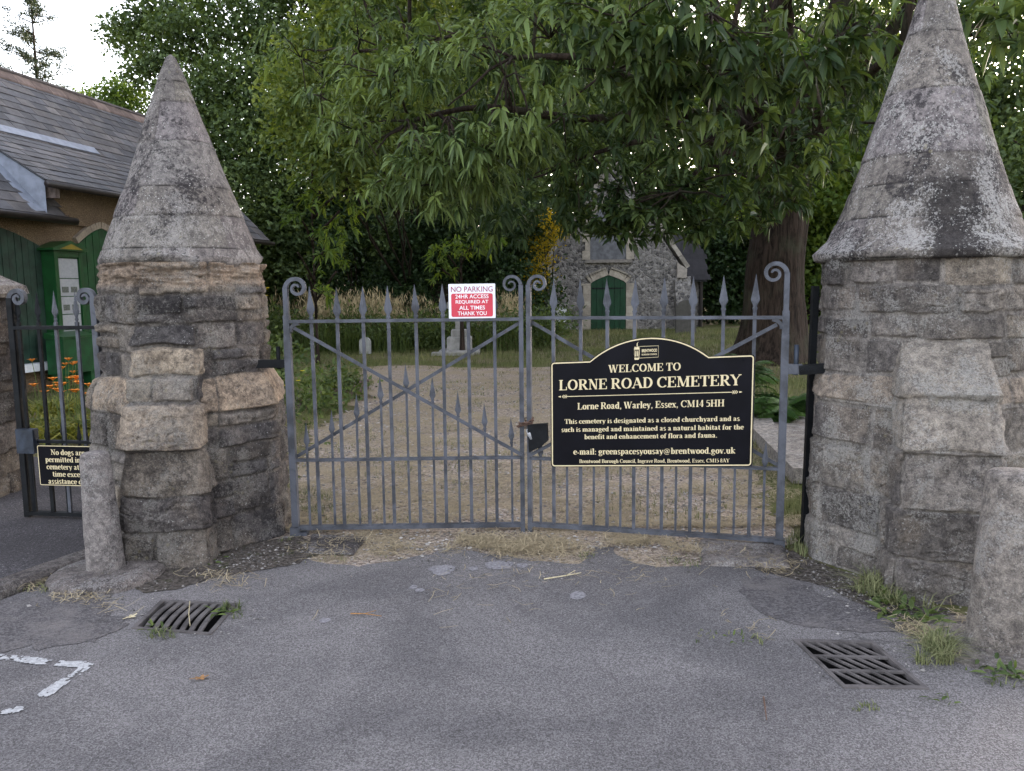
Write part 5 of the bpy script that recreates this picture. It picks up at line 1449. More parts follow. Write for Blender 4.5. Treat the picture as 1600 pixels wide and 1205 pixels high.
for s_, x_ in ((-1, dx0), (1, dx1)):
    z_ = 0.0; k = 0
    while z_ < dzs - .02:
        h_ = min(rr.uniform(.24, .34), dzs - z_); w_ = .30 if k % 2 else .42
        a, b = (x_ - w_, x_ - .004) if s_ < 0 else (x_ + .004, x_ + w_)
        q.add(*abox(a, b, CYY - .06 - .003 * (k % 3), CYY + .1, z_ + .004, z_ + h_ - .004), np.array((.33, .29, .24)) * rr.uniform(.8, 1.1)); z_ += h_; k += 1
for i in range(len(pr) - 1):
    a, b = np.array(pr[i]), np.array(pr[i + 1]); t = unit(b - a); nn = np.array((t[1], -t[0]));
    if nn[1] < 0: nn = -nn
    q.add(*plate([tuple(a + nn * .004), tuple(b + nn * .004), tuple(b + nn * .24), tuple(a + nn * .24)], CYY - .062 - .003 * (i % 2), CYY + .1), np.array((.33, .29, .24)) * rr.uniform(.85, 1.1))
    q.add(*plate([tuple(a + nn * .26), tuple(b + nn * .26), tuple(b + nn * .33), tuple(a + nn * .33)], CYY - .12 - .003 * (i % 2), CYY + .1), (.24, .215, .18))
q.build('door_surround', M['dressed'], chapel)
q = MB(); P = arch2(wx0, wx1, wz0, wzs, wza); q.add(*plate(P, CYY - .02, CYY + .05)); wn_ = q.build('window', M['panel'], chapel)
q = MB()
for i, (s_, x_) in enumerate(((-1, wx0), (1, wx1))):
    for k in range(4):
        za_ = wz0 + (wzs - wz0) * k / 4; zb_ = wz0 + (wzs - wz0) * (k + 1) / 4
        w_ = .20 if k % 2 else .30
        q.add(*abox(*((x_ - w_, x_ - .003) if s_ < 0 else (x_ + .003, x_ + w_)), CYY - .06 - .003 * k, CYY + .1, za_ + .003, zb_ - .003), np.array((.30, .265, .22)) * rr.uniform(.85, 1.15))
pr = P[2:]
for i in range(len(pr) - 1):
    a, b = np.array(pr[i]), np.array(pr[i + 1]); t = unit(b - a); nn = np.array((t[1], -t[0]))
    if nn[1] < 0: nn = -nn
    q.add(*plate([tuple(a + nn * .004), tuple(b + nn * .004), tuple(b + nn * .2), tuple(a + nn * .2)], CYY - .07 - .003 * (i % 2), CYY + .1), np.array((.30, .265, .22)))
q.add(*abox(wx0 - .2, wx1 + .2, CYY - .14, CYY + .1, wz0 - .12, wz0 - .004), (.2, .18, .16))
q.build('window_frame', M['dressed'], wn_)
# stepped buttresses
for (pa, pb_, yt, yb) in ((836, 868, 440, 462), (1053, 1078, 432, 475)):
    x0, _ = C2(pa, 500); x1, _ = C2(pb_, 500); zt_ = C2(pa, yt)[1]; zm_ = C2(pa, yb)[1]
    q = MB(); V = []
    T = [(CYY + .0, -.2), (CYY - .75, -.2), (CYY - .70, zm_ - .45), (CYY - .45, zm_ - .1), (CYY - .42, zm_ + .05), (CYY, zt_)]
    q.add(*poly_prism(T, lambda a, b, d: np.array((d, a, b)), x0, x1), (.17, .155, .14)); q.build('buttress', M['flintwall'], chapel)
# side porch with a dark tiled roof
px0, pz0_ = C2(1060, 436); px1, pz1_ = C2(1100, 436)
YB = CYY + 1.4
q = MB(); q.add(*abox(px0, px1 + .3, YB, YB + 4, -.2, pz0_)); pr_ = q.build('side_porch', M['flintwall'], chapel)
zr_ = at(1070, 366, YB + 2)[2]
q = MB(); rr = random.Random(2)
for k in range(9):
    za_ = pz0_ - .08 + (zr_ - pz0_) * k / 9; zb_ = za_ + (zr_ - pz0_) / 9 + .05; ya, yb_ = YB - .35 + 2.35 * k / 9, YB - .35 + 2.35 * (k + 1) / 9
    x = px0 - .5
    while x < px1 + .45:
        w_ = rr.uniform(.22, .34); k_ = rr.uniform(.7, 1.2)
        q.add([np.array((x, ya, za_ + .05)), np.array((x + w_ - .01, ya, za_ + .05)), np.array((x + w_ - .01, yb_, zb_)), np.array((x, yb_, zb_))], [np.array([[0, 1, 2, 3]])], np.array((.018, .016, .018)) * k_); x += w_
q.add([np.array((px0 - .5, YB - .34, pz0_ - .1)), np.array((px1 + .4, YB - .34, pz0_ - .1)), np.array((px1 + .4, YB + 2, zr_ - .06)), np.array((px0 - .5, YB + 2, zr_ - .06))], [np.array([[0, 1, 2, 3]])], (.03, .03, .03))
q.build('roof', M['slate'], pr_)
q = MB(); q.add(*tube([np.array((px1 + .2, YB - .1, 0)), np.array((px1 + .2, YB - .1, pz0_))], .07, 8)); q.build('drainpipe', M['gutter'], pr_)

# white notice box on a post before the chapel
c = G(877, 533); c = np.array((at(877, 500, 27)[0], 27.0, 0))
t = thing('notice_post', 'small white box sign on a thin post in front of the chapel wall', 'sign', c)
za_, zb_ = at(877, 503, 27)[2], at(877, 481, 27)[2]
q = MB(); q.add(*abox(c[0] - .17, c[0] + .17, 26.9, 27.0, za_, zb_)); q.build('box', M['sign_white'], t)
q = MB(); q.add(*tube([c, c + np.array((0, .06, za_))], .03, 8)); q.build('post', M['timber'], t)

# grave with stepped base and cross, small headstones
gc = np.array((at(718, 545, 20.0)[0], 20.1, 0))
t = thing('grave_cross', 'grey stone cross on a stepped pedestal in front of the tall grass', 'gravestone', gc)
q = MB(); gray = (.26, .25, .24)
def blk(q, c, hx, hy, z0, z1, tint=gray, ch=.02):
    prof = [(1, z0), (1, z1 - ch), (1 - ch / hx, z1)]
    q.add(*loft([[np.array((c[0] + sx * hx * k, c[1] + sy * hy * k, z)) for sx, sy in ((-1, -1), (1, -1), (1, 1), (-1, 1))] for k, z in prof]), tint)
blk(q, gc, .50, .46, 0, .10); blk(q, gc, .30, .28, .10, .42); blk(q, gc, .20, .19, .42, .60); q.build('pedestal', M['dressed'], t)
q = MB(); blk(q, gc, .095, .07, .60, 1.55); blk(q, gc, .30, .068, 1.12, 1.29); q.build('cross', M['dressed'], t)
q = MB(); q.add(*box(gc + np.array((-.12, -.62, .04)), XYZ, (.52, .15, .04)), (.24, .23, .21)); q.build('kerb_stone', M['dressed'], t)
def headstone(px, py, Y, w, h, label, tint=(.20, .19, .175)):
    c = np.array((at(px, py, Y)[0], Y, 0)); q = MB()
    P = [(c[0] - w, 0), (c[0] + w, 0), (c[0] + w, h * .72)] + [(c[0] + w * math.cos(a_), h * .72 + h * .28 * math.sin(a_)) for a_ in np.linspace(.2, math.pi - .2, 11)] + [(c[0] - w, h * .72)]
    q.add(*plate(P, Y, Y + .14), tint); q.build('headstone', M['dressed'], loc=c, label=label, cat='gravestone')
headstone(570, 540, 20.2, .14, .42, 'small pale headstone low in the weeds left of the grave cross', (.30, .30, .29))
headstone(1072, 515, 27.5, .35, 1.15, 'dark headstone between the chapel and the big tree trunk', (.07, .066, .06))
headstone(1247, 500, 30, .3, 1.0, 'grey headstone in the distance just right of the big tree trunk', (.17, .165, .155))
# low kerb of a grave by the right gate post
def curb(pts, w, h, label, tint):
    P = [G(*p) for p in pts]; q = MB()
    for a, b in zip(P[:-1], P[1:]): q.add(*bar(a + np.array((0, 0, h / 2)), b + np.array((0, 0, h / 2)), w, h / 2, np.array((0, 0, 1.0))), tint)
    return q.build('grave_kerb', M['bollard'], loc=P[0], label=label, cat='grave kerb')
curb([(1184, 664), (1196, 690), (1262, 756)], .12, .13, 'pale concrete grave kerb on the grass between the right gate and the black pole', (.23, .215, .20))
P = [G(*p) for p in ((1200, 660), (1290, 660), (1300, 735), (1235, 720))]
q = MB(); q.add(*poly_prism([tuple(p[:2]) for p in P], lambda a, b, d: np.array((a, b, d)), -.004, .075), (.20, .185, .17)); q.build('grave_slab', M['bollard'], loc=P[0], label='flat stone grave slab behind the hinge of the right gate', cat='gravestone')
# timber edging of the flower bed
a, b = G(466, 640), G(574, 608)
q = MB(); q.add(*bar(a + (0, 0, .07), b + (0, 0, .07), .09, .03, np.array((0, -1.0, 0)))); q.build('bed_edging', M['timber'], loc=a, label='weathered timber board edging the flower bed behind the left gate', cat='edging')
# post and rail fence far right
t = thing('rail_fence', 'distant timber post and rail fence to the right of the big trunk', 'fence', (13, 36, 0))
for x_ in np.arange(11, 17.1, 1.5):
    q = MB(); q.add(*abox(x_ - .05, x_ + .05, 35.95, 36.05, -.1, 1.15)); q.build('post', M['timber'], t)
for z_ in (.45, .95):
    q = MB(); q.add(*abox(10.8, 17.2, 35.90, 35.945, z_, z_ + .11)); q.build('rail', M['timber'], t)
# ------------------------------------------------------------------ foliage
RNG = np.random.default_rng(11)

def _frames(D, jit=0.5, upv=None):
    n_ = len(D); D = unit(D)
    ref = np.array((0, 0, 1.0)) + RNG.normal(0, jit, (n_, 3)) if upv is None else upv
    Sd = unit(np.cross(D, ref)); U = np.cross(Sd, D)
    return D, Sd, U

def leaf_mesh(q, P, D, L, W, droop, tint, fold=.18, jit=.45):
    """long pointed leaves: eight points each, folded on the midrib and drooping to the tip"""
    n_ = len(P); D, Sd, U = _frames(D, jit)
    L = np.broadcast_to(L, (n_,)); W = np.broadcast_to(W, (n_,)); droop = np.broadcast_to(droop, (n_,))
    xs = np.array((0, .30, .30, .30, .68, .68, .68, 1.0)); ys = np.array((0, 0, .5, -.5, 0, .40, -.40, 0)); up = np.array((0, 0, 1, 1, 0, .9, .9, 0))
    V = P[:, None] + D[:, None] * (L[:, None] * xs)[..., None] + Sd[:, None] * (W[:, None] * ys)[..., None] + U[:, None] * (W[:, None] * up * fold)[..., None]
    V[..., 2] -= (droop * L)[:, None] * xs ** 2
    b = np.arange(n_)[:, None] * 8
    t3 = np.concatenate([b + np.array(k) for k in ((0, 1, 2), (0, 3, 1), (5, 4, 7), (4, 6, 7))])
    t4 = np.concatenate([b + np.array(k) for k in ((2, 1, 4, 5), (1, 3, 6, 4))])
    T = np.repeat(np.broadcast_to(np.asarray(tint, float), (n_,)), 8)
    q.add(V.reshape(-1, 3), [t3, t4], np.c_[T, T, T])

def small_leaves(q, P, D, L, W, tint, fold=.25, jit=.8):
    n_ = len(P); D, Sd, U = _frames(D, jit)
    L = np.broadcast_to(L, (n_,)); W = np.broadcast_to(W, (n_,))
    xs = np.array((0, .48, .48, 1.0)); ys = np.array((0, .5, -.5, 0)); up = np.array((0, 1, 1, 0))
    V = P[:, None] + D[:, None] * (L[:, None] * xs)[..., None] + Sd[:, None] * (W[:, None] * ys)[..., None] + U[:, None] * (W[:, None] * up * fold)[..., None]
    b = np.arange(n_)[:, None] * 4
    T = np.repeat(np.broadcast_to(np.asarray(tint, float), (n_,)), 4)
    q.add(V.reshape(-1, 3), [np.concatenate((b + np.array((0, 2, 1)), b + np.array((1, 2, 3))))], np.c_[T, T, T])

def in_ball(n_, shell=2.4, flat=.85):
    d = unit(RNG.normal(0, 1, (n_, 3))); r = RNG.random(n_) ** (1 / shell)
    d[:, 2] *= flat
    return d * r[:, None]

def sprays(q, blobs, per=70, leaves=9, L=.19, W=.05, droop=.45, tone=.5, size=1.0):
    """rosettes of long leaves at the ends of twigs"""
    ends = []
    for c, r in blobs:
        n_ = max(4, int(per * max(r, .22) ** 1.6)); p = in_ball(n_) * r
        keep = fbm((p + c) * np.array((1.15, 1.15, 1.9)), 3, 3) > .0; p = p[keep]
        if not len(p): continue
        C = np.asarray(c) + p; out_ = unit(p + RNG.normal(0, .25, p.shape) + np.array((0, 0, .12)))
        tw = np.clip(RNG.normal(tone + RNG.uniform(-.2, .15), .26, len(p)), 0, 1)
        k = leaves
        for j in range(k):
            ph = 2 * np.pi * (j * .382 + RNG.random(len(p)) * .15)
            a = unit(np.cross(out_, np.array((0, 0, 1.0)) + RNG.normal(0, .05, out_.shape))); b = np.cross(out_, a)
            el = .25 + .75 * (j / k)
            d = out_ * (.75 - .4 * el) + (a * np.cos(ph)[:, None] + b * np.sin(ph)[:, None]) * (.45 + .5 * el)
            d[:, 2] -= .10
            s = size * (RNG.uniform(.5, 1.25, len(p)) if j else np.full(len(p), .8))
            leaf_mesh(q, C - out_ * (.11 * j / k) * size, d, L * s, W * s, droop * RNG.uniform(.4, 1.4, len(p)), np.clip(tw + RNG.normal(0, .16, len(p)), 0, 1))
        ends.append(C)
    return ends

def clumps(q, blobs, per=60, leaves=16, L=.15, W=.085, spread=.22, shell=2.4, gate=-.2, nscale=.8):
    for c, r in blobs:
        n_ = max(4, int(per * r * r)); p = in_ball(n_, shell) * r
        p = p[fbm((p + c) * nscale, 3, 3) > gate]
        if not len(p): continue
        P = np.repeat(np.asarray(c) + p, leaves, 0); O = np.repeat(unit(p + RNG.normal(0, .3, p.shape)), leaves, 0)
        tw = np.repeat(np.clip(RNG.normal(.42 + RNG.uniform(-.15, .15), .28, len(p)), 0, 1), leaves)
        off = RNG.normal(0, spread, P.shape); off[:, 2] *= .7
        D = O * .5 + RNG.normal(0, .6, P.shape) + np.array((0, 0, .05))
        s = RNG.uniform(.65, 1.25, len(P))
        small_leaves(q, P + off, D, L * s, W * s, np.clip(tw + RNG.normal(0, .15, len(P)), 0, 1))

def limb(q, a, b, r0, r1, sag=.0, n=8, seg=9, seed=0):
    a, b = np.asarray(a, float), np.asarray(b, float); t = np.linspace(0, 1, seg)[:, None]
    mid = (a + b) / 2 + np.array((0, 0, sag * np.linalg.norm(b - a)))
    P = (1 - t) ** 2 * a + 2 * t * (1 - t) * mid + t ** 2 * b
    L = np.linalg.norm(b - a)
    P += np.sin(np.pi * t) * L * .05 * np.c_[fbm(np.c_[t * 3, t * 0 + seed, t * 0], 5, 3), fbm(np.c_[t * 3, t * 0 + seed, t * 0 + 7], 6, 3), fbm(np.c_[t * 3, t * 0 + seed, t * 0 + 3], 7, 3)]
    q.add(*tube(P, np.linspace(r0, r1, seg), n))
    return P

def trunk_mesh(q, base, top, r0, r1, seed, n=72, rows=90, lean=None, furrow=.07):
    base, top = np.asarray(base, float), np.asarray(top, float)
    t = np.linspace(0, 1, rows); th = np.linspace(0, 2 * np.pi, n, endpoint=False)
    T, A = np.meshgrid(t, th, indexing='ij'); T, A = T.ravel(), A.ravel()
    H = np.linalg.norm(top - base)
    r = r0 + (r1 - r0) * T + r0 * .55 * np.exp(-T * H / .55) * (1 + .5 * fbm(np.c_[np.cos(A) * 1.6, np.sin(A) * 1.6, T * 0], seed, 2))
    p = np.c_[np.cos(A) * 4.5, np.sin(A) * 4.5, T * H * .45]
    r = r * (1 + furrow * fbm(p, seed + 1, 5, .6) + .06 * fbm(p * .3, seed + 2, 2))
    c = base + (top - base) * T[:, None] + np.c_[fbm(np.c_[T * 2, T * 0, T * 0], seed + 3, 2), fbm(np.c_[T * 2, T * 0, T * 0 + 4], seed + 4, 2), T * 0] * .25 * r0 * np.minimum(1, T * 4)[:, None]
    q.add(c + np.c_[np.cos(A) * r, np.sin(A) * r, T * 0 - .1 * (T == 0)], [grid_faces(n, rows, True)])

def B(*L):   # (px, py, Y, r) -> blob
    return [(at(px, py, Y), r) for px, py, Y, r in L]

# ---- the great sweet chestnut on the right
cb = np.array((at(1203, 500, 17.0)[0], 17.0, 0))
t = thing('chestnut_tree', 'huge sweet chestnut with thick furrowed trunk, its drooping branches hanging over both gates', 'tree', cb)
q = MB(); fork = np.array((at(1222, 300, 17)[0], 17.0, 4.1))
trunk_mesh(q, cb, fork, .60, .56, 5, 110, 150)
front_l = B((500, 150, 12.5, .85), (470, 90, 13, .8), (560, 205, 11, .8), (610, 120, 10.5, .9), (560, 60, 11.5, .9), (690, 60, 10, 1.0), (640, 215, 10, .75), (700, 180, 9.5, .85), (790, 120, 9.0, .95), (760, 230, 9.6, .7),
          (610, 275, 10.2, .52), (690, 290, 10, .5), (590, 245, 10.3, .5), (660, 250, 9.8, .5), (725, 300, 10.5, .42), (860, 60, 8.6, .85), (830, 210, 9.8, .65), (560, 255, 11, .4), (640, 300, 10.6, .32), (770, 290, 10.8, .4))
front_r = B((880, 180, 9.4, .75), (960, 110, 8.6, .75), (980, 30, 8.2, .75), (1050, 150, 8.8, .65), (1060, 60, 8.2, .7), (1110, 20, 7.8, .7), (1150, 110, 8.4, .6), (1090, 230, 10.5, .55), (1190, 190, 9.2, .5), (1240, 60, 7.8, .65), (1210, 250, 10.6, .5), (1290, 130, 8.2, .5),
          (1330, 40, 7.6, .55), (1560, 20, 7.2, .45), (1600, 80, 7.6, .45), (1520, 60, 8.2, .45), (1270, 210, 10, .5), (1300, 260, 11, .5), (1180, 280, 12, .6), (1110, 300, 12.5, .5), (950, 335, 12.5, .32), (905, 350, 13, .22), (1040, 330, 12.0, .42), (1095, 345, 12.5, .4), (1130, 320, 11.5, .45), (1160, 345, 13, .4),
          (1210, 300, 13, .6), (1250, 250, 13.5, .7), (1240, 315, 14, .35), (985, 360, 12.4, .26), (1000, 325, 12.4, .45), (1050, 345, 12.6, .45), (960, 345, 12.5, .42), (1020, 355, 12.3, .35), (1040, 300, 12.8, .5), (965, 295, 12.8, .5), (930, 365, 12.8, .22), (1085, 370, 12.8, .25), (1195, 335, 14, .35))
front = front_l + front_r
over = [((.5, 9, 7.5), 1.6), ((3, 8.5, 7.2), 1.7), ((5.5, 9, 7), 1.7), ((1.8, 11.5, 8.5), 1.8), ((4.5, 12, 8.3), 1.9), ((7.2, 11.5, 7.5), 1.8), ((-1.5, 11, 8.2), 1.7), ((8.5, 14, 7), 1.9), ((-3.2, 12.5, 8.2), 1.7), ((6.5, 15, 9.5), 2.1), ((2.5, 14.5, 10.2), 2.1), ((-1, 14, 9.8), 2.0)]  # unseen leaf mass above the view, added to shade the canopy below
over = [(np.array(c_), r_) for c_, r_ in over]
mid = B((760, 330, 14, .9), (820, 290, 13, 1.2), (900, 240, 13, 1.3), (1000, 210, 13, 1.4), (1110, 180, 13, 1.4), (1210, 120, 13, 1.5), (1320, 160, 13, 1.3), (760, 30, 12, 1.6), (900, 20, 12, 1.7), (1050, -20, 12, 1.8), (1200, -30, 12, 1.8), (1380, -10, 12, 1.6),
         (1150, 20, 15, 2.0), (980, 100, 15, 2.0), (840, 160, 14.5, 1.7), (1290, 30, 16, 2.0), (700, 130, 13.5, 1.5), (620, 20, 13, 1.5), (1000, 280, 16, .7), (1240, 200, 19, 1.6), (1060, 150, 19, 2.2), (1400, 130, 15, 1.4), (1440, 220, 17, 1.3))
hi = [(cb + np.array(v), r) for v, r in (((-3, -6, 8.5), 2.2), ((-5, -4, 8), 2.2), ((0, -7, 8.5), 2.1), ((3, -5, 8.5), 2.2), ((-2, -2, 10.5), 2.6), ((2, 0, 11.5), 2.8), ((-5, 1, 9.5), 2.5), ((5, 1, 9.5), 2.5), ((0, 4, 10.5), 2.8), ((4, -3, 7), 2.0), ((5, 4, 7), 2.2), ((-4, 4, 7.5), 2.2))] + over
prim = []
for k_, (e_, r_) in enumerate(((at(640, 190, 11.2), .17), (at(560, 80, 12.4), .16), (at(800, 90, 10.2), .17), (at(960, 110, 9.6), .16), (at(1130, 90, 9.4), .15), (at(1300, 90, 8.8), .15), (at(1540, 40, 8.4), .14), (at(900, 250, 13), .13), (at(1060, 300, 12.6), .10), (cb + np.array((-4, -3, 8.5)), .2), (cb + np.array((3.5, -3, 8.5)), .2), (cb + np.array((0, 2, 11)), .2), (cb + np.array((4.5, 3, 8)), .18), (cb + np.array((-4.5, 3, 8)), .18))):
    P_ = limb(q, fork + np.array((0, 0, -.3 + .12 * (k_ % 5))), e_, r_, .025, .16, 9, 22, 40 + k_)
    prim += [(p_, r_ * (1 - t_) + .02) for p_, t_ in zip(P_[3:], np.linspace(.15, 1, 19))]
PP = np.array([p_ for p_, _ in prim])
for i, (c, r) in enumerate(front + mid + hi):
    c = np.asarray(c); d_ = np.linalg.norm(PP - c, axis=1) + .35 * np.linalg.norm(PP - fork, axis=1) * .5
    j = int(np.argmin(d_)); limb(q, PP[j], c + np.array((0, 0, .1)), min(prim[j][1], .02 + .02 * r), .009, .06, 6, 9, i)
for v, r0 in (((-2.2, -1.5, 3.2), .30), ((1.2, -.8, 4.0), .34), ((.2, 1.5, 4.5), .32), ((-1.0, -3.0, 2.6), .22), ((2.2, .6, 3.0), .26)):
    limb(q, fork - np.array((0, 0, .5)), fork + np.array(v), r0 * 1.25, r0 * .45, .08, 12, 12, r0 * 100)
qt = q
q = MB()
e1 = sprays(q, front_l, per=135, leaves=8, L=.17, W=.047, droop=.6, tone=.58) + sprays(q, front_r, per=115, leaves=7, L=.18, W=.070, droop=.4, tone=.18)  # front_r tinted darker: deep shade of the right canopy put into leaf colour
e2 = sprays(q, mid, per=76, leaves=9, L=.2, W=.056, droop=.4, tone=.15)  # mid sprays tinted dark as well, standing in for shade inside the crown
sprays(q, hi, per=34, leaves=9, L=.34, W=.11, droop=.3, tone=.4)
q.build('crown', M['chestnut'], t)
k = 0
for (c, r), E in zip(front, e1):
    for e in E[::5]: limb(qt, np.asarray(c) + (e - c) * .05, e, .011, .004, .06, 4, 4, k); k += 1
qt.build('trunk', M['bark'], t, smooth=True)

# ---- other trees, each a trunk and a crown
def tree(name, label, base, h, r0, blobs, mat, group='trees around the cemetery', kind='clump', limbs=True, **kw):
    t = thing(name, label, 'tree', (base[0], base[1], 0), group)
    q = MB(); base = np.array((base[0], base[1], 0.0)); top = base + np.array((0, 0, h))
    trunk_mesh(q, base, top, r0, r0 * .35, int(h * 37), 28, 40)
    for i, (c, r) in enumerate(blobs):
        z = max(.8, min(h, c[2] - .45 * np.linalg.norm((np.asarray(c) - base)[:2])))
        limb(q, base + np.array((0, 0, z * .98)), c, max(.03, r0 * .28), .02, .05, 6, 7, i)
    q.build('trunk', M['bark'], t, smooth=True)
    q = MB(); (clumps if kind == 'clump' else sprays)(q, blobs, **kw); q.build('crown', M[mat], t)
    return t

def rand_blobs(c, rx, ry, z0, z1, n_, r, seed):
    g_ = np.random.default_rng(seed); out = []
    for i in range(n_):
        a = g_.random() * 2 * np.pi; k = math.sqrt(g_.random()); z = z0 + (z1 - z0) * (i + .5) / n_
        f = (z - z0) / (z1 - z0); w = math.sin(math.pi * min(1, .22 + .78 * f)) ** .6 if f > .35 else .75 + .6 * f
        w = min(1, w)
        out.append((np.array((c[0] + math.cos(a) * rx * k * w, c[1] + math.sin(a) * ry * k * w, z)), r * g_.uniform(.75, 1.2)))
    return out

bl = B((300, 60, 26, 1.3), (250, 20, 27, 1.1), (215, 60, 27, .8), (190, 45, 27.5, .55), (240, 110, 26, .9), (320, 150, 25, 1.5), (400, 60, 26, 1.7), (480, 30, 26, 1.7), (420, 160, 25, 1.7), (350, 240, 24.5, 1.6), (430, 270, 24.5, 1.6), (390, 340, 24, 1.5), (470, 200, 25.5, 1.7), (520, 120, 26, 1.8),
       (330, -60, 27, 1.6), (430, -90, 27, 2.0), (520, -50, 27, 2.0), (380, 400, 24, 1.2), (440, 410, 24.2, 1.2), (300, 200, 26.5, 1.3), (310, 310, 26, 1.2), (540, 280, 26, 1.6), (560, 380, 26, 1.3), (470, 360, 25, 1.3))
b0 = at(420, 480, 26.5)
tree('oak_tree', 'tall dense oak rising behind the lodge roof and the left pillar', (b0[0], 26.5), 8, .38, bl, 'oak', per=115, leaves=16, L=.17, W=.10, spread=.22)
bl = B((600, 60, 30, 2.2), (690, 40, 31, 2.4), (640, 180, 30, 2.2), (720, 170, 30, 2.2), (800, 100, 31, 2.4), (620, 300, 29, 2.0), (700, 300, 29, 2.0), (780, 280, 29.5, 2.0), (660, -70, 31, 2.4), (780, -60, 31, 2.4), (860, 200, 30.5, 2.0), (560, -40, 30, 2.0))
b0 = at(690, 480, 30)
tree('ash_tree', 'tall green tree filling the middle of the view behind the tall grass', (b0[0], 30), 9, .4, bl, 'oak', per=70, leaves=15, L=.2, W=.12, spread=.28)
bl = B((500, 130, 17, 1.1), (535, 50, 17.5, 1.1), (570, 180, 17, 1.0), (470, 200, 17.5, .9), (610, 60, 18, 1.2), (640, 0, 18, 1.3), (520, 250, 16.8, .8), (600, 250, 17.5, .9), (480, 60, 18, .8), (680, 100, 18.5, 1.2), (560, -20, 18, 1.2), (460, 130, 18, .7), (560, 110, 16.5, .8))
b0 = at(585, 520, 19.5)
tree('lime_tree', 'lighter yellow-green tree standing between the oak and the chestnut branches', (b0[0], 27.5), 6.5, .12, bl, 'fresh', per=150, leaves=15, L=.15, W=.075, spread=.18)
# young chestnut shoots and dark shrubs under the trees
bl = B((470, 340, 16.5, .7), (500, 290, 16.8, .65), (530, 330, 16.8, .6), (465, 395, 16.4, .6), (510, 385, 16.6, .55), (490, 250, 17, .5), (550, 290, 17, .5), (480, 430, 16.4, .5), (525, 425, 16.5, .45), (495, 455, 16.4, .4))
b0 = at(495, 520, 17.6)
tree('sapling', 'young bright green chestnut sapling at the left edge of the tall grass', (b0[0], 17.6), 3.2, .03, bl, 'bright', 'saplings under the big trees', 'spray', per=70, leaves=8, L=.2, W=.055, droop=.4)
bl = B((700, 400, 19, .55), (735, 390, 19.2, .5), (690, 420, 19, .4), (770, 370, 19.5, .45))
b0 = at(722, 520, 19.8)
tree('sapling', 'low leafy chestnut shoot just above the no parking sign', (b0[0], 19.8), 2.6, .05, bl, 'bright', 'saplings under the big trees', 'spray', per=60, leaves=8, L=.2, W=.055, droop=.4)
def shrub(name, label, cx, Y, blobs, mat, **kw):
    b0 = at(cx, 520, Y); t = thing(name, label, 'shrub', (b0[0], Y, 0), 'shrubs along the far edge')
    q = MB()
    for i, (c, r) in enumerate(blobs): limb(q, np.array((b0[0] + .1 * i % .4, Y, 0)), c, .04, .01, .05, 5, 6, i)
    q.build('stem', M['bark'], t); q = MB(); clumps(q, blobs, **kw); q.build('foliage', M[mat], t)
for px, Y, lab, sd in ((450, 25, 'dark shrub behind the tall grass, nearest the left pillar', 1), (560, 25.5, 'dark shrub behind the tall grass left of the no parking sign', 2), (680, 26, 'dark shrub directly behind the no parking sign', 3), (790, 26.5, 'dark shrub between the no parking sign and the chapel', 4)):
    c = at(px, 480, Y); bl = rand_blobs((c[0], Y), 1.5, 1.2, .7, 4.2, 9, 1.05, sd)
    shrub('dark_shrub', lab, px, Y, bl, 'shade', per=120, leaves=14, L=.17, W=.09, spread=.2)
bl = B((858, 345, 26, .42), (850, 385, 26, .5), (842, 420, 26, .5), (868, 365, 26.2, .35), (835, 450, 26, .45))
shrub('golden_shrub', 'yellow-flowered shrub to the left of the chapel gable', 848, 26.2, bl, 'golden', per=150, leaves=12, L=.10, W=.06, spread=.16)
bl = B((828, 520, 22.5, .5), (812, 500, 23, .6), (838, 535, 22.2, .35), (795, 520, 22.8, .55), (808, 470, 23.5, .6))
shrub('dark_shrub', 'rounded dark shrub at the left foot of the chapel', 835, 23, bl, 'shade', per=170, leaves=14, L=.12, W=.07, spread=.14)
# trees beyond the chapel and to the right
far = [('yellow-green tree glowing between the trunk and the right pillar', 1275, 33, 2.6, 9.5, 'bright', 31), ('bright green tree seen between the chapel roof and the big trunk', 1120, 40, 3.0, 9.5, 'bright', 32),
       ('tall broad tree behind the chapel gable', 960, 47, 4.5, 15, 'oak', 33), ('tall tree far behind the right pillar', 1420, 38, 4.2, 14, 'oak', 34), ('leafy tree at the right edge of the view beyond the right pillar', 1600, 26, 2.6, 9.5, 'oak', 35),
       ('far tree behind the golden shrub', 830, 44, 4.2, 13, 'oak', 36), ('broad tree at the far end of the right boundary', 1720, 36, 4.5, 14, 'oak', 37), ('low spreading tree far right of the chestnut trunk', 1500, 31, 3.2, 8.5, 'oak', 38),
       ('tall tree behind the shrubs left of the chapel', 600, 44, 4.5, 13, 'oak', 39), ('outer tree of the far right boundary', 1850, 31, 4.2, 13, 'oak', 40), ('tree behind the low spreading tree', 1540, 45, 3.5, 7, 'oak', 41), ('distant tree right of the chapel', 1180, 52, 4.8, 15, 'oak', 42), ('dense tree close behind the chapel roof', 1010, 44, 4.2, 12, 'oak', 43), ('tree behind the chapel, left of its ridge', 890, 49, 4.4, 14, 'oak', 44), ('far dense tree seen past the right side of the trunk', 1330, 46, 4.5, 13, 'oak', 45), ('far tree at the back of the wood behind the tall grass', 720, 48, 4.6, 15, 'oak', 46)]
for lab, px, Y, rr_, h, mat, sd in far:
    c = at(px, 480, Y); h = h * (1.3 if Y > 37 else 1.1)
    tree('broadleaf_tree', lab, (c[0], Y), h * .75, .3, rand_blobs((c[0], Y), rr_ * .8, rr_ * .8, 1.0, h, 21, rr_ * .52, sd), mat, per=(62 if px != 1600 else 26) * (2.0 / rr_), leaves=14, L=.26, W=.16, spread=.32)
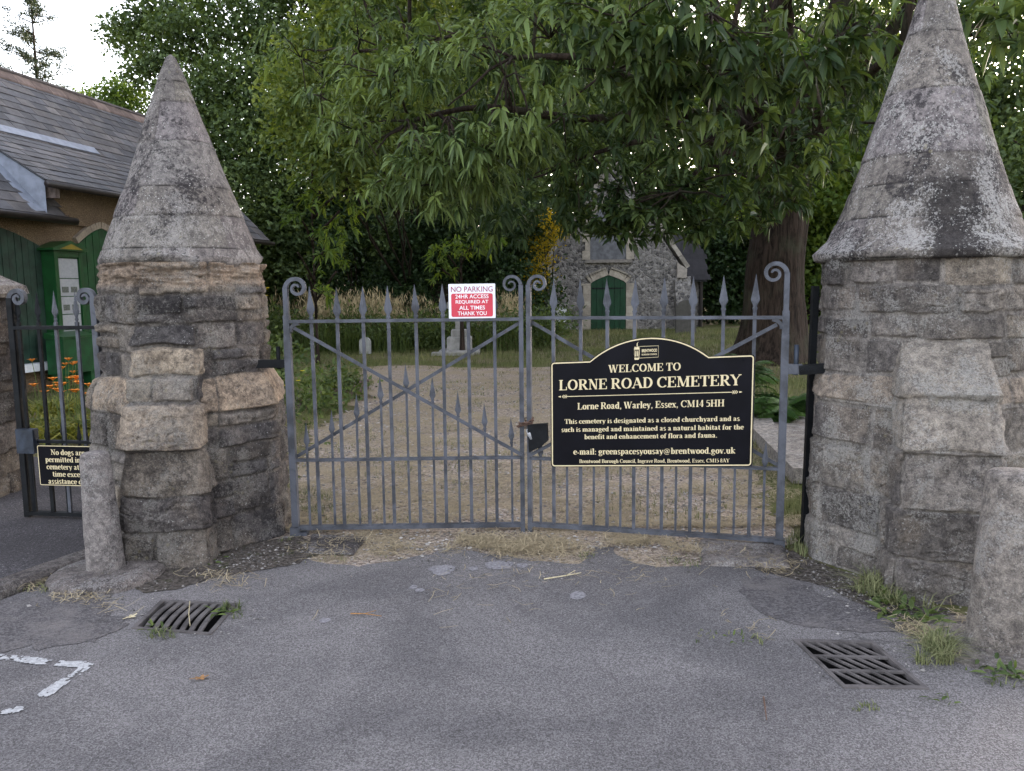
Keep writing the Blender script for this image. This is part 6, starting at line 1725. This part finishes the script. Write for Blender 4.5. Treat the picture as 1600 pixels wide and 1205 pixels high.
bl = B((165, 135, 33, .7), (190, 150, 33, .7), (145, 150, 33.4, .55), (205, 165, 33, .7), (175, 175, 33, .8))
b0 = at(175, 480, 33)
tree('broadleaf_tree', 'small light green tree peeping over the lodge ridge', (b0[0], 33), 7, .15, bl, 'bright', per=110, leaves=13, L=.18, W=.10, spread=.2)
# boundary hedge that closes the view under the trees
hb = at(500, 480, 33); t = thing('boundary_hedge', 'long dark hedge along the far boundary under the trees', 'hedge', (-2, 34, 0))
q = MB(); qs = MB()
for i in range(34):
    x_ = -15 + 37 * (i + RNG.random()) / 34; y_ = 34.5 + RNG.uniform(-.8, .8) + (4.5 if -1.5 < x_ < 8 else 0)
    z_ = 0.0
    limb(qs, (x_, y_, 0), (x_ + RNG.normal(0, .3), y_, 2.6), .05, .015, 0, 5, 5, i)
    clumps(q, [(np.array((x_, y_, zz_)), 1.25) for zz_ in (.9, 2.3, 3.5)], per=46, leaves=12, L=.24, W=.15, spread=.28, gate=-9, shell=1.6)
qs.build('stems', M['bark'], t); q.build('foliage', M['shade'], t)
# conifer over the lodge
b0 = at(86, 480, 38); ct = at(68, -4, 38)[2]
t = thing('pine_tree', 'dark conifer standing alone against the white sky above the lodge', 'tree', (b0[0], 38, 0))
q = MB(); q.add(*tube([np.array((b0[0], 38, z)) for z in np.linspace(0, ct, 14)], np.linspace(.22, .025, 14), 8))
qc = MB(); rr = random.Random(12); z = ct - .2
while z > 5.5:
    f = (ct - z) / (ct - 9.0); L = .3 + 2.1 * min(1.0, f) ** .7
    for k in range(rr.randint(3, 4)):
        a_ = rr.uniform(0, 6.28); l_ = L * rr.uniform(.6, 1.15); d = np.array((math.cos(a_), math.sin(a_), rr.uniform(.05, .45)))
        e = np.array((b0[0], 38, z)) + d * l_
        limb(q, np.array((b0[0], 38, z)), e, .035, .008, -.06, 4, 5, k)
        for s_ in np.linspace(.42, 1.0, max(2, int(l_ * 2.6))):
            clumps(qc, [(np.array((b0[0], 38, z)) + d * l_ * s_ + np.array((0, 0, .05)), .21)], per=160, leaves=11, L=.13, W=.05, spread=.09, gate=-9)
    z -= rr.uniform(.32, .5)
q.build('trunk', M['bark'], t); qc.build('crown', M['conifer'], t)

# ------------------------------------------------------------------ grass and small plants
def blades(q, P, L, W, tint, lean=.35, upright=1.0):
    n_ = len(P); a = RNG.random(n_) * 2 * np.pi; d = np.c_[np.cos(a), np.sin(a), np.zeros(n_)]; s = np.c_[-np.sin(a), np.cos(a), np.zeros(n_)]
    L = np.broadcast_to(L, (n_,))[:, None]; W = np.broadcast_to(W, (n_,))[:, None]; k = (RNG.random(n_) * lean)[:, None]
    up = np.array((0, 0, upright))
    m1 = P + (up * .55 + d * k * .4) * L; tp = P + (up * (1 - .25 * k) + d * k * 1.5) * L
    V = np.stack((P - s * W, P + s * W, m1 + s * W * .7, m1 - s * W * .7, tp), 1).reshape(-1, 3)
    b = np.arange(n_)[:, None] * 5
    T = np.repeat(np.clip(tint, 0, 1), 5)
    q.add(V, [b + np.array((0, 1, 2, 3)), b + np.array((3, 2, 4))], np.c_[T, T, T])

def straws(q, P, L, W, tint, lift=.02):
    """cut stems lying about on the ground"""
    n_ = len(P); a = RNG.random(n_) * 2 * np.pi; d = np.c_[np.cos(a), np.sin(a), RNG.normal(0, .18, n_)]; s = np.c_[-np.sin(a), np.cos(a), np.zeros(n_)]
    L = np.broadcast_to(L, (n_,))[:, None]; P = P + np.c_[np.zeros((n_, 2)), RNG.random(n_) * lift + .004]
    b_ = s * RNG.normal(0, .12, n_)[:, None] * L
    A, Bm, C_ = P - d * L / 2, P + b_, P + d * L / 2
    for Q in (A, Bm, C_): Q[:, 2] = np.maximum(Q[:, 2], .006)
    V = np.stack((A - s * W, A + s * W, Bm - s * W, Bm + s * W, C_ - s * W * .6, C_ + s * W * .6), 1).reshape(-1, 3)
    b = np.arange(n_)[:, None] * 6; T = np.repeat(np.clip(tint, 0, 1), 6)
    q.add(V, [b + np.array((0, 1, 3, 2)), b + np.array((2, 3, 5, 4))], np.c_[T, T, T])

def in_quad(n_, pts, z=0.0, soft=False):
    P = [G(*p) if len(p) == 2 else np.array(p) for p in pts]; u, v = (RNG.random(n_)[:, None], RNG.random(n_)[:, None]) if not soft else (np.clip(RNG.normal(.5, .27, n_), -.15, 1.15)[:, None], np.clip(RNG.normal(.55, .25, n_), -.2, 1.2)[:, None])
    Q = (1 - u) * (1 - v) * P[0] + u * (1 - v) * P[1] + u * v * P[2] + (1 - u) * v * P[3]
    Q[:, 2] = z; return Q

TRK = np.array([G(*p)[:2] for p in trk])
def inside(P, poly):
    x, y = P[:, 0], P[:, 1]; c = np.zeros(len(P), bool); j = len(poly) - 1
    for i in range(len(poly)):
        yi, yj = poly[i][1], poly[j][1]
        m_ = ((yi > y) != (yj > y)) & (x < (poly[j][0] - poly[i][0]) * (y - yi) / (yj - yi + 1e-12) + poly[i][0]); c ^= m_; j = i
    return c
# lawn
q = MB(); n_ = 150000
P = np.c_[RNG.uniform(-9, 12, n_), 5.4 + 27 * RNG.random(n_) ** 1.4, np.full(n_, -.008)]
ins = inside(P, TRK); w = fbm(np.c_[P[:, :2] * .9, np.zeros(n_)], 4, 4); w2 = fbm(np.c_[P[:, :2] * 4, np.zeros(n_)], 9, 3)
inb = (P[:, 0] < -2.9 + .1 * P[:, 1]) & (P[:, 1] < 7.2)
keep = (~ins | ((w > .12) & (w2 > 0.02)) | ((P[:, 1] < 7.5) & (w2 > .12) & (w > -.15))) & (P[:, 1] < 30) & ~inb
rc = np.hypot(P[:, 0] - LC[0], P[:, 1] - LC[1]); rc2 = np.hypot(P[:, 0] - RC[0], P[:, 1] - RC[1]); keep &= (rc > .7) & (rc2 > .7)
P, ins, w = P[keep], ins[keep], w[keep]
sc_ = 1 + P[:, 1] / 18
blades(q, P, np.where(ins, .03, .05) * RNG.uniform(.5, 1.4, len(P)) * sc_, .0022 * sc_, np.where(ins, .55, .40 - w * .6) + RNG.normal(0, .2, len(P)), .9)
q.build('lawn_grass', M['lawn'], kind='stuff', label='short patchy lawn on both sides of the gravel track', cat='grass')
# cut dry grass lying on the track and drifted under the gates
q = MB(); n_ = 60000
P = np.c_[RNG.uniform(-3.2, 3.6, n_), 5.2 + 6.5 * RNG.random(n_) ** 1.5, np.zeros(n_)]
w = fbm(np.c_[P[:, :2] * 1.6, np.zeros(n_)], 14, 4); P = P[(w > -.12) & (np.hypot(P[:, 0] - LC[0], P[:, 1] - LC[1]) > .62) & (np.hypot(P[:, 0] - RC[0], P[:, 1] - RC[1]) > .62)]
straws(q, P, RNG.uniform(.03, .10, len(P)), .0016, RNG.normal(.55, .22, len(P)), .02)
for pts, n_ in (([(640, 868), (905, 880), (925, 838), (660, 836)], 5200), ([(960, 862), (1098, 886), (1092, 850), (960, 836)], 3000), ([(480, 885), (640, 872), (640, 840), (470, 840)], 1200), ([(1110, 890), (1300, 920), (1270, 880), (1120, 850)], 500), ([(760, 905), (1000, 910), (980, 876), (760, 872)], 260), ([(480, 960), (1150, 980), (1100, 890), (520, 890)], 160),
                ([(60, 940), (200, 960), (120, 905), (40, 905)], 700), ([(250, 925), (420, 930), (400, 890), (300, 890)], 260), ([(1340, 930), (1480, 985), (1520, 965), (1360, 910)], 900), ([(1380, 975), (1470, 1030), (1500, 1010), (1400, 930)], 1300), ([(1130, 1010), (1260, 1010), (1230, 955), (1140, 955)], 90)):
    Q = in_quad(int(n_ * .62), pts, soft=True); w = fbm(np.c_[Q[:, :2] * 4, np.zeros(len(Q))], 15, 4); Q = Q[w + RNG.normal(0, .12, len(Q)) > -.05]
    straws(q, Q, RNG.uniform(.025, .11, len(Q)), .0017, RNG.normal(.6, .22, len(Q)), .03)
q.build('grass_clippings', M['clip'], kind='stuff', label='dry cut grass lying under the gates and along the edge of the asphalt', cat='cut grass')
# stones and grit of the track
q = MB(); n_ = 5200
P = np.c_[RNG.uniform(-3, 3.2, n_), 4.8 + 9 * RNG.random(n_) ** 1.7, np.zeros(n_)]; P = P[inside(P, TRK) | ((P[:, 1] < 5.5) & (np.abs(P[:, 0]) < 1.9) & (RNG.random(n_) < .4))]
ico = np.array([(1, 0, 0), (-1, 0, 0), (0, 1, 0), (0, -1, 0), (0, 0, 1), (0, 0, -1)], float); ifc = np.array([(0, 2, 4), (2, 1, 4), (1, 3, 4), (3, 0, 4), (2, 0, 5), (1, 2, 5), (3, 1, 5), (0, 3, 5)])
s = RNG.uniform(.004, .014, len(P)) * (1 + P[:, 1] * .05); a = RNG.random(len(P)) * 6.28
V = ico[None] * (s[:, None, None] * RNG.uniform(.6, 1.3, (len(P), 6, 1))); V[..., 2] *= .55
V = np.stack((V[..., 0] * np.cos(a)[:, None] - V[..., 1] * np.sin(a)[:, None], V[..., 0] * np.sin(a)[:, None] + V[..., 1] * np.cos(a)[:, None], V[..., 2]), -1) + P[:, None]
tt = RNG.uniform(.12, .42, len(P)); tt = np.repeat(tt, 6)[:, None] * np.array((1, .92, .86))
q.add(V.reshape(-1, 3), [(np.arange(len(P))[:, None, None] * 6 + ifc).reshape(-1, 3)], tt)
for pts, n_ in (([(200, 930), (480, 900), (500, 840), (320, 850)], 420), ([(1180, 900), (1480, 1010), (1560, 980), (1240, 850)], 520), ([(40, 960), (260, 960), (200, 890), (60, 905)], 260), ([(480, 900), (1100, 905), (1090, 860), (480, 850)], 420), ([(200, 1020), (400, 1000), (380, 940), (250, 930)], 120), ([(1200, 1060), (1480, 1110), (1480, 980), (1240, 970)], 160)):
    Q = in_quad(n_, pts, .004, soft=True); Q = Q[~inside(Q, np.array(GRATE_L)) & ~inside(Q, np.array(GRATE_R))]; n_ = len(Q); s = RNG.uniform(.002, .007, n_) * RNG.choice((1, 1, 1, 1.8), n_)
    V = ico[None] * (s[:, None, None] * RNG.uniform(.6, 1.3, (n_, 6, 1))); V[..., 2] *= .6; V = V + Q[:, None]
    tt = np.repeat(RNG.uniform(.05, .30, n_), 6)[:, None] * np.array((1, .93, .88))
    q.add(V.reshape(-1, 3), [(np.arange(n_)[:, None, None] * 6 + ifc).reshape(-1, 3)], tt)
q.build('gravel_stones', M['dressed'], kind='stuff', label='loose stones and grit scattered over the track and along the asphalt edges', cat='gravel')
# tall dry grass and weeds before the shrubs
q = MB(); n_ = 7000
Q = np.c_[RNG.uniform(-6.9, .6, n_), RNG.uniform(21.6, 25, n_), np.zeros(n_)]; w = fbm(np.c_[Q[:, 0] * 1.1, Q[:, 1] * .5, Q[:, 2]], 21, 3); dens = np.clip(.40 + w * 2.2 - np.maximum(0, Q[:, 0] + 1.8) * .35, 0, 1)
Q = Q[RNG.random(n_) < dens]
h_ = RNG.uniform(.8, 1.5, len(Q)) * (1 + .35 * fbm(Q * 1.7 + 3, 22, 3)); blades(q, Q, h_, .006, RNG.normal(.6, .2, len(Q)), .38)
hd_ = Q + np.c_[RNG.normal(0, .12, (len(Q), 2)), h_ * .9]; small_leaves(q, hd_, np.array((0, 0, 1.0)) + RNG.normal(0, .4, (len(Q), 3)), .22, .028, RNG.normal(.75, .15, len(Q)))
q.build('tall_grass', M['dry'], kind='stuff', label='tall straw-coloured seeding grass along the far edge of the lawn', cat='tall grass')
q = MB()
for i in range(60):
    x_ = -7.2 + 8.6 * (i + RNG.random()) / 60; y_ = RNG.uniform(20.9, 22.2)
    clumps(q, [(np.array((x_, y_, RNG.uniform(.2, .85))), RNG.uniform(.28, .62))], per=130, leaves=9, L=.14, W=.05, spread=.14, gate=-9)
Q = np.c_[RNG.uniform(-7, .8, 9000), RNG.uniform(20.5, 22.2, 9000), np.zeros(9000)]; Q = Q[fbm(np.c_[Q[:, :2] * .9, Q[:, 2]], 23, 3) > -.15]; blades(q, Q, RNG.uniform(.25, .85, len(Q)), .009, RNG.normal(.45, .2, len(Q)), .8)
q.build('weeds', M['weed'], kind='stuff', label='green nettles and weeds at the foot of the tall dry grass', cat='weeds')
# weeds and grass at the foot of the pillars, kerb and drains
q = MB()
def tufts(pts, n_, h, lean=1.1, tint=.35):
    n_ = int(n_ * .45); h = h * .62; tint = tint + .2
    Q = in_quad(n_, pts); w = fbm(np.c_[Q[:, :2] * 9, Q[:, 2]], 27, 3); Q = Q[w > -.05]
    blades(q, Q, h * RNG.uniform(.4, 1.2, len(Q)), .0024, RNG.normal(tint, .25, len(Q)), lean)
for a in (([(336, 970), (382, 968), (376, 945), (345, 945)], 260, .06, 1.2, .1), ([(222, 1000), (275, 1000), (270, 985), (235, 985)], 200, .05, 1.2, .1), ([(1130, 1000), (1205, 1018), (1200, 1000), (1140, 990)], 220, .05, 1.4, .3), ([(1325, 1112), (1375, 1112), (1370, 1100), (1330, 1100)], 120, .03, 1.5, .25),
          ([(1430, 1040), (1490, 1040), (1490, 1005), (1440, 1000)], 1500, .14, 1.7, .45), ([(1540, 1075), (1620, 1075), (1620, 1045), (1545, 1042)], 320, .06, 1.3, .15), ([(1330, 925), (1420, 955), (1470, 960), (1360, 905)], 1500, .18, 1.9, .5), ([(1225, 855), (1262, 875), (1270, 850), (1240, 835)], 380, .14, 1.0, .35),
          ([(470, 880), (640, 875), (640, 855), (480, 850)], 260, .035, 1.4, .3), ([(900, 880), (930, 870), (925, 855), (905, 862)], 160, .04, 1.4, .15), ([(30, 925), (110, 930), (120, 910), (60, 905)], 330, .06, 1.5, .65), ([(470, 800), (520, 810), (530, 770), (470, 760)], 700, .08, 1.2, .2), ([(1040, 885), (1100, 890), (1095, 870), (1030, 870)], 200, .04, 1.4, .2),
          ([(1085, 1005), (1130, 1000), (1120, 985), (1090, 985)], 40, .03, 1.4, .3), ([(430, 850), (470, 842), (460, 825), (440, 830)], 200, .07, 1.2, .3), ([(1470, 1105), (1490, 1105), (1490, 1090), (1470, 1090)], 60, .05, .8, .0)): tufts(*a)
q.build('grass_tufts', M['tuft'], kind='stuff', label='small tufts of grass in the cracks round the pillars, drains and kerb', cat='grass')
q = MB()
for px, py, s_, n_ in ((512, 1100 - 404, .05, 8), (490, 695, .05, 8), (1474, 1098, .035, 9), (330, 880, .04, 10), (232, 985, .035, 10), (352, 958, .04, 16), (1560, 1056, .05, 20), (1590, 1060, .05, 18), (1408, 965, .07, 22), (1385, 940, .08, 22), (1450, 975, .07, 20), (1420, 920, .08, 16), (1150, 1000, .03, 8)):
    c = G(px, py); d = RNG.normal(0, 1, (n_, 3)); d[:, 2] = np.abs(d[:, 2]) * .6 + .15
    leaf_mesh(q, c + np.c_[RNG.normal(0, s_ * .8, (n_, 2)), np.full(n_, .01)], d, s_ * RNG.uniform(.8, 1.6, n_), s_ * .35, .3, RNG.random(n_))
q.build('weeds', M['weed'], kind='stuff', label='small leafy weeds at the edges of the asphalt', cat='weeds')

def plant(name, label, cat, c, build_leaves, leaf_mat_, flowers=None, fmat=None, group=None):
    t = thing(name, label, cat, c, group); q = MB(); build_leaves(q, np.array(c, float)); q.build('leaves', M[leaf_mat_], t)
    if flowers:
        STALKS.clear(); q = MB(); flowers(q, np.array(c, float)); q.build('flowers', M[fmat], t)
        if STALKS:
            q = MB()
            for p in STALKS: q.add(*tube([np.array((p[0] * .7 + c[0] * .3, p[1] * .7 + c[1] * .3, .05)), p], .004, 4))
            q.build('stalks', M['weed'], t)
    return t
STALKS = []
def straps(h, n_, spread):
    def f(q, c):
        a = RNG.random(n_) * 6.28; d = np.c_[np.cos(a) * .55, np.sin(a) * .55, np.ones(n_)]
        leaf_mesh(q, c + np.c_[RNG.normal(0, spread, (n_, 2)), np.zeros(n_)], d, h * RNG.uniform(.6, 1.25, n_), .028, .55, RNG.random(n_), fold=.2, jit=.2)
    return f
def lilies(h, n_, spread, sz):
    def f(q, c):
        for i in range(n_):
            p = c + np.array((RNG.normal(0, spread), RNG.normal(0, spread * .6), h * RNG.uniform(.8, 1.15)))
            a = np.arange(6) * 1.047 + RNG.random(); d = np.c_[np.cos(a), np.sin(a), np.full(6, 1.1)]
            leaf_mesh(q, np.repeat(p[None], 6, 0), d, sz, sz * .42, .35, .5 + 0 * a, fold=.1, jit=.05)
            STALKS.append(p)
    return f
for (px, py, Y), lab, h_ in (((75, 600, 9.0), 'orange day lily clump behind the side gate, nearest its lock', .56), ((105, 600, 8.6), 'orange day lily clump in the middle behind the side gate bars', .60), ((135, 600, 8.9), 'orange day lily clump beside the left pillar behind the side gate', .63), ((90, 600, 10.2), 'taller orange day lilies against the lodge wall', .72)):
    c = (at(px, py, Y)[0], Y, 0.0); plant('day_lily', lab, 'flower', c, straps(h_ * .85, 170, .16), 'strap', lilies(h_, 7, .2, .09), 'orange', 'day lilies by the side gate')
def bushy(h, r, L, W, per=170):
    def f(q, c): clumps(q, [(c + np.array((0, 0, h * .55)), r), (c + np.array((r * .5, -.1, h * .35)), r * .7), (c + np.array((-r * .5, .1, h * .4)), r * .75)], per=per, leaves=9, L=L, W=W, spread=.09, gate=-9)
    return f
def dots(pts, sz):
    def f(q, c):
        for x_, y_, z_ in pts:
            a = np.arange(7) * .9; d = np.c_[np.cos(a), np.sin(a), np.full(7, .5)]
            leaf_mesh(q, np.repeat((c + np.array((x_, y_, z_)))[None], 7, 0), d, sz, sz * .6, .3, .5 + 0 * a, jit=.05)
    return f
for (px, py, Y), lab, h_, r_, fl in (((462, 600, 9.6), 'leafy plant with yellow flowers just behind the left gate hinge post', .75, .30, [(.02, -.28, .62), (.1, -.25, .55), (-.06, -.3, .5), (.14, -.2, .66), (.03, -.3, .42)]),
                                     ((500, 600, 10.6), 'grey-green bushy plant in the bed behind the left gate', .5, .36, None), ((538, 600, 11.8), 'low grey-green bush near the far end of the bed edging', .45, .38, None), ((445, 600, 11.5), 'tall leafy plant in the bed close to the left pillar', 1.1, .38, None)):
    c = (at(px, py, Y)[0], Y, 0.0); plant('garden_plant', lab, 'plant', c, bushy(h_, r_, .10, .045), 'weed', dots(fl, .035) if fl else None, 'yellow', 'plants in the flower bed')
c = (at(425, 600, 13)[0], 13.0, 0.0); zf = at(425, 456, 13)[2]
plant('garden_plant', 'tall stem with bright yellow blooms showing past the left pillar', 'plant', c, bushy(1.3, .30, .10, .045), 'weed', dots([(-.03, -.3, zf), (.03, -.28, zf + .03), (.0, -.3, zf - .05), (-.05, -.3, zf + .05), (.05, -.3, zf - .07), (.06, -.3, zf + .05), (-.06, -.3, zf - .03)], .07), 'yellow', 'plants in the flower bed')
def ferny(n_, L):
    def f(q, c):
        for i in range(n_):
            a = RNG.random() * 6.28; d = np.array((math.cos(a), math.sin(a), 0)); l_ = L * RNG.uniform(.65, 1.15); rise = RNG.uniform(.6, 1.2)
            t_ = np.linspace(.12, 1, 26); P = c + d * (t_ * l_ * .75)[:, None] + np.c_[np.zeros((26, 2)), l_ * (rise * t_ - .75 * t_ ** 2)]
            T = unit(np.gradient(P, axis=0)); s_ = unit(np.cross(T, np.array((0, 0, 1.0))))
            w_ = .16 * l_ * np.sin(np.pi * np.clip(t_ * .93 + .06, 0, 1)) ** .8
            for k in (-1, 1): leaf_mesh(q, P, s_ * k + T * .45, w_ * 1.3, w_ * .34 + .012, .35, RNG.random() * .6 + RNG.random(26) * .3, fold=.05, jit=.1)
    return f
for (px, Y), lab, L in (((1205, 9.3), 'dark green fern clump right of the welcome sign behind the gate post', .85), ((1245, 9.8), 'smaller fern clump between the right gate post and the black pole', .75), ((1165, 13.5), 'fern growing low in front of the big tree trunk', .8), ((1110, 15.5), 'fern clump at the left foot of the big tree trunk', .7)):
    c = (at(px, 600, Y)[0], Y, 0.0); plant('fern', lab, 'fern', c, ferny(34, L), 'fern', None, None, 'ferns under the chestnut')
# fallen bits on the asphalt
def fallen(px, py, sz, rot, label, mat='dead_leaf'):
    c = G(px, py); q = MB(); n_ = 11; out = []
    for i in range(28):
        a = 2 * math.pi * i / 28; r_ = sz * (.62 + .28 * math.cos(a * 5) + .1 * math.cos(a)); out.append((r_ * math.cos(a), r_ * math.sin(a) * .8))
    V = [c + np.array((x_ * math.cos(rot) - y_ * math.sin(rot), x_ * math.sin(rot) + y_ * math.cos(rot), .008 + 6 * (x_ * x_ + .4 * y_ * y_))) for x_, y_ in out] + [c + np.array((0, 0, .009))]
    i = np.arange(28); q.add(V, [np.stack((i, (i + 1) % 28, np.full(28, 28)), -1)])
    q.add(*tube([c + np.array((0, 0, .010)), c + np.array((-sz * 1.3 * math.cos(rot), -sz * 1.3 * math.sin(rot), .012))], .0015, 5))
    q.build('fallen_leaf', M[mat], loc=c, label=label, cat='leaf')
fallen(314, 1062, .034, .4, 'dry orange-brown leaf lying alone on the asphalt below the left drain')
fallen(205, 966, .034, 1.0, 'dry leaf lying by the footing of the left bollard', 'straw')
def twig(pts, r, label, mat):
    P = np.array([G(*p) + np.array((0, 0, r + .004 + .006 * (i % 2))) for i, p in enumerate(pts)]); q = MB(); q.add(*tube(P, np.linspace(r, r * .5, len(P)), 6))
    if len(P) > 2: q.add(*tube([P[1], P[1] + (P[2] - P[1]) * .5 + np.array((.01, .03, .01))], r * .5, 5))
    q.build('twig', M[mat], loc=P[0], label=label, cat='twig')
twig([(548, 961), (570, 963), (596, 965)], .0035, 'thin red-brown twig lying on the asphalt below the left gate', 'dead_leaf')
twig([(850, 907), (885, 903), (908, 897)], .004, 'pale straw stalk lying on the asphalt in front of the middle of the gates', 'straw')
twig([(1193, 1092), (1195, 1110), (1198, 1128)], .004, 'short brown twig on the asphalt left of the diamond drain', 'twig')
q = MB(); q.add(*tube([G(297, 978), G(297, 978) + np.array((-.003, 0, .06)), G(297, 978) + np.array((.006, 0, .125))], .002, 5)); q.build('dry_stalk', M['straw'], loc=G(297, 978), label='single dry stalk standing up out of the left drain', cat='stalk')
